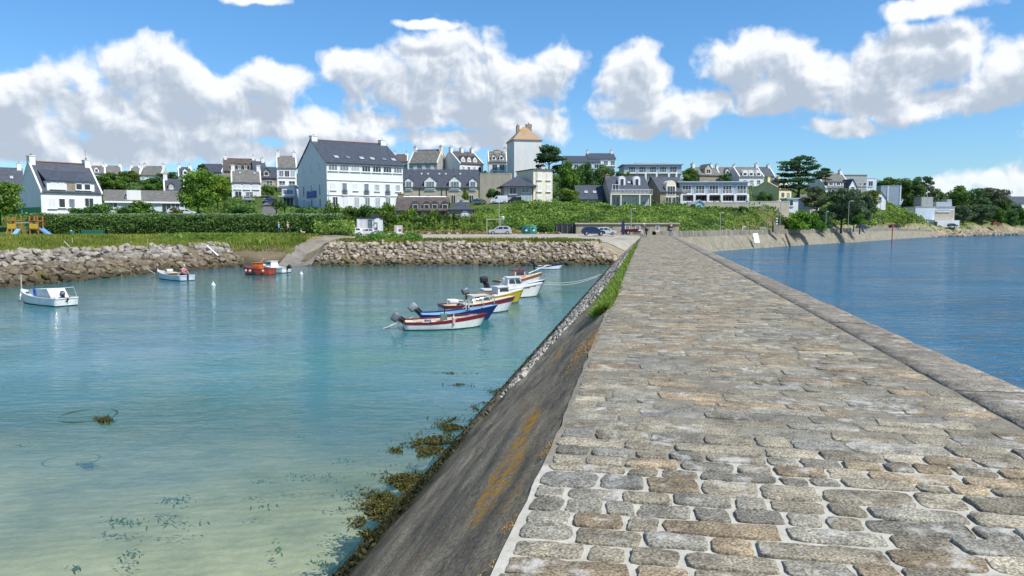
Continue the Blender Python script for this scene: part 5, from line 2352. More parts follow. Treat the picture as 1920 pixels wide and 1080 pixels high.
# right slope
cover('ground_cover', 17000, 1440, 1560, 150, 182, .38, 1.0, LM_bank, 'bright green scrub on the slope behind the sea wall', 'ground cover', lambda X, Y, h, s, px: (s > 7), col=(.9, .95, .9))
cover('ground_cover', 42000, 1545, 1760, 180, 285, .5, 1.2, LM_bank, 'yellow green bushes over the far slope right of the grey trees', 'ground cover',
      lambda X, Y, h, s, px: (s > 5) & ~((px > 1712) & (Y > 270)), col=(1.05, 1.0, .8))
cover('ground_cover', 9000, 1330, 1560, 120, 168, .3, .35, LM_dry, 'dry grass strip along the top of the sea wall', 'dry grass', lambda X, Y, h, s, px: (s > 3.2) & (s < 8))
# upper meadow on the hill among houses
cover('ground_cover', 30000, -40, 960, 128, 215, .42, .7, LM_bank, 'rough green garden growth between the houses on the left', 'ground cover',
      lambda X, Y, h, s, px: ~((px > 484) & (px < 528)) & ~((px > 845) & (Y > 141)), col=(.7, .8, .8))
cover('ground_cover', 24000, -40, 1960, 205, 330, .6, 1.1, LM['dark'], 'dark gardens and hedges high on the hill between houses', 'ground cover', None, col=(1.1, 1.2, 1.0))
cover('ground_cover', 9000, 1030, 1460, 160, 212, .45, 1.4, LM['dark'], 'dark shrubs behind the houses above the green bank', 'ground cover', None, col=(1.2, 1.3, 1.0))
# long grass on the left shore
cover('grass', 60000, -60, 640, 55, 108, .30, .1, LM_grass, 'long yellow green grass above the left rocks', 'grass',
      lambda X, Y, h, s, px: (s > 4.1) & ((Y < 92 + (px - 100) * .005) | (px > 330)) & ~((px > 500) & (X > -25.6) & (Y < 90) & (X < -19)) & ~((X > -25.4) & (X < -20)) & ~((Y > 100) & (px > 560)), upright=True, clump=.2)
cover('grass', 5000, 300, 560, 84, 104, .5, .3, LM_bank, 'darker green weeds in the long grass before the hedge', 'grass',
      lambda X, Y, h, s, px: (s > 4.5) & (X < -27), clump=.4, col=(.9, 1, 1))
cover('grass', 9000, 400, 575, 80, 100, .3, .15, LM_grass, 'tufty green grass bordering the left side of the slipway', 'grass',
      lambda X, Y, h, s, px: (s > 2.6) & (X < -24.6), upright=True, clump=.6, col=(.8, .9, .8))
# scrub on top of the right riprap
cover('grass', 15000, 600, 1160, 85.5, 93, .34, .12, LM_grass, 'tufts of green and yellow grass along the top of the rubble bank', 'grass',
      lambda X, Y, h, s, px: (s > 4.6) & (s < 9.5) & (X > -20.5), upright=True, clump=.5, col=(.85, .8, .8))
cover('scrub', 5200, 668, 792, 87, 95, .22, .9, LM_bank, 'dark green bramble patch on top of the rubble bank', 'bramble', lambda X, Y, h, s, px: s > 5.2, clump=.4, col=(.6, .85, .7))
cover('scrub', 2200, 1075, 1130, 87.2, 91.5, .2, .4, LM_bank, 'low green weeds beside the pier end', 'weeds', lambda X, Y, h, s, px: s > 5.2, col=(.8, .9, .7))
# shrubs left of the cabin and behind it
cover('scrub', 9000, 588, 665, 96, 124, .25, 2.3, LM_bank, 'tall bright green scrub between the hedge end and the cabin', 'scrub', lambda X, Y, h, s, px: X > -21.5 - (Y - 96) * .12 - 5 * (Y > 103), clump=.35)
cover('scrub', 21000, 640, 905, 119, 137, .27, 1.9, LM_bank, 'mixed wild shrubs below the brown roofed house', 'scrub', lambda X, Y, h, s, px: ~((px > 660) & (px < 715) & (Y < 123)) & ~((px > 720) & (Y < 123)), clump=.33, col=(.95, .9, .8))
cover('dry_grass', 7000, 760, 1090, 119.5, 126, .26, .6, LM_dry, 'dry brown weeds along the back of the car park', 'dry grass', lambda X, Y, h, s, px: px < 1050, clump=.5)
cover('ground_cover', 26000, 1700, 1990, 285, 380, .6, 1.0, LM_bank, 'meadow and scrub under the far wood on the right', 'ground cover', lambda X, Y, h, s, px: s > 9, col=(.9, .9, .8))
cover('ground_cover', 9000, 1040, 1420, 152, 172, .34, .55, LM_bank, 'green growth at the feet of the houses above the bank', 'ground cover', lambda X, Y, h, s, px: ~((px > 1120) & (px < 1225) & (Y > 157)), col=(.8, .85, .8))

# hedge
hd = empty('hedge', (0, 0, 0), 0, 'long dense green hedge with feathery pale top behind the playground', 'hedge')
a, b_ = W(72, 440, 113), W(640, 440, 111)
n = 60000
f = rngv.uniform(0, 1, n)
X = a.x + (b_.x - a.x) * f
Yh = 112.0
front = rngv.uniform(0, 1, n) < .62
hz2 = rngv.uniform(0, 1, n)
topz = 5.65 + .18 * np.array([mnoise.noise(Vector((x * .35, 0, 0))) for x in X]) + .12 * np.array([mnoise.noise(Vector((x * 1.6, 0, 3))) for x in X])
Z = 2.7 + (topz - 2.7) * np.where(front, hz2, 1)
Yy = np.where(front, Yh - 1.3 + .22 * rngv.normal(size=n) - .25 * np.sin(hz2 * 3), Yh + rngv.uniform(-1.3, 1.3, n))
Z += rngv.normal(0, .08, n)
nr = np.zeros((n, 3))
nr[:, 1] = np.where(front, -1, 0)
nr[:, 2] = np.where(front, .3, 1)
tt = np.array([mnoise.noise(Vector((x * .4, z * 1.4, 0))) for x, z in zip(X, Z)])
P_, F_, T_ = leaves(np.stack([X, Yy, Z], 1), .21, rngv, nr, .9, 1.5, np.clip(.42 + tt * .8 + rngv.normal(0, .15, n), 0, 1))
o = link('foliage', np_mesh('hedge_foliage', P_, F_, leafmat('hedge leaves', (.042, .10, .022), (.16, .27, .06)), T_), hd)
n = 9000
X = a.x + (b_.x - a.x) * rngv.uniform(0, 1, n)
tz = 5.65 + .18 * np.array([mnoise.noise(Vector((x * .35, 0, 0))) for x in X])
C = np.stack([X, Yh + rngv.uniform(-1.4, 1.3, n), tz + rngv.uniform(-.55, .42, n)], 1)
nr = np.tile((0, -1, .2), (n, 1))
P_, F_, T_ = leaves(C, .17, rngv, nr, .7, 1.2)
link('feathery_top', np_mesh('feathery_top', P_, F_, LM_pale, T_), hd)
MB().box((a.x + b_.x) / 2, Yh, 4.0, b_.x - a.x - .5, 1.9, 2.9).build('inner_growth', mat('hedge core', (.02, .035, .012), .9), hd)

# ---- trees : key, px, ytop, ybase, width px, Y, label, colour
TREES = [
    ('broad', 0, 338, 415, 78, 122, 'bright green tree cut by the left picture edge', (1.25, 1.3, .9)),
    ('dense2', 212, 322, 362, 62, 205, 'round green tree right behind the white house', (.9, 1.0, .8)),
    ('broad2', 243, 318, 352, 44, 225, 'olive tree between the far left skyline houses', (1.0, .9, .7)),
    ('dense2', 288, 332, 364, 52, 200, 'round dark green tree left of the stone cottage', (.75, .95, .8)),
    ('dense', 318, 322, 345, 60, 250, 'dark tree mass below the far left skyline', (1.2, 1.3, .9)),
    ('broad', 372, 313, 404, 66, 147, 'big bright green tree left of the plain grey roofed house', (1.2, 1.35, .85)),
    ('broad2', 408, 322, 398, 52, 150, 'yellow green tree merging with the big green tree on its right', (1.35, 1.35, .75)),
    ('pine', 380, 306, 345, 26, 235, 'small dark conifer on the skyline above the big green tree', (1, 1, 1)),
    ('broad2', 503, 345, 375, 28, 190, 'small green tree before the stone balcony house', (1.2, 1.3, .8)),
    ('dense', 830, 308, 326, 22, 245, 'dark tree peeking between two houses above the terrace', (1, 1.2, .8)),
    ('pine', 1030, 270, 362, 74, 196, 'tall dark windblown pine right behind the tower house', (.9, 1.0, 1.0)),
    ('dense2', 1068, 300, 368, 52, 190, 'bright green leafy tree leaning under the dark pine', (.95, 1.15, .75)),
    ('dense', 1098, 302, 352, 40, 205, 'round dark tree just right of the bright green leafy one', (1.2, 1.35, 1.0)),
    ('dense', 1130, 306, 366, 46, 182, 'dark round tree behind the slate cottage chimney', (1.3, 1.4, 1.1)),
    ('spread', 1150, 320, 360, 50, 185, 'grey green tree before the wide zinc roofed block', (.9, 1.0, .8)),
    ('broad2', 1172, 322, 358, 36, 200, 'light green tree at the left foot of the zinc roofed block', (1.0, 1.1, .8)),
    ('broad', 1068, 352, 390, 40, 158, 'leafy climber tree beside the cream narrow house', (1.1, 1.1, .8)),
    ('dense2', 1292, 314, 345, 34, 240, 'light green tree right of the zinc roofed block', (.95, 1.1, .8)),
    ('dense', 1228, 340, 372, 22, 180, 'dark olive tree squeezed between two beige houses', (1.4, 1.2, .7)),
    ('dense', 1358, 325, 345, 30, 235, 'small dark tree before the right skyline row', (1.2, 1.4, 1.0)),
    ('cypress', 1497, 291, 366, 104, 188, 'great dark cypress with flat layered crown', (.85, 1.0, 1.05)),
    ('pine', 1547, 314, 345, 32, 238, 'small dark dome shaped tree right of the great cypress', (.8, .9, 1.0)),
    ('dense', 1432, 358, 396, 44, 182, 'dark shrubby tree left of the yellow house', (1.2, 1.3, .9)),
    ('spread', 1532, 348, 402, 66, 186, 'pale grey green tree left of the shadowy wood', (1.35, 1.3, 1.15)),
    ('spread2', 1577, 352, 428, 80, 181, 'large grey green tree with silvery crown in the shadowy wood', (.95, 1.05, .95)),
    ('spread', 1612, 362, 430, 60, 186, 'dark grey tree at the right end of the shadowy wood', (.8, .95, .9)),
    ('dense', 1540, 388, 431, 52, 173, 'low dark tree at the left foot of the shadowy wood', (.9, 1.0, 1.0)),
    ('broad2', 1600, 398, 431, 44, 178, 'green leafy tree low at the front of the shadowy wood', (.8, .95, .7)),
    ('broad', 1628, 355, 392, 40, 225, 'rust tinged green tree above the yellow green bushes', (1.25, .95, .55)),
    ('dense2', 1660, 332, 362, 54, 300, 'first rounded tree of the far wood behind the metal warehouse', (.75, .85, .85)),
    ('dense', 1688, 333, 368, 60, 305, 'dark domed tree of the far wood above the metal warehouse', (1.3, 1.35, 1.2)),
    ('dense', 1712, 334, 372, 50, 300, 'rounded crown in the far wood left of the highest crown', (1.4, 1.4, 1.1)),
    ('spread', 1731, 330, 372, 44, 302, 'highest crown of the far wood with open top', (.8, .85, .8)),
    ('dense2', 1708, 350, 404, 50, 313, 'large green crown low in the far wood above the white harbour building', (.7, .85, .8)),
    ('broad2', 1718, 366, 400, 32, 312, 'light green tree on the left shoulder of the white harbour building', (1.2, 1.25, .7)),
    ('dense', 1752, 352, 402, 46, 305, 'dark tree right behind the roof block of the harbour building', (1.2, 1.2, 1.1)),
    ('dense2', 1790, 347, 402, 62, 312, 'broad green tree crowning the wood right of the harbour building', (.8, .9, .75)),
    ('dense', 1822, 352, 406, 64, 318, 'dark blue green tree in the middle of the right wood', (1.1, 1.2, 1.2)),
    ('spread2', 1852, 351, 404, 62, 326, 'brownish wispy tree at the right end of the wood skyline', (1.05, .95, .9)),
    ('dense2', 1878, 368, 408, 40, 330, 'green tree sloping down to the far right houses', (.75, .85, .7)),
    ('spread', 1806, 384, 424, 44, 300, 'grey green round tree low beside the harbour building', (.9, 1.05, 1.0)),
    ('spread2', 1838, 382, 423.5, 46, 308, 'second round tree from the harbour building along the shore', (.9, 1.05, .95)),
    ('dense2', 1866, 388, 423, 36, 318, 'third round green tree along the far shore', (.75, .95, .7)),
    ('dense', 1892, 390, 423, 36, 324, 'dark round tree along the far shore near the right edge', (1.2, 1.3, 1.1)),
    ('dense2', 1918, 390, 423, 36, 330, 'green round tree cut by the right picture edge', (.75, .95, .7)),
    ('dense', 1905, 382, 402, 26, 345, 'small dark tree before the far right slate house', (1, 1.1, 1)),
]
for key, px, yt, yb, wpx, Y, lab, col in TREES:
    tree(key, px, yt, yb, wpx, Y, lab, 'trees on the hillside', col)

BU = [
    ('c', 185, 379, 408, 56, 124, 'low dark bush in front of the right corner of the white house', (1, 1.3, .8)),
    ('c', 150, 388, 408, 40, 124, 'flat dark bush under the windows of the white house', (1, 1.3, .8)),
    ('a', 262, 375, 410, 74, 123, 'big round dark green bush behind the hedge', (.8, .95, .75)),
    ('b', 330, 388, 408, 32, 124, 'small brown green shrub beside the warehouse door', (1.1, .8, .7)),
    ('a', 397, 388, 408, 40, 123, 'yellow green bush left of the clipped dark one', (1.2, 1.15, .7)),
    ('c', 455, 383, 408, 56, 123, 'clipped dark green bush below the plain grey roofed house', (1, 1.3, .8)),
    ('b', 425, 378, 408, 38, 125, 'loose green shrub behind the clipped dark bush', (.9, 1, .7)),
    ('c', 575, 388, 410, 52, 126, 'dark bush at the foot of the blue signed gable', (1, 1.3, .8)),
    ('b', 622, 374, 412, 36, 130, 'upright bush at the corner of the hotel', (.9, 1, .75)),
    ('a', 655, 385, 413, 42, 131, 'rounded bush before the ground floor of the hotel', (.85, .9, .7)),
    ('c', 690, 382, 414, 44, 131, 'dark shrub before the middle windows of the hotel', (1, 1.3, .8)),
    ('a', 726, 378, 420, 46, 131, 'tall green shrub left of the brown roofed house', (1.0, 1.1, .75)),
    ('b', 770, 388, 424, 52, 130, 'light green bush in front of the brown roof left part', (1.2, 1.3, .7)),
    ('b', 808, 392, 426, 44, 130, 'green bush in front of the brown roof middle', (1.1, 1.2, .7)),
    ('c', 790, 405, 428, 34, 128, 'dark hollow shrub beside the path', (1, 1, .8)),
    ('b', 872, 355, 375, 22, 172, 'small olive bush on the lawn of the slate terrace', (1.2, 1.1, .7)),
    ('c', 924, 352, 372, 26, 165, 'round ivy bush on the concrete retaining wall', (1.2, 1.4, .8)),
    ('a', 902, 372, 392, 26, 160, 'green bush left of the parked vans', (.8, 1, .7)),
    ('a', 1078, 374, 388, 28, 154, 'olive bush left of the slate cottage', (1, 1, .7)),
    ('c', 1020, 418, 438, 50, 124, 'dark evergreen shrub right of the green containers', (.9, 1.1, .8)),
    ('b', 1030, 420, 440, 30, 122.5, 'lighter green shrub overhanging the slatted screen', (1, 1.2, .7)),
    ('c', 1393, 385, 400, 22, 152, 'dark bush at the right end of the stone retaining wall', (.9, 1.1, .9)),
    ('a', 1500, 392, 431, 52, 160, 'big dome of bright green foliage behind the sea wall', (1.1, 1.3, .7)),
    ('a', 1526, 396, 431, 34, 161, 'darker side of the green dome next to the shadowy wood', (.8, 1.1, .6)),
    ('b', 1470, 402, 430, 40, 162, 'dull green bush behind the stone plinth', (.9, .9, .8)),
]
for key, px, yt, yb, wpx, Y, lab, col in BU:
    bush(key, px, yt, yb, wpx, Y, lab, 'shrubs around the village', col)


# cordyline palms
def palm_mesh(seed):
    rr = random.Random(seed)
    cr = MB()
    tk = MB()
    tk.tube([(0, 0, -.4), (.06, 0, .8), (0, .05, 1.7)], .13, 7, .09)
    for (hx, hy, hz_) in ((0, 0, 1.9), (.45, .1, 1.5), (-.4, -.1, 1.45)):
        tk.tube([(0, 0, .9), (hx * .7, hy, 1.2), (hx, hy, hz_)], .07, 5, .05)
        for k in range(90):
            a_ = rr.uniform(0, 6.28)
            e_ = rr.uniform(-.5, 1.4)
            ln = rr.uniform(.5, .85)
            d = Vector((math.cos(a_) * math.cos(e_), math.sin(a_) * math.cos(e_), math.sin(e_)))
            sd_ = d.cross(Vector((0, 0, 1))).normalized() * .03
            p0 = Vector((hx, hy, hz_))
            p1 = p0 + d * ln * .6
            p2 = p0 + d * ln + Vector((0, 0, -.12))
            t = rr.random()
            cr.add([p0 - sd_, p0 + sd_, p1 + sd_, p1 - sd_], [(0, 1, 2, 3)], (t, t, t))
            cr.add([p1 - sd_, p1 + sd_, p2], [(0, 1, 2)], (t, t, t))
    return cr.mesh('crown', LM['green']), tk.mesh('trunk', M_bark, True)


PM = [palm_mesh(1), palm_mesh(2)]
for i, (px, yt, yb, Y, lab) in enumerate([
        (518, 370, 406, 128, 'spiky palm behind the hedge left of the shop'), (534, 374, 407, 128, 'second spiky palm near the pale blue shop'),
        (728, 394, 432, 124, 'tall palm with hanging leaves right of the cabin'), (716, 398, 430, 125, 'slim palm against the cabin wall'),
        (824, 396, 428, 126, 'palm before the left end of the brown roofed house row'), (838, 398, 428, 126, 'palm in the middle of the front row by the annex'),
        (851, 396, 428, 127, 'dark palm next to the arched window annex'), (860, 400, 428, 126, 'smallest palm beside the arched window')]):
    b0 = W(px, yb, Y)
    r_ = empty('palm', b0, i * 1.3, lab, 'palm', 'palms in the shrubs')
    k = (zat(yt, Y) - b0.z) / 2.6
    r_.scale = (k, k, k)
    link('crown', PM[i % 2][0], r_).color = (.9, .9, .8, 1) if i != 6 else (.45, .6, .6, 1)
    link('trunk', PM[i % 2][1], r_)

# grass on the pier edge, lichen tufts
C = []
n = 9000
s_ = 14.2 + 44 * rngv.uniform(0, 1, n) ** 2.4
wd = np.interp(s_, [14.2, 15.2, 18, 24, 34, 62], [.10, .34, .34, .20, .14, .10])
off2 = rngv.uniform(-1, .30, n) * wd
for s, o_ in zip(s_, off2):
    t = tl(s) - .02 + o_
    z = PTOP - .02 if o_ > 0 else PTOP - .02 + o_ * .93
    C.append(PP(s, t, z))
C = np.array([tuple(c) for c in C])
hh = rngv.uniform(.04, .14, n) * np.interp(s_, [14, 18, 60], [1, 1.1, 1.5])
le = rngv.normal(0, .06, (n, 2))
a_ = rngv.uniform(0, np.pi, n)
u = np.stack([np.cos(a_), np.sin(a_), 0 * a_], 1) * .012 * np.interp(s_, [14, 60], [1, 2.5])[:, None]
top = C + np.stack([le[:, 0] - .05, le[:, 1], hh], 1)
P_ = np.stack([C - u, C + u, top + u * .3, top - u * .3], 1).reshape(-1, 3)
o = link('grass', np_mesh('grass', P_, np.arange(4 * n).reshape(-1, 4), leafmat('edge grass', (.09, .17, .02), (.24, .34, .05)), np.repeat(rngv.uniform(0, 1, n), 4)))
tag(o, 'bright green grass growing along the harbour edge of the pier', 'grass', kind='stuff')
LM_lich = leafmat('orange lichen', (.26, .13, .02), (.46, .28, .09), .1)
C = []
n = 3600
for k in range(n):
    g = RNG.random()
    if g < .45:
        s = RNG.gauss(10.4, .7)
        t = tl(s) + RNG.uniform(-.32, .05)
    elif g < .8:
        s = RNG.uniform(3.0, 6.4)
        t = tl(s) - abs(RNG.gauss(0, .05))
        if mnoise.noise(Vector((s * 2.2, 0, 0))) < .12:
            continue
    else:
        s = RNG.uniform(13, 60)
        t = tl(s) + RNG.uniform(-.1, .12)
    z = PTOP + min(0, (t - tl(s))) * .93 + RNG.uniform(-.005, .015)
    C.append(tuple(PP(s, t, z)))
C = np.array(C)
P_, F_, T_ = leaves(C, .011, rngv, np.tile((-.4, 0, 1.), (len(C), 1)), .7, 1.3)
tag(link('lichen', np_mesh('lichen', P_, F_, LM_lich, T_)), 'orange and ochre lichen tufts along the upper edge of the sloping face', 'lichen', kind='stuff')

# seaweed
LM_weed = leafmat('seaweed', (.022, .024, .008), (.12, .11, .02), .15)
C, S_ = [], []
for (cx, cy, rx, ry, n) in ((735, 948, 66, 40, 2300), (690, 985, 34, 20, 620), (765, 905, 50, 26, 1300), (815, 835, 60, 20, 1700), (850, 800, 34, 16, 900), (785, 850, 40, 9, 400),
                            (745, 845, 22, 4, 120), (690, 1000, 20, 12, 200), (905, 765, 22, 10, 420), (945, 735, 30, 8, 420), (890, 795, 24, 8, 250), (985, 700, 18, 6, 260), (1003, 672, 16, 4, 200),
                            (195, 789, 20, 7, 330), (930, 770, 30, 10, 500), (860, 722, 26, 3, 60), (850, 700, 40, 2.5, 60)):
    for k in range(int(n * 2.6)):
        a_, r_ = RNG.uniform(0, 6.28), abs(RNG.gauss(0, .5))
        px, py = cx + math.cos(a_) * r_ * rx, cy + math.sin(a_) * r_ * ry
        p = G(px, py, 0)
        if mnoise.noise(Vector((p.x * 2.2, p.y * 2.2, 0))) < -.12:
            continue
        s, t = st_of(p.x, p.y)
        if t > tl(s) - SLW + .3:
            continue
        C.append((p.x, p.y, RNG.uniform(-.03, .035)))
n1 = len(C)
C = np.array(C)
P_, F_, T_ = leaves(C, .032, rngv, np.tile((0, 0, 1.), (n1, 1)), .6, 3.0)
tag(link('seaweed', np_mesh('seaweed', P_, F_, LM_weed, T_)), 'olive brown seaweed floating at the foot of the pier', 'seaweed', kind='stuff')
C = []
for k in range(42000):
    s = 5 + 78 * RNG.random() ** 1.5
    f = .975 - abs(RNG.gauss(0, .055)) + RNG.uniform(0, .06) + .02 * mnoise.noise(Vector((s, 0, 0)))
    C.append(tuple(slope_pt(s, f, RNG.uniform(.0, .07))))
C = np.array(C)
P_, F_, T_ = leaves(C, .045, rngv, np.tile((-.6, 0, .8), (len(C), 1)), .8, 1.8)
o = link('seaweed', np_mesh('seaweed', P_, F_, LM_weed, T_ * .7))
o.color = (.6, .6, .6, 1)
tag(o, 'dark wet seaweed fringe along the waterline of the pier slope', 'seaweed', kind='stuff')
C = []
for (cx, cy, rx, ry, n) in ((230, 982, 30, 6, 150), (325, 942, 24, 8, 130), (345, 985, 40, 7, 100), (245, 1046, 14, 8, 80), (40, 838, 16, 3, 40), (520, 1030, 6, 12, 40), (600, 1060, 22, 6, 80),
                            (650, 930, 34, 6, 130), (560, 900, 30, 5, 70), (575, 822, 14, 3, 40), (490, 905, 16, 3, 40), (640, 870, 20, 4, 60), (140, 1072, 12, 5, 50), (500, 950, 18, 3, 40), (620, 893, 22, 4, 60)):
    for k in range(n):
        if RNG.random() < .55:
            continue
        px, py = cx + RNG.gauss(0, .7) * rx, cy + RNG.gauss(0, .7) * ry
        p = G(px, py, -.68)
        C.append((p.x, p.y, -.67 + RNG.uniform(-.02, .06)))
C = np.array(C)
P_, F_, T_ = leaves(C, .035, rngv, np.tile((0, 0, 1.), (len(C), 1)), .6, 2.6)
o = link('seaweed', np_mesh('seaweed', P_, F_, leafmat('green weed', (.05, .09, .03), (.13, .18, .05), .1), T_))
tag(o, 'small green weed clumps under the shallow water', 'seaweed', kind='stuff')
mb = MB()
for r0, c0, ex in ((1.0, (165, 779), 1.0),):
    p = G(*c0, 0)
    pts_ = [(p.x + math.cos(a_) * .62, p.y + math.sin(a_) * .62 * ex, -.012 + .012 * math.sin(a_ * 3)) for a_ in np.linspace(0, 2 * math.pi, 28)]
    mb.tube(pts_, .018, 6)
tag(mb.build('mooring_rope', mat('weedy rope', (.05, .07, .02), .8, .3, 12), None), 'loop of weedy rope floating in the foreground harbour water', 'rope')
# ------------------------------------------------------------------ boats
def paint(n, c, r=.35):
    return mat('paint ' + n, c, r, .10, 3, spec=.45, stain=.14)


P_white = paint('boat white', (.72, .72, .70))
P_cream = paint('boat cream', (.66, .60, .46))
P_red = paint('boat red', (.20, .018, .022))
P_maroon = paint('boat maroon', (.16, .025, .03))
P_navy = paint('boat navy', (.012, .022, .15))
P_sky = paint('boat sky', (.20, .42, .56))
P_yel = paint('boat yellow', (.46, .36, .02))
P_or = paint('boat orange', (.60, .12, .02))
P_rust = paint('boat rust red', (.36, .05, .025))
P_teal = paint('antifouling', (.02, .07, .10))
P_grey = paint('motor grey', (.13, .15, .17))
P_black = paint('black rubber', (.02, .02, .022), .6)
P_wood = mat('varnished wood', (.26, .12, .05), .4, .2, 4)
P_glass = mat('boat glass', (.04, .055, .06), .08, .1, 2, spec=.7)
def oars(root, L_, z):
    for y in (-.22, .18):
        mb = MB().tube([(L_ * .12, y, z), (L_ * .78, y + .1, z + .05)], .022, 6)
        mb.box(L_ * .84, y + .11, z + .055, L_ * .14, .11, .02)
        mb.build('oar', P_cream, root)
    MB().tube([(L_ * .3 + math.cos(a_) * .14, -.35 + math.sin(a_) * .14, z - .02 + k * .004) for k, a_ in enumerate(np.linspace(0, 12, 30))], .016, 5).build('rope_coil', mat('blue rope', (.05, .12, .25), .8, .2, 20), root)


P_pink = paint('faded pink', (.62, .38, .33))


def hull(root, L_, B, hs, hb, top, band, bottom, inner, deck=None, deck_from=.55, band_h=.28, rake=.35, floor=-.02, transom=True):
    ns = 18
    hs, hb = hs * .93, hb * .88

    def st(i, off=0.0):
        t = i / (ns - 1)
        hbm = B / 2 * (1 - max(0, (t - .42) / .58) ** 2.3) * (.80 + .20 * min(1, t / .35))
        hbm = max(.012, hbm - off)
        sh = hs + (hb - hs) * t ** 2.2 - .03 * math.sin(math.pi * min(1, t * 1.4))
        kz = -.30 + (max(0, t - .8) / .2) ** 2 * (.30)
        return t, hbm, sh, kz

    def row(i, off=0.0):
        t, w, sh, kz = st(i, off)
        xk = lambda z: L_ * t + rake * (max(0, t - .55) / .45) ** 2 * (z / hb if z > 0 else 0)
        zb = sh - band_h * (sh * .9)
        return [(0, kz), (w * .55, kz + .10), (w * .86, -.02 if kz < -.05 else kz + .12), (w * .94, .05 + max(0, kz + .02)), (w * .985, max(.08, (zb) * .6)), (w, zb), (w * 1.0, sh)], xk
    segs = {'bottom_paint': (0, 3, bottom), 'topsides': (3, 5, top), 'sheer_band': (5, 6, band)}
    for name, (a, b_, m_) in segs.items():
        mb = MB()
        for sg in (1, -1):
            o = len(mb.v)
            for i in range(ns):
                pr, xk = row(i)
                for j in range(a, b_ + 1):
                    y, z = pr[j]
                    mb.v.append((xk(z), sg * (y + (.012 if name == 'sheer_band' else 0)), z))
            k = b_ - a + 1
            for i in range(ns - 1):
                for j in range(k - 1):
                    mb.f.append((o + i * k + j, o + (i + 1) * k + j, o + (i + 1) * k + j + 1, o + i * k + j + 1))
            if sg == 1:
                o1 = o
            else:      # transom strip and stem strip
                for end in (0, ns - 1):
                    for j in range(k - 1):
                        mb.f.append((o1 + end * k + j, o1 + end * k + j + 1, o + end * k + j + 1, o + end * k + j))
        ob = mb.build(name, m_, root, smooth=True)
    # inside skin and sole
    mb = MB()
    for sg in (1, -1):
        o = len(mb.v)
        for i in range(ns):
            t, w, sh, kz = st(i, .05)
            xk = row(i)[1]
            e5 = (.05 if i == 0 else 0) - (.06 if i > ns - 4 else 0)
            fl = max(floor + .06, kz + .15)
            mid = (sh + fl) / 2
            mb.v += [(xk(sh) + e5, sg * w, sh - .005), (xk(mid) + e5, sg * w * .93, mid), (xk(fl) + e5, sg * w * .8, fl), (xk(fl) + e5, 0, fl)]
        for i in range(ns - 1):
            for j in range(3):
                mb.f.append((o + i * 4 + j, o + (i + 1) * 4 + j, o + (i + 1) * 4 + j + 1, o + i * 4 + j + 1))
        for j in range(3):
            pass
        if sg == 1:
            o1 = o
        else:
            mb.f.append((o1, o1 + 1, o1 + 2, o1 + 3, o + 2, o + 1, o))
    mb.build('interior', inner, root)
    # gunwale cap
    mb = MB()
    for sg in (1, -1):
        o = len(mb.v)
        for i in range(ns):
            t, w, sh, kz = st(i)
            x = row(i)[1](sh)
            mb.v += [(x, sg * (w + .025), sh - .03), (x, sg * (w + .025), sh + .02), (x, sg * max(.0, w - .07), sh + .02), (x, sg * max(0, w - .07), sh - .03)]
        for i in range(ns - 1):
            for j in range(4):
                j2 = (j + 1) % 4
                mb.f.append((o + i * 4 + j, o + (i + 1) * 4 + j, o + (i + 1) * 4 + j2, o + i * 4 + j2))
    t, w, sh, kz = st(0)
    mb.box(0.0, 0, sh - .005, .08, 2 * w, .05)
    mb.build('gunwale', band if band is not P_red else P_red, root)
    if deck:
        mb = MB()
        i0 = int(deck_from * (ns - 1))
        o = len(mb.v)
        for i in range(i0, ns):
            t, w, sh, kz = st(i)
            x = row(i)[1](sh)
            mb.v += [(x, w - .02, sh + .005), (x, 0, sh + .07), (x, -w + .02, sh + .005)]
        for i in range(ns - i0 - 1):
            for j in range(2):
                mb.f.append((o + i * 3 + j, o + (i + 1) * 3 + j, o + (i + 1) * 3 + j + 1, o + i * 3 + j + 1))
        mb.f.append((o, o + 1, o + 2))
        mb.build('foredeck', deck, root)
    return st


def thwarts(root, st, L_, ts, m_):
    for t in ts:
        i = t * 17
        _, w, sh, _ = st(i)
        MB().box(L_ * t, 0, sh - .14, .24, 2 * w - .1, .04).build('thwart', m_, root)


def outboard(root, x, z, tilt, m_=None, s=1.0):
    e_ = empty('outboard_motor', (x, 0, z))
    e_.parent = root
    e_.rotation_euler = (0, tilt, 0)
    e_.scale = (s, s, s)
    rbox('cowling', m_ or P_grey, e_, (-.12, 0, .30), (.42, .28, .34), .09, 3)
    rbox('motor_leg', P_black, e_, (-.12, 0, -.12), (.14, .09, .62), .03, 2)
    MB().lathe([(.02, -.16), (.05, -.1), (.055, .1), (.02, .16)], 10, (-.16, 0, -.46), 'x').build('gearcase', P_black, e_)
    mb = MB()
    for k in range(3):
        a_ = k * 2.09
        mb.box(-.34, math.cos(a_) * .07, -.46 + math.sin(a_) * .07, .02, .06, .12, 0, 0, -a_ + 1.57)
    mb.build('propeller', P_black, e_)
    MB().box(.02, 0, -.02, .1, .18, .24).build('bracket', P_black, e_)
    return e_


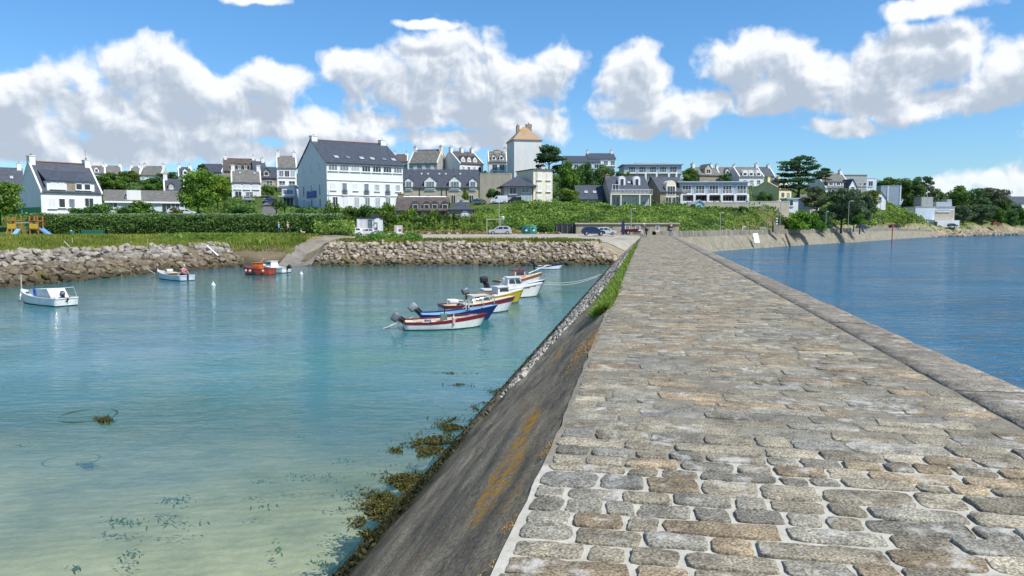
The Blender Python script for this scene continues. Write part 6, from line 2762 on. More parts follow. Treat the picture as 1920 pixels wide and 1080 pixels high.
def cabin(root, x0, x1, w, z0, h, m_, slope_f=.35, slope_b=.05, glass=P_glass, roof=None, win_h=.45, open_back=False):
    h *= .86
    z0 -= .05
    zl = z0 - .22
    mb = MB()
    y = w / 2
    yt = y * .86
    v = [(x0, -y, zl), (x1, -y, zl), (x1, y, zl), (x0, y, zl), (x0 + slope_b, -yt, z0 + h), (x1 - slope_f, -yt, z0 + h), (x1 - slope_f, yt, z0 + h), (x0 + slope_b, yt, z0 + h)]
    mb.add(v, [(3, 2, 1, 0), (4, 5, 6, 7), (0, 1, 5, 4), (1, 2, 6, 5), (2, 3, 7, 6), (3, 0, 4, 7)])
    c_ = mb.build('cabin', m_, root)
    MB().box((x0 + slope_b + x1 - slope_f) / 2, 0, z0 + h + .025, x1 - x0 - slope_f - slope_b + .16, 2 * yt + .1, .05).build('cabin_roof', roof or m_, c_)
    k = win_h

    def quad(pts, nm='cabin_window'):
        q_ = MB()
        c0 = sum((Vector(p) for p in pts), Vector()) / 4
        n_ = (Vector(pts[1]) - Vector(pts[0])).cross(Vector(pts[3]) - Vector(pts[0])).normalized()
        mid = Vector(((x0 + x1) / 2, 0, z0 + h / 2))
        if n_.dot(c0 - mid) < 0:
            n_ = -n_
        a_ = [tuple(Vector(p) + n_ * .012) for p in pts]
        b_ = [tuple(Vector(p) - n_ * .02) for p in pts]
        q_.add(a_ + b_, [(0, 1, 2, 3), (7, 6, 5, 4), (0, 4, 5, 1), (1, 5, 6, 2), (2, 6, 7, 3), (3, 7, 4, 0)])
        q_.build(nm, glass, c_)

    def P(fx, side, fz):
        zz_ = z0 + h * fz
        yy_ = (y + (yt - y) * fz) * side
        xa = x0 + slope_b * fz
        xb = x1 - slope_f * fz
        return (xa + (xb - xa) * fx, yy_, zz_)
    for sd_ in (-1, 1):
        if x1 - x0 > 1.0:
            quad([P(.12, sd_, .38), P(.50, sd_, .38), P(.50, sd_, .85), P(.12, sd_, .85)])
            quad([P(.58, sd_, .38), P(.90, sd_, .38), P(.90, sd_, .85), P(.58, sd_, .85)])
        else:
            quad([P(.15, sd_, .38), P(.85, sd_, .38), P(.85, sd_, .85), P(.15, sd_, .85)])

    def Q(sy, fz, end):
        zz_ = z0 + h * fz
        yy_ = (y + (yt - y) * fz) * sy
        return ((x1 - slope_f * fz) if end else (x0 + slope_b * fz), yy_, zz_)
    quad([Q(-.85, .4, 1), Q(-.06, .4, 1), Q(-.06, .88, 1), Q(-.85, .88, 1)])
    quad([Q(.06, .4, 1), Q(.85, .4, 1), Q(.85, .88, 1), Q(.06, .88, 1)])
    return c_


def boat_at(stern, bow, label, group='small boats moored in the harbour', name='boat', Lx=None):
    a, b_ = G(*stern, 0), G(*bow, 0)
    d = b_ - a
    r_ = empty(name, (a.x, a.y, 0), math.atan2(d.y, d.x), label, 'boat', group)
    return r_, (Lx or d.length)


def fender(root, x, y, z, m_=None):
    MB().lathe([(.02, -.2), (.07, -.16), (.075, .1), (.03, .18), (.015, .3)], 10, (x, y, z)).build('fender', m_ or P_white, root)


# 1 red and white near boat
r_, L_ = boat_at((757, 617), (899, 612.5), 'white open boat with red sheer band and grey outboard, nearest of the moored row')
st = hull(r_, L_, 1.6, .38, .66, P_white, P_red, P_teal, P_cream, rake=.32, band_h=.30)
thwarts(r_, st, L_, (.22, .5, .75), P_red)
outboard(r_, -.05, .46, -.95, s=.95)
oars(r_, L_, .34)
MB().box(L_ * .52, -.1, .50, .26, .3, .26).build('engine_box', paint('moss green', (.16, .25, .2)), r_)
MB().tube([(L_ * .53, -.1, .5), (L_ * .53, -.1, .86)], .02, 6).build('tiller_post', P_black, r_)
fender(r_, L_ * .62, -.74, .42, P_pink)
for nm_, (x_, y_) in (('cleat', (L_ + .12, 0)),):
    MB().box(x_, y_, .76, .07, .07, .16).build('samson_post', P_black, r_)
# 2 blue boat just behind
r_, L_ = boat_at((788, 602), (915, 599), 'open boat with navy bow and sky blue inside, just behind the red and white boat')
st = hull(r_, L_, 1.65, .38, .76, P_navy, P_navy, P_teal, P_sky, deck=P_sky, deck_from=.72, rake=.45, band_h=.3)
thwarts(r_, st, L_, (.2, .45), P_sky)
outboard(r_, -.05, .52, -.75, paint('motor silver', (.26, .29, .30)), s=1.0)
for i, t in enumerate((.66, .70)):
    MB().tube([(L_ * t, -.3, .5), (L_ * t, -.3, .98)], .03, 6).build('mooring_bitt', P_cream, r_)
rl = MB()
pr = [(L_ * .6, -.66, .62), (L_ * .75, -.56, .98), (L_ * .92, -.36, 1.08), (L_ + .30, -.06, 1.14)]
rl.tube(pr, .018, 6)
rl.tube([(x, -y, z) for x, y, z in pr], .018, 6)
for x, y, z in pr[1:]:
    rl.tube([(x, y, z), (x, y, z - .38)], .014, 5)
    rl.tube([(x, -y, z), (x, -y, z - .38)], .014, 5)
rl.build('bow_rail', mat('steel rail', (.6, .65, .68), .3, .05, metal=.6), r_)
# 3 cream and maroon cuddy boat
r_, L_ = boat_at((828, 589), (952, 583), 'cream decked boat with maroon band and low cabin, third of the moored row')
st = hull(r_, L_, 1.55, .50, .84, paint('hull pale grey', (.62, .64, .66)), P_maroon, P_teal, P_cream, deck=P_cream, deck_from=.30, rake=.40, band_h=.34)
cabin(r_, L_ * .40, L_ * .74, .95, .60, .36, P_cream, .28, .12)
rbox('engine_cover', P_white, r_, (L_ * .16, 0, .62), (.5, .6, .22), .06)
rl = MB()
rl.tube([(.1, -.6, .55), (.12, -.6, .78), (.9, -.66, .72), (1.0, -.66, .56)], .018, 6)
rl.build('stern_rail', P_white, r_)
# 4 yellow
r_, L_ = boat_at((880, 572), (972, 566.5), 'yellow hulled boat with white deck and small wheelhouse, fourth of the moored row')
st = hull(r_, L_, 1.45, .50, .84, P_yel, P_yel, P_teal, P_white, deck=P_white, deck_from=.45, rake=.34, band_h=.1)
cabin(r_, L_ * .50, L_ * .80, .85, .62, .42, P_white, .22, .06)
MB().box(L_ * .3, 0, .62, .9, .9, .05).build('hatch_board', P_wood, r_)
outboard(r_, -.05, .55, -.3, s=1.0)
# 5 white cabin boat
r_, L_ = boat_at((905, 558), (1006, 555.5), 'white boat with big windowed cabin, fifth of the moored row')
st = hull(r_, L_, 1.6, .55, .95, P_white, P_white, P_teal, P_white, deck=P_white, deck_from=.4, rake=.40, band_h=.14)
cabin(r_, L_ * .42, L_ * .74, 1.0, .72, .62, P_white, .30, .05)
rb_ = MB()
for i in range(10):
    t0_, t1_ = i / 10, (i + 1) / 10
    _, w0, s0, _ = st(17 * t0_)
    _, w1, s1, _ = st(17 * t1_)
    rb_.tube([(L_ * t0_, -w0 - .02, s0 - .06), (L_ * t1_ + (.3 * max(0, t1_ - .6) / .4), -w1 - .02, s1 - .06)], .03, 5)
rb_.build('rubbing_strip', P_black, r_)
# 6 navy bow boat
r_, L_ = boat_at((915, 551), (1010, 548.5), 'boat with navy blue bow and black outboard, right behind the white cabin boat')
st = hull(r_, L_, 1.5, .5, .92, P_navy, P_navy, P_teal, P_white, deck=P_white, deck_from=.55, rake=.42, band_h=.1)
outboard(r_, -.05, .6, -.2, P_black, s=1.25)
rbox('console', P_white, r_, (L_ * .35, 0, .75), (.5, .6, .5), .06)
# 7 wooden sheer boat with mast
r_, L_ = boat_at((930, 541), (1006, 538), 'farthest boat of the moored row, with faded pink cabin and leaning pole')
st = hull(r_, L_, 1.5, .6, 1.15, P_white, P_wood, P_teal, P_cream, deck=P_cream, deck_from=.45, rake=.45, band_h=.24)
cabin(r_, L_ * .38, L_ * .68, 1.0, .80, .55, P_pink, .12, .05, roof=P_red)
MB().tube([(L_ * .62, -.3, .8), (L_ * .38, -.3, 2.2)], .05, 7, .03).build('leaning_pole', P_wood, r_)
MB().tube([(L_ * .8, 0, 1.0), (L_ + .9, 0, 1.55)], .035, 7).build('bowsprit', P_white, r_)
# 8 small far one
r_, L_ = boat_at((1003, 505), (1050, 504.5), 'small white dinghy with navy gunwale alone near the rubble bank')
st = hull(r_, L_, 1.3, .38, .66, P_white, P_navy, P_teal, paint('inner blue', (.1, .2, .32)), rake=.35, band_h=.28)
oars(r_, L_, .34)
thwarts(r_, st, L_, (.25, .55, .75), P_white)
outboard(r_, -.05, .5, -.3, P_black, s=1.0)
# 9 left boat with blue door
r_, L_ = boat_at((126, 574), (46, 564), 'white motorboat with blue cabin door, leftmost of the boats')
st = hull(r_, L_, 1.5, .48, .74, P_white, P_white, P_teal, P_white, deck=P_white, deck_from=.58, rake=.38, band_h=.14)
cb = MB()
cb.prism([(.75, .42), (L_ * .72, .42), (L_ * .66, .80), (1.2, .92)], -.46, .46, 'y')
cb.build('cuddy', P_white, r_)
MB().box(L_ * .52, .475, .66, .34, .03, .38).build('blue_door', mat('bright blue', (.02, .14, .55), .4, .04), r_)
MB().box(L_ * .70, .475, .56, .28, .03, .16).build('side_window', P_glass, r_)
rl = MB()
rl.tube([(.05, -.55, .5), (.25, -.5, 1.0), (.25, .5, 1.0), (.05, .55, .5)], .02, 6)
rl.tube([(.05, .55, .5), (.5, .55, .52)], .02, 6)
rl.build('stern_arch', mat('steel rail', (.6, .65, .68), .3), r_)
outboard(r_, .35, .42, .9, P_grey, s=.8)
fender(r_, L_ * .84, .52, .30)
# 10 fisherman boat
r_, L_ = boat_at((352, 526.5), (300, 521), 'small white boat with a person sitting in its stern')
fish_boat = r_
st = hull(r_, L_, 1.5, .46, .70, paint('hull pale blue', (.55, .62, .70)), P_white, paint('dark blue bottom', (.02, .06, .22)), P_cream, deck=P_cream, deck_from=.62, rake=.36, band_h=.16)
thwarts(r_, st, L_, (.16, .45), P_white)
MB().box(L_ * .66, .0, .72, .42, .5, .18).build('hatch', P_white, r_)
MB().box(L_ * .66, .255, .72, .25, .02, .1).build('hatch_window', P_glass, r_)
MB().box(-.06, 0, .22, .05, .12, .62).build('rudder', P_black, r_)
fender(r_, L_ + .1, .1, .52)
# 11 orange red workboat
r_, L_ = boat_at((512, 515), (460, 514.5), 'rust red workboat with orange wheelhouse at the left slipway')
st = hull(r_, L_, 1.6, .62, .78, P_rust, P_rust, P_black, P_maroon, deck=P_maroon, deck_from=.55, rake=.25, band_h=.15)
cabin(r_, L_ * .40, L_ * .66, .9, .55, .62, P_or, .06, .06, glass=P_or)
MB().tube([(L_ * .40, .2, 1.1), (L_ * .28, .2, 1.45)], .03, 6).build('white_mast', P_white, r_)
for t in (.22, .68, .88):
    MB().lathe([(.02, -.13), (.10, -.08), (.13, .0), (.10, .08), (.03, .14)], 12, (L_ * t, .78 - (.3 if t > .8 else 0) * 1.0, .36)).build('round_fender', P_pink, r_)
MB().lathe([(.10, -.03), (.16, -.05), (.19, 0), (.16, .05), (.10, .03)], 14, (L_ * .55, .80, .22), 'y').build('tyre_fender', P_black, r_)
# 12 white cabin behind it
r_, L_ = boat_at((538, 511.5), (494, 510), 'white boat with rounded cabin moored behind the rust red workboat')
st = hull(r_, L_, 1.5, .5, .85, P_white, P_white, P_black, P_white, deck=P_white, deck_from=.35, rake=.35, band_h=.14)
cabin(r_, L_ * .48, L_ * .82, 1.0, .62, .52, P_white, .35, .15)
outboard(r_, -.05, .5, -.9, P_black, s=.9)

# buoys and ropes
for i, (px, py, lab) in enumerate(((400, 536, 'small white mooring buoy floating between the two left boats and workboat'), (565, 515, 'tiny white buoy right of the slipway'))):
    p = G(px, py, 0)
    o = MB().lathe([(.01, -.1), (.13, -.05), (.16, .06), (.10, .18), (.03, .22), (.03, .32)], 14, (p.x, p.y, 0)).build('buoy', P_white, None, smooth=True)
    tag(o, lab, 'buoy', 'mooring buoys')
M_rope = mat('pale rope', (.42, .44, .40), .8, .1, 20)


def rope(pts, label, r=.018):
    pp = []
    for i in range(13):
        f = i / 12
        p = Vector(pts[0]).lerp(Vector(pts[1]), f)
        p.z -= math.sin(math.pi * f) * pts[2]
        pp.append(p)
    return tag(MB().tube(pp, r, 6).build('mooring_rope', M_rope), label, 'rope', 'mooring ropes')


rope((W(1024, 530, 50), W(1128, 514, 54), .25), 'mooring rope from the navy bow boat up to the pier', .022)
rope((W(1020, 533, 47), W(1120, 519, 51), .25), 'lower mooring rope from the white cabin boat to the pier', .022)
rope((W(752, 602, 32), W(718, 616, 31), .02), 'stern rope of the red and white boat going into the water', .02)
rope((W(775, 594, 34.5), W(731, 610, 33), .02), 'stern rope of the blue boat going into the water', .016)
rope((W(120, 452, 66), W(186, 516, 62), .1), 'rope stretched over the left rocks toward the water', .04)
rope((W(215, 460, 72), W(290, 513, 67), .1), 'second rope over the rocks left of the small white boat', .04)

# ------------------------------------------------------------------ vehicles
M_tyre = mat('tyre', (.025, .025, .027), .8, .1, 8)
M_rim = mat('alloy rim', (.45, .46, .48), .35, .1, 6, metal=.5)
M_cglass = mat('car glass', (.02, .025, .03), .06, .1, 1, spec=.7)
M_lamp = mat('lamp glass', (.7, .7, .68), .15, .05)
M_rear = mat('rear lamp', (.35, .02, .02), .2, .05)
CARC = {}


def car(px, py, Y, heading, body_col, label, kind='hatch', L_=3.9, group='parked cars', cat='car', name='parked_car'):
    key = (kind,)
    m_ = mat('car paint ' + '_'.join('%d' % int(c * 100) for c in body_col), body_col, .28, .03, 1, spec=.6, metal=.2)
    p = W(px, py, Y)
    z = H1(p.x, p.y) + .08
    r_ = empty(name, (p.x, p.y, p.z), R(heading), label, cat, group)
    k = L_ / 4.0
    r_.scale = (k, k, k)
    if kind == 'van':
        low = [(-2.0, .28), (2.0, .28), (2.05, .62), (1.95, .92), (1.35, 1.08), (-2.0, 1.08)]
        cab = [(-1.98, 1.08), (1.35, 1.08), (.75, 1.78), (.4, 1.86), (-1.9, 1.86)]
        sidew = [((.35, 1.12), (1.12, 1.12), (.72, 1.66), (.35, 1.70))]
    elif kind == 'pickup':
        low = [(-2.3, .35), (2.2, .35), (2.25, .7), (2.1, .95), (1.3, 1.06), (-2.3, 1.0)]
        cab = [(-.6, 1.04), (1.2, 1.04), (.7, 1.6), (-.35, 1.62)]
        sidew = [((-.4, 1.08), (.3, 1.08), (.3, 1.54), (-.3, 1.54)), ((.38, 1.08), (1.0, 1.08), (.66, 1.52), (.38, 1.54))]
    else:
        low = [(-1.95, .30), (1.95, .30), (2.0, .58), (1.9, .78), (1.15, .93), (-1.9, .98), (-2.0, .7)]
        cab = [(-1.88, .96), (1.15, .92), (.45, 1.42), (-.2, 1.50), (-1.3, 1.46), (-1.72, 1.22)]
        sidew = [((-1.5, 1.0), (-.55, .98), (-.55, 1.38), (-1.25, 1.36)), ((-.45, .98), (.35, .96), (.22, 1.36), (-.45, 1.39)), ((.42, .96), (.95, .95), (.42, 1.30), (.32, 1.34))]
    w0, w1 = .84, .64
    if kind == 'van':
        w1 = .78
    mb = MB()
    mb.prism(low, -w0, w0, 'y')
    me = mb.mesh('body', m_)
    bm = bmesh.new()
    bm.from_mesh(me)
    bmesh.ops.bevel(bm, geom=[e for e in bm.edges if e.calc_face_angle(0) > .3], offset=.05, segments=2, affect='EDGES')
    bm.to_mesh(me)
    bm.free()
    link('body', me, r_)
    zmin, zmax = min(z_ for _, z_ in cab), max(z_ for _, z_ in cab)
    hw = lambda z_: w0 - .03 + (w1 - w0) * (z_ - zmin) / (zmax - zmin)
    n = len(cab)
    v = [(x, -hw(z_), z_) for x, z_ in cab] + [(x, hw(z_), z_) for x, z_ in cab]
    fs = [tuple(range(n)), tuple(range(2 * n - 1, n - 1, -1))] + [(i, i + n, (i + 1) % n + n, (i + 1) % n) for i in range(n)]
    link('cabin', MB().add(v, fs).mesh('cabin', m_), r_)
    for q_ in sidew:
        for sg in (-1, 1):
            a_ = [(x, sg * (hw(z_) + .008), z_) for x, z_ in q_]
            b_ = [(x, sg * (hw(z_) - .03), z_) for x, z_ in q_]
            MB().add(a_ + b_, [(0, 1, 2, 3), (7, 6, 5, 4), (0, 4, 5, 1), (1, 5, 6, 2), (2, 6, 7, 3), (3, 7, 4, 0)]).build('side_window', M_cglass, r_)
    # windscreen and rear window
    fx = [c for c in cab if c[0] > 0]
    a, b_ = cab[1], cab[2]
    for nm, (p0, p1) in (('windscreen', (a, b_)), ('rear_window', ((cab[0], cab[-1]) if kind != 'van' else (cab[0], cab[-1])))):
        f0, f1 = .12, .92
        q0 = (p0[0] + (p1[0] - p0[0]) * f0, p0[1] + (p1[1] - p0[1]) * f0)
        q1 = (p0[0] + (p1[0] - p0[0]) * f1, p0[1] + (p1[1] - p0[1]) * f1)
        sg = 1 if nm == 'windscreen' else -1
        e_ = .012
        pts_ = [(q0[0] + sg * e_, -hw(q0[1]) + .08, q0[1] + e_), (q0[0] + sg * e_, hw(q0[1]) - .08, q0[1] + e_), (q1[0] + sg * e_, hw(q1[1]) - .06, q1[1] + e_), (q1[0] + sg * e_, -hw(q1[1]) + .06, q1[1] + e_)]
        pb_ = [(x - sg * .03, y, z_ - .02) for x, y, z_ in pts_]
        MB().add(pts_ + pb_, [(0, 1, 2, 3), (7, 6, 5, 4), (0, 4, 5, 1), (1, 5, 6, 2), (2, 6, 7, 3), (3, 7, 4, 0)]).build(nm, M_cglass, r_)
    wx = (1.25, -1.22) if kind != 'pickup' else (1.45, -1.4)
    for x in wx:
        for sg in (-1, 1):
            c0 = .86 * sg
            if 'wh' not in CARC:
                CARC['wh'] = (MB().lathe([(.2, -.09), (.29, -.09), (.315, -.05), (.315, .05), (.29, .09), (.2, .09)], 20, (0, 0, 0), 'y').mesh('tyre', M_tyre),
                              MB().lathe([(.02, -.10), (.17, -.095), (.21, -.07), (.21, .07), (.17, .095), (.02, .10)], 14, (0, 0, 0), 'y').mesh('rim', M_rim))
            wr = empty('wheel', (x, c0 * .94, .315))
            wr.parent = r_
            link('tyre', CARC['wh'][0], wr)
            link('rim', CARC['wh'][1], wr)
    for sg in (-1, 1):
        rbox('headlight', M_lamp, r_, (1.90 if kind != 'pickup' else 2.15, sg * .62, .70), (.16, .30, .13), .04, 1)
        rbox('tail_light', M_rear, r_, (-1.93 if kind != 'pickup' else -2.28, sg * .70, .85), (.10, .18, .2), .03, 1)
        rbox('mirror', m_, r_, (.75, sg * .90, 1.0), (.12, .14, .10), .03, 1)
    MB().box(2.0 if kind != 'pickup' else 2.22, 0, .46, .06, 1.3, .2).build('bumper', M_dark, r_)
    return r_


car(938, 440, 117, 180, (.50, .51, .54), 'silver hatchback on the gravel left of the green containers', L_=3.6)
car(1112, 441.5, 112, 0, (.015, .04, .11), 'dark blue hatchback parked near the pier end', L_=3.5)
car(1136, 440.5, 117, 0, (.62, .64, .66), 'white car half hidden behind the dark blue hatchback', L_=3.2)
car(661, 441, 108, 200, (.74, .75, .75), 'white van-like car with big rear window, left of the two beside the cabin', L_=2.9)
car(686, 441, 109, 200, (.60, .62, .64), 'pale grey car, right of the two parked beside the cabin', L_=2.6)
car(896, 383, 158, 0, (.10, .12, .18), 'dark grey car on the upper road, leftmost of the row', L_=2.9)
car(868, 381, 170, 0, (.7, .7, .7), 'white car behind the stone annex on the upper road', L_=2.4)
car(936, 382, 157, 180, (.75, .75, .75), 'white van in the row on the upper road', 'van', L_=3.6)
car(965, 381.5, 157, 180, (.02, .025, .04), 'black van right of the white van on the upper road', 'van', L_=2.9)
car(1052, 383, 158, 0, (.05, .05, .06), 'dark car behind the bank beside the cream narrow house', L_=2.6)
car(505, 382, 178, 250, (.03, .06, .16), 'dark blue car on the steep street left of the palms', L_=3.6)
car(466, 377, 183, 20, (.35, .36, .38), 'grey car in front of the plain grey roofed house', L_=3.0)
car(330, 402, 140, 10, (.7, .7, .7), 'white car under the canopy of the warehouse', L_=3.0)
car(352, 403, 136, 10, (.72, .72, .72), 'white car left of the trunk of the big green tree', L_=2.8)
car(1617, 430, 199, 0, (.04, .06, .14), 'dark blue car on the quay beside the shadowy wood', L_=3.2)
car(1678, 428, 233, 5, (.05, .03, .03), 'black car on the quay beyond the red beacon', L_=3.4)
car(1786, 425.5, 284, 0, (.05, .06, .08), 'dark car beside the white wing of the harbour building', L_=3.6)
car(1868, 423, 306, 0, (.35, .05, .03), 'red car on the far shore road at right', L_=3.8)

# boat on a trailer at the pier end
p = W(1182, 440.5, 108)
r_ = empty('boat_trailer', (p.x, p.y, 2.96), R(-4), 'small dark red boat resting on a trailer at the pier end', 'trailer')
MB().box(0, 0, .45, 2.9, .12, .1).box(-.4, 0, .4, .1, 1.2, .1).build('chassis', M_iron, r_)
for sg in (-1, 1):
    w_ = empty('wheel', (-.4, sg * .66, .28))
    w_.parent = r_
    w_.scale = (.9, .9, .9)
    link('tyre', CARC['wh'][0], w_)
    link('rim', CARC['wh'][1], w_)
r2 = empty('boat', (p.x - 1.35, p.y, 3.62), R(-4), 'little dark red rowing boat on the trailer by the pier end', 'boat')
hull(r2, 2.5, 1.0, .16, .24, P_maroon, P_rust, P_maroon, P_maroon, rake=.15)


# ------------------------------------------------------------------ street furniture
M_steel = mat('galvanised steel', (.38, .40, .40), .5, .1, 4, metal=.3)


def lamp_post(px, ytop, ybase, Y, label, arm=1.0, side=-1, m_=None):
    b0 = W(px, ybase, Y)
    h = zat(ytop, Y) - b0.z
    r_ = empty('street_lamp', b0, 0, label, 'street lamp', 'lamp posts and poles')
    MB().tube([(0, 0, -.3), (0, 0, h)], .085, 8, .05).build('pole', m_ or M_steel, r_)
    MB().tube([(0, 0, h), (side * arm * .5, 0, h + .18), (side * arm, 0, h + .15)], .04, 6).build('arm', m_ or M_steel, r_)
    rbox('lamp_head', m_ or M_steel, r_, (side * arm, 0, h + .12), (.5, .2, .12), .04, 1)
    return r_


lamp_post(936, 380, 441, 116.5, 'tall pale lamp post behind the silver hatchback', .5, -1)
lamp_post(1005, 316, 378, 154, 'dark pole in front of the cream narrow house', .4, 1, M_iron)
lamp_post(1183, 393, 438, 122, 'thin lamp post above the middle of the long beige store', .5, 1)
lamp_post(1462, 378, 431, 152, 'concrete lamp post above the stone plinth on the sea wall', .8, -1)
lamp_post(1590, 378, 431, 172, 'tall pale lamp post before the shadowy wood', .8, 1)
lamp_post(1548, 398, 431, 168, 'leaning pale post at the left of the shadowy wood', .3, 1)
lamp_post(1649, 378, 429, 216, 'slim lamp post in front of the yellow green bushes', .6, -1)
lamp_post(1350, 400, 436, 132, 'thin grey lamp post on the green bank right of the store', .4, 1)
lamp_post(617, 358, 392, 150, 'pale lamp post at the corner of the hotel', .4, -1)

# wooden height barrier
b0 = W(926, 440, 119.5)
r_ = empty('height_barrier', (b0.x, b0.y, 2.9), 0, 'pale wooden goal-shaped height barrier behind the silver hatchback', 'barrier')
M_pw = mat('pale wood', (.48, .43, .28), .8, .15, 3)
for x in (-1.1, 1.1):
    MB().box(x, 0, 1.15, .14, .14, 2.3).build('post', M_pw, r_)
MB().box(0, 0, 2.36, 2.5, .16, .16).build('crossbeam', M_pw, r_)
b0 = W(943, 440, 120.5)
r_ = empty('road_sign', (b0.x, b0.y, 2.9), 0, 'square white road sign beside the wooden height barrier', 'sign')
MB().tube([(0, 0, 0), (0, 0, 2.9)], .035, 6).build('pole', M_steel, r_)
rbox('sign_plate', M_wpaint, r_, (0, -.05, 2.6), (.42, .03, .52), .01, 1)
mb = MB()
mb.box(0, -.075, 2.72, .2, .01, .05).box(0, -.075, 2.6, .12, .01, .1)
mb.build('sign_mark', M_iron, r_)
# containers
for px, lab, col in ((985, 'dark teal recycling container, left of the pair', (.01, .13, .13)), (999, 'lighter teal recycling container, right of the pair', (.05, .26, .21))):
    b0 = W(px, 441, 117)
    m_ = mat('container ' + lab[:4], col, .5, .08, 2)
    r_ = empty('recycling_container', (b0.x, b0.y, 2.92), 0, lab, 'container', 'recycling containers by the bank')
    rbox('tank', m_, r_, (0, 0, .62), (1.12, 1.1, 1.1), .10, 2)
    rbox('lid', m_, r_, (0, 0, 1.25), (.96, .96, .26), .10, 2)
    MB().lathe([(.15, 0), (.15, .05)], 12, (0, -.60, .9), 'y').build('opening', M_dark, r_)
    MB().box(.15, -.575, .6, .3, .02, .26).build('sticker', M_wpaint, r_)
# notice block with purple poster
b0 = W(747, 436.5, 118)
r_ = empty('notice_block', (b0.x, b0.y, 2.9), 0, 'pale stone block with white notice and purple round picture beside the palms', 'notice block')
MB().box(0, 0, .7, 1.25, .5, 1.45).box(.2, -.1, .08, 2.2, .9, .2).build('block', mat('pale stone block', (.5, .46, .36), .9, .12, 2), r_)
MB().box(.12, -.27, .72, .75, .03, 1.1).build('notice', M_wpaint, r_)
MB().lathe([(.24, 0), (.24, .02)], 14, (.28, -.305, .62), 'y').build('purple_disc', mat('purple print', (.28, .10, .42), .6, .1, 4), r_)
MB().box(.22, -.295, 1.15, .4, .02, .06).build('dark_line', M_iron, r_)
# row of light boulders
for i, px in enumerate((842, 858, 880, 957, 1009, 1023, 1050, 805, 824)):
    b0 = W(px, 441.5, 116)
    o = link('boulder', RK[i % 12], None, (b0.x, b0.y, 3.02))
    o.scale = (.34, .3, .26)
    o.rotation_euler = (.2 * i, 0, i)
    o.color = (1.6, 1.55, 1.4, 1)
    tag(o, 'pale boulder lined up along the back edge of the car park', 'boulder', 'boulders edging the car park')
# dark totem at the pier end
b0 = W(1168, 441, 104)
r_ = empty('totem_post', (b0.x, b0.y, 2.9), 0, 'tall dark purple pointed post at the landward end of the pier', 'post')
MB().prism([(-.2, 0), (.2, 0), (.2, 1.85), (.04, 2.2), (-.2, 1.9)], -.07, .07, 'y').build('panel', mat('dark purple', (.04, .03, .09), .5, .1), r_)
MB().box(0, 0, .05, .7, .4, .12).build('foot', M_grey, r_)
# red beacon in the sea
p = G(1672, 462, 0)
r_ = empty('beacon', (p.x, p.y, 0), 0, 'slender red beacon pole standing in the blue water', 'beacon')
hb_ = zat(424, p.y)
MB().tube([(0, 0, -1), (0, 0, hb_)], .10, 8).build('pole', M_red, r_)
MB().box(0, 0, hb_ + .05, .36, .36, .42).build('topmark', M_red, r_)
# stone plinth with striped post
p = W(1459, 432.5, 149)
r_ = empty('stone_plinth', (p.x, p.y, p.z), 0, 'small rough stone plinth with stacked stones and black and white post on the sea wall', 'plinth')
MB().box(0, 0, .45, 2.1, 1.0, 1.3).box(-1.0, 0, .8, .2, .9, 2.2).build('masonry', M_stn, r_)
for i in range(6):
    MB().box(-.35, -.1, 1.1 + i * .26, .30, .3, .26).build('stripe', M_wpaint if i % 2 else M_iron, r_)
# white board on the sea wall and white bracket
p = W(1417, 447, 138)
o = MB().box(0, 0, 0, .95, .10, 2.1, 0, 0, -.62).build('board', M_white, None, (p.x, p.y - .3, 1.9))
tag(o, 'pale rectangular board leaning on the sea wall slope', 'board')
p = W(1430, 434, 140)
o = MB().box(0, 0, 0, 1.2, .5, .10).build('bench_slab', M_white, None, (p.x, p.y, 3.75))
MB().box(-.45, 0, -.2, .12, .4, .3).build('foot', M_grey, o)
MB().box(.45, 0, -.2, .12, .4, .3).build('foot', M_grey, o)
tag(o, 'flat white bench slab on top of the sea wall right of the leaning board', 'bench')
p = W(1390, 436, 133)
o = MB().tube([(0, 0, 0), (0, 0, .5), (.15, 0, .62), (.6, 0, .66)], .07, 7).build('davit', M_white, None, (p.x, p.y - .6, 3.35))
tag(o, 'small white bent davit on top of the sea wall', 'davit')
# white plank on left rocks
a, b_ = W(388, 464, 79), W(409, 483, 78)
o = MB().tube([a + Vector((0, 0, .2)), b_ + Vector((0, 0, .2))], .08, 6).build('plank', M_wpaint)
tag(o, 'white painted plank lying down the left rock bank', 'plank')
# stakes on the left shore
for i, (px, yt, yb, Y, lab) in enumerate(((277, 448, 462, 76, 'short pale stake in the grass above the left rocks'), (246, 452, 468, 74, 'second stake near the rope over the rocks'),
                                           (41, 515, 560, 52, 'thin white pole rising by the leftmost rocks'), (136, 446, 468, 70, 'grey stake in the grass right of the playground'))):
    b0 = W(px, yb, Y)
    tag(MB().tube([(b0.x, b0.y, b0.z - .3), (b0.x + .02, b0.y, zat(yt, Y))], .04, 6).build('stake', M_pw), lab, 'stake', 'stakes along the shore')

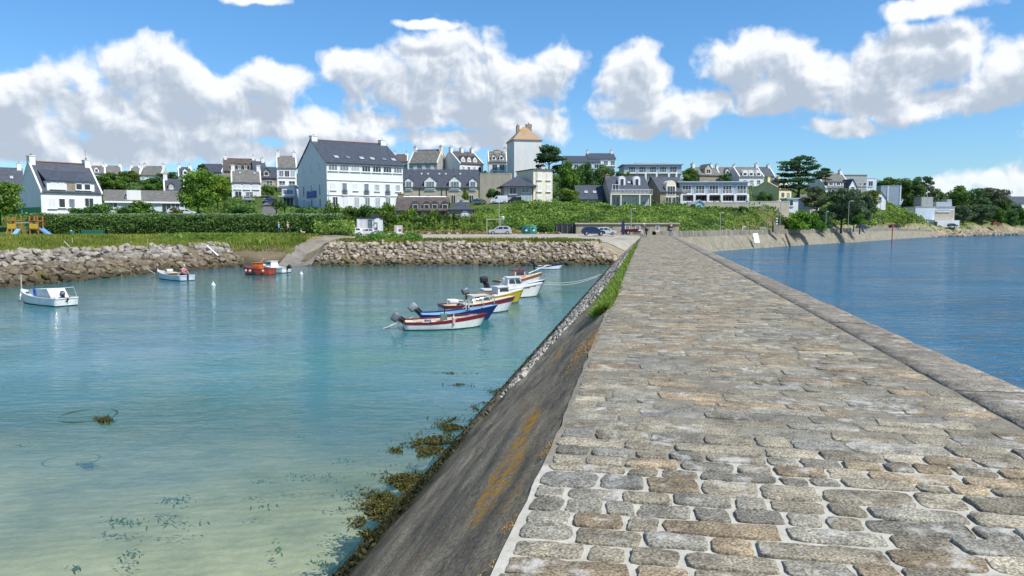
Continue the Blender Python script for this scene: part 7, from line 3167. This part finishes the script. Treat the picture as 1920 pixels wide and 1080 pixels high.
# ------------------------------------------------------------------ playground
p = W(58, 447, 92)
r_ = empty('climbing_frame', (p.x, p.y, 2.62), 0, 'orange and yellow climbing frame with two towers and blue slides', 'playground')
M_orp = mat('orange post', (.50, .17, .06), .7, .12, 3)
M_ylp = mat('yellow panel', (.58, .42, .05), .6, .06, 3)
M_blp = mat('slide blue', (.22, .42, .68), .4, .05, 3)
M_grp = mat('playground green', (.03, .14, .09), .6, .1, 3)
zz_ = 0
for cx in (-1.95, .75):
    for dx in (-.5, .5):
        for dy in (-.5, .5):
            MB().box(cx + dx, dy, 1.35, .10, .10, 2.8 + (.3 if cx > 0 else 0)).build('post', M_orp, r_)
    MB().box(cx, 0, 1.25, 1.1, 1.1, .10).build('platform', M_orp, r_)
    MB().box(cx, -.56, 1.62, 1.0, .05, .6).build('guard_panel', M_ylp, r_)
    MB().box(cx - .56, 0, 1.62, .05, 1.0, .6).build('guard_panel', M_ylp, r_)
    MB().box(cx, .0, 2.3, 1.15, 1.15, .08).build('canopy_slats', M_orp, r_)
for y in (-.5, .5):
    MB().box(-.6, y, 2.02, 1.7, .05, .05).build('bridge_rail', M_wpaint, r_)
MB().box(-.6, 0, 1.15, 1.7, .8, .06).build('bridge', M_orp, r_)
for i in range(2):
    MB().tube([(-2.8 + i * .7, -.7, 0), (-2.35 + i * .5, -.55, 1.5)], .04, 6).build('ladder_pole', M_ylp, r_)
s1_ = MB()
s1_.prism([(1.3, 1.3), (1.3, 1.2), (2.75, .05), (3.0, .05), (3.0, .18), (2.8, .2)], -.28, .28, 'y')
s1_.prism([(1.3, 1.5), (1.3, 1.2), (2.75, .05), (2.95, .05), (2.95, .3)], -.33, -.28, 'y')
s1_.prism([(1.3, 1.5), (1.3, 1.2), (2.75, .05), (2.95, .05), (2.95, .3)], .28, .33, 'y')
s1_.build('slide', M_blp, r_)
MB().prism([(-.6, 1.3), (-.6, 1.2), (-1.9, .02), (-2.1, .02), (-2.1, .2)], -1.35, -.85, 'x').build('slide', M_blp, r_)
MB().box(1.55, -.2, .35, .08, .08, 1.1, 0, .5).build('prop', M_ylp, r_)
MB().box(-.35, .6, .9, .9, .05, 1.5).build('climbing_wall', M_grp, r_)
# green fence
p = W(55, 449, 86)
r_ = empty('fence', (p.x - 4.5, p.y, 2.55), 0, 'low green playground fence in front of the climbing frame', 'fence')
for i in range(6):
    MB().box(i * 1.75, 0, .35, .08, .08, .9).build('post', M_grp, r_)
MB().box(4.4, 0, .72, 8.8, .04, .05).box(4.4, 0, .18, 8.8, .04, .05).build('rail', M_grp, r_)
p = W(135, 443, 96)
r_ = empty('litter_bin', (p.x, p.y, 2.7), 0, 'dark green litter bin beside the hedge right of the climbing frame', 'bin')
MB().lathe([(.3, 0), (.36, .9), (.36, .95)], 14).build('drum', M_grp, r_)
MB().box(.1, -.3, .95, .2, .1, .14).build('bag_edge', M_wpaint, r_)
p = W(160, 441, 106)
r_ = empty('fence', (p.x - .5, p.y, 2.8), 0, 'short dark green fence panel in front of the hedge', 'fence')
MB().box(1.6, 0, .5, 3.0, .05, .8).build('panel', M_grp, r_)
for x in (0, 1.6, 3.2):
    MB().box(x, 0, .5, .08, .08, 1.1).build('post', M_grp, r_)


# ------------------------------------------------------------------ people
M_skin = mat('skin', (.55, .33, .23), .6, .05, 5)


def person(loc, yaw, pose, jacket, trousers, label, hair=(.08, .05, .03), group=None, hat=None, name='person'):
    r_ = empty(name, loc, yaw, label, 'person', group)
    if pose == 'sit':
        pel = Vector((0, 0, .50))
        J = {'pel': pel, 'bel': pel + Vector((0.02, 0, .18)), 'che': pel + Vector((.08, 0, .40)), 'neck': pel + Vector((.12, 0, .56)), 'head': pel + Vector((.16, 0, .68)), 'top': pel + Vector((.17, 0, .78))}
        for sg, s_ in ((1, 'l'), (-1, 'r')):
            J['sh' + s_] = pel + Vector((.08, sg * .18, .48))
            J['el' + s_] = pel + Vector((.20, sg * .26, .24))
            J['wr' + s_] = pel + Vector((.40, sg * .16, .18))
            J['hip' + s_] = pel + Vector((.02, sg * .10, -.02))
            J['kn' + s_] = pel + Vector((.42, sg * .14, .02))
            J['an' + s_] = pel + Vector((.46, sg * .14, -.40))
            J['to' + s_] = pel + Vector((.62, sg * .15, -.44))
    else:
        lean = .55 if pose == 'bend' else .03
        pel = Vector((0, 0, .92))
        up = Vector((math.sin(lean), 0, math.cos(lean)))
        J = {'pel': pel, 'bel': pel + up * .16, 'che': pel + up * .38, 'neck': pel + up * .56, 'head': pel + up * .68 + Vector((.02, 0, 0)), 'top': pel + up * .79 + Vector((.02, 0, 0))}
        for sg, s_ in ((1, 'l'), (-1, 'r')):
            st_ = .22 * sg if pose == 'walk' else .04 * sg
            J['sh' + s_] = pel + up * .50 + Vector((0, sg * .19, 0))
            J['el' + s_] = J['sh' + s_] + Vector((.02 - st_ * .3 + (.22 if pose == 'bend' else 0), sg * .05, -.27))
            J['wr' + s_] = J['el' + s_] + Vector((.06 - st_ * .3 + (.18 if pose == 'bend' else .03), 0, -.23 if pose != 'bend' else -.05))
            J['hip' + s_] = pel + Vector((0, sg * .10, -.04))
            J['kn' + s_] = pel + Vector((st_ * .6 + .03, sg * .10, -.45))
            J['an' + s_] = pel + Vector((st_ * 1.1 - (.05 if st_ < 0 else 0), sg * .10, -.85))
            J['to' + s_] = J['an' + s_] + Vector((.16, sg * .02, -.05))
    RAD = {'pel': .14, 'bel': .125, 'che': .15, 'neck': .055, 'head': .095, 'top': .085, 'sh': .065, 'el': .045, 'wr': .030, 'hip': .095, 'kn': .060, 'an': .042, 'to': .038}

    def grow(nm, edges, m_, mul=1.0, hands=False):
        names = []
        for a_, b_ in edges:
            for q_ in (a_, b_):
                if q_ not in names:
                    names.append(q_)
        vs = [J[q_] for q_ in names]
        rad = [RAD.get(q_, RAD.get(q_[:-1], .05)) * mul for q_ in names]
        es = [(names.index(a_), names.index(b_)) for a_, b_ in edges]
        if hands:
            for s_ in 'lr':
                w = J['wr' + s_]
                e0 = J['el' + s_]
                d = (w - e0).normalized()
                lat = Vector((1, 0, 0)) if abs(d.x) < .7 else Vector((0, 1, 0))
                palm = w + d * .07
                vs.append(palm)
                rad.append(.028)
                ip = len(vs) - 1
                es.append((names.index('wr' + s_), ip))
                for k, ln in enumerate((.065, .075, .07, .055)):
                    b0 = palm + lat * (k - 1.5) * .018 + d * .02
                    vs += [b0, b0 + d * ln * .55, b0 + d * ln * .9 + Vector((.012, 0, 0))]
                    rad += [.010, .009, .008]
                    n_ = len(vs)
                    es += [(ip, n_ - 3), (n_ - 3, n_ - 2), (n_ - 2, n_ - 1)]
                tb = w + d * .03 + lat * .035
                vs += [tb, tb + d * .035 + lat * .02]
                rad += [.011, .009]
                es += [(ip, len(vs) - 2), (len(vs) - 2, len(vs) - 1)]
        me = bpy.data.meshes.new(nm)
        me.from_pydata([tuple(v) for v in vs], es, [])
        me.materials.append(m_)
        o = link(nm, me, r_)
        md = o.modifiers.new('skin', 'SKIN')
        md.use_smooth_shade = True
        for i, v in enumerate(me.skin_vertices[0].data):
            v.radius = (rad[i], rad[i])
            v.use_root = i == 0
        o.modifiers.new('sub', 'SUBSURF').levels = 1
        return o
    full = [('pel', 'bel'), ('bel', 'che'), ('che', 'neck'), ('neck', 'head'), ('head', 'top')]
    for s_ in 'lr':
        full += [('che', 'sh' + s_), ('sh' + s_, 'el' + s_), ('el' + s_, 'wr' + s_), ('pel', 'hip' + s_), ('hip' + s_, 'kn' + s_), ('kn' + s_, 'an' + s_), ('an' + s_, 'to' + s_)]
    grow('body', full, M_skin, hands=True)
    jk = [('pel', 'bel'), ('bel', 'che')]
    tr_ = []
    for s_ in 'lr':
        jk += [('che', 'sh' + s_), ('sh' + s_, 'el' + s_), ('el' + s_, 'wr' + s_)]
        tr_ += [('pel', 'hip' + s_), ('hip' + s_, 'kn' + s_), ('kn' + s_, 'an' + s_)]
    grow('jacket', jk, jacket, 1.22)
    grow('trousers', tr_, trousers, 1.18)
    hd_ = J['head']
    tp = J['top']
    MB().lathe([(.02, .105), (.07, .09), (.105, .03), (.108, -.02), (.09, -.05)], 12, tuple((hd_ + tp) / 2 + Vector((-.02, 0, .03)))).build('hair' if not hat else 'cap', hat or mat('hair', hair, .8), r_, smooth=True)
    MB().box((hd_ + Vector((.10, 0, .0))).x, 0, hd_.z + .0, .035, .025, .04).build('nose', M_skin, r_)
    for sg in (-1, 1):
        MB().lathe([(.004, -.01), (.012, 0), (.004, .01)], 6, (hd_.x + .088, sg * .034, hd_.z + .03), 'x').build('eye', M_iron, r_)
        s_ = 'l' if sg > 0 else 'r'
        rbox('shoe', M_iron, r_, J['to' + s_] + Vector((-.06, 0, .0)), (.26, .09, .09), .03, 2)
    return r_


M_plaid = mat('red checked shirt', (.42, .05, .06), .8, .1, 14, col2=(.35, .28, .30))
M_jean = mat('dark jeans', (.03, .04, .07), .85, .1, 8)
M_lblue = mat('light blue jacket', (.20, .36, .50), .8, .08, 6)
M_tan = mat('tan top', (.50, .38, .28), .8, .1, 6)
M_mauve = mat('mauve top', (.22, .12, .20), .8, .1, 6)
M_blk = mat('black cloth', (.03, .03, .03), .8, .1, 6)
p = G(351, 524, 0)
fb = fish_boat.matrix_basis @ Vector((.55, .1, 0))
person((fb.x, fb.y, -.06), fish_boat.rotation_euler.z + R(200), 'sit', M_plaid, M_jean, 'person in a red checked shirt sitting in the small white boat', (.4, .38, .36))
p = W(523, 436, 104)
person((p.x, p.y, 3.0), R(180), 'walk', M_lblue, M_jean, 'person in light blue walking in front of the hedge', (.5, .48, .45))
p = W(540, 436, 104)
person((p.x, p.y, 3.0), R(175), 'walk', M_tan, M_blk, 'person in tan top and black trousers walking right of the one in blue')
p = W(1212, 444, 93)
s, t = st_of(p.x, p.y)
person((p.x, p.y, 2.92), R(200), 'bend', M_mauve, M_jean, 'person in mauve leaning over a bicycle at the pier end', hat=M_wpaint)
p2 = W(1204, 445, 92)
r_ = empty('bicycle', (p2.x, p2.y, 2.93), R(100), 'bicycle held by the person at the pier end', 'bicycle')
for x in (-.5, .5):
    w_ = empty('wheel', (x, 0, .33))
    w_.parent = r_
    link('tyre', MB().tube([(math.cos(a_) * .32, 0, math.sin(a_) * .32) for a_ in np.linspace(0, 2 * math.pi, 22)], .022, 6).mesh('tyre', M_tyre), w_)
    sp_ = MB()
    for k in range(8):
        a_ = k * math.pi / 4
        sp_.tube([(0, 0, 0), (math.cos(a_) * .31, 0, math.sin(a_) * .31)], .006, 4)
    sp_.build('spokes', M_steel, w_)
fr = MB()
for a_, b_ in (((-.5, 0, .33), (-.12, 0, .82)), ((-.5, 0, .33), (0, 0, .30)), ((0, 0, .30), (-.15, 0, .90)), ((0, 0, .30), (.36, 0, .82)), ((-.13, 0, .80), (.36, 0, .84)), ((.36, 0, .90), (.5, 0, .33))):
    fr.tube([a_, b_], .022, 6)
fr.build('frame', M_wpaint, r_)
MB().tube([(.36, -.25, 1.0), (.36, 0, .98), (.36, .25, 1.0)], .015, 6).build('handlebar', M_iron, r_)
rbox('saddle', M_iron, r_, (-.17, 0, .93), (.24, .14, .06), .02, 1)
p = W(1258, 442, 104)
person((p.x, p.y, 2.92), R(90), 'stand', M_blk, mat('grey trousers', (.25, .25, .26), .8), 'person in dark clothes standing far out at the landward end of the pier')
for i, (px, jk_, lab) in enumerate(((1655, M_or if False else M_tan, 'person in tan on the quay between the two dark cars'), (1690, M_wpaint, 'person in white standing right of the black quay car'), (1586, M_lblue, 'person in pale blue on the quay at the foot of the shadowy wood'))):
    Yp = {1655: 220, 1690: 238, 1586: 186}[px]
    p = W(px, 431 if px < 1600 else 429.5, Yp)
    person((p.x, p.y, H1(p.x, p.y)), R(170), 'stand', jk_, M_jean, lab)

# dog on the path
M_dog = mat('cream fur', (.62, .54, .42), .9, .1, 10)
p = W(568, 437, 103)
r_ = empty('dog', (p.x, p.y, 2.98), R(150), 'cream coloured dog standing on the path ahead of the walkers', 'dog')
jn = {'rump': (-.28, 0, .42), 'belly': (-.05, 0, .40), 'chest': (.2, 0, .40), 'neck': (.34, 0, .52), 'head': (.42, 0, .62), 'muz': (.54, 0, .58), 'tail': (-.36, 0, .48), 'tail2': (-.50, 0, .62)}
rd = {'rump': .10, 'belly': .09, 'chest': .125, 'neck': .07, 'head': .075, 'muz': .035, 'tail': .03, 'tail2': .015}
ed = [('belly', 'rump'), ('belly', 'chest'), ('chest', 'neck'), ('neck', 'head'), ('head', 'muz'), ('rump', 'tail'), ('tail', 'tail2')]
for sg, s_ in ((1, 'l'), (-1, 'r')):
    jn.update({'fs' + s_: (.22, sg * .08, .30), 'fk' + s_: (.21, sg * .08, .17), 'ff' + s_: (.24, sg * .08, .02), 'hs' + s_: (-.24, sg * .08, .32), 'hk' + s_: (-.18, sg * .08, .22), 'hh' + s_: (-.32, sg * .08, .13), 'hf' + s_: (-.28, sg * .08, .02)})
    rd.update({'fs' + s_: .045, 'fk' + s_: .03, 'ff' + s_: .025, 'hs' + s_: .06, 'hk' + s_: .04, 'hh' + s_: .024, 'hf' + s_: .025})
    ed += [('chest', 'fs' + s_), ('fs' + s_, 'fk' + s_), ('fk' + s_, 'ff' + s_), ('rump', 'hs' + s_), ('hs' + s_, 'hk' + s_), ('hk' + s_, 'hh' + s_), ('hh' + s_, 'hf' + s_)]
ks = list(jn)
me = bpy.data.meshes.new('body')
me.from_pydata([jn[k] for k in ks], [(ks.index(a_), ks.index(b_)) for a_, b_ in ed], [])
me.materials.append(M_dog)
o = link('body', me, r_)
o.modifiers.new('skin', 'SKIN').use_smooth_shade = True
for i, v in enumerate(me.skin_vertices[0].data):
    v.radius = (rd[ks[i]],) * 2
    v.use_root = ks[i] == 'belly'
o.modifiers.new('sub', 'SUBSURF').levels = 1
for sg in (-1, 1):
    MB().box(.40, sg * .055, .69, .05, .02, .07).build('ear', M_dog, r_)
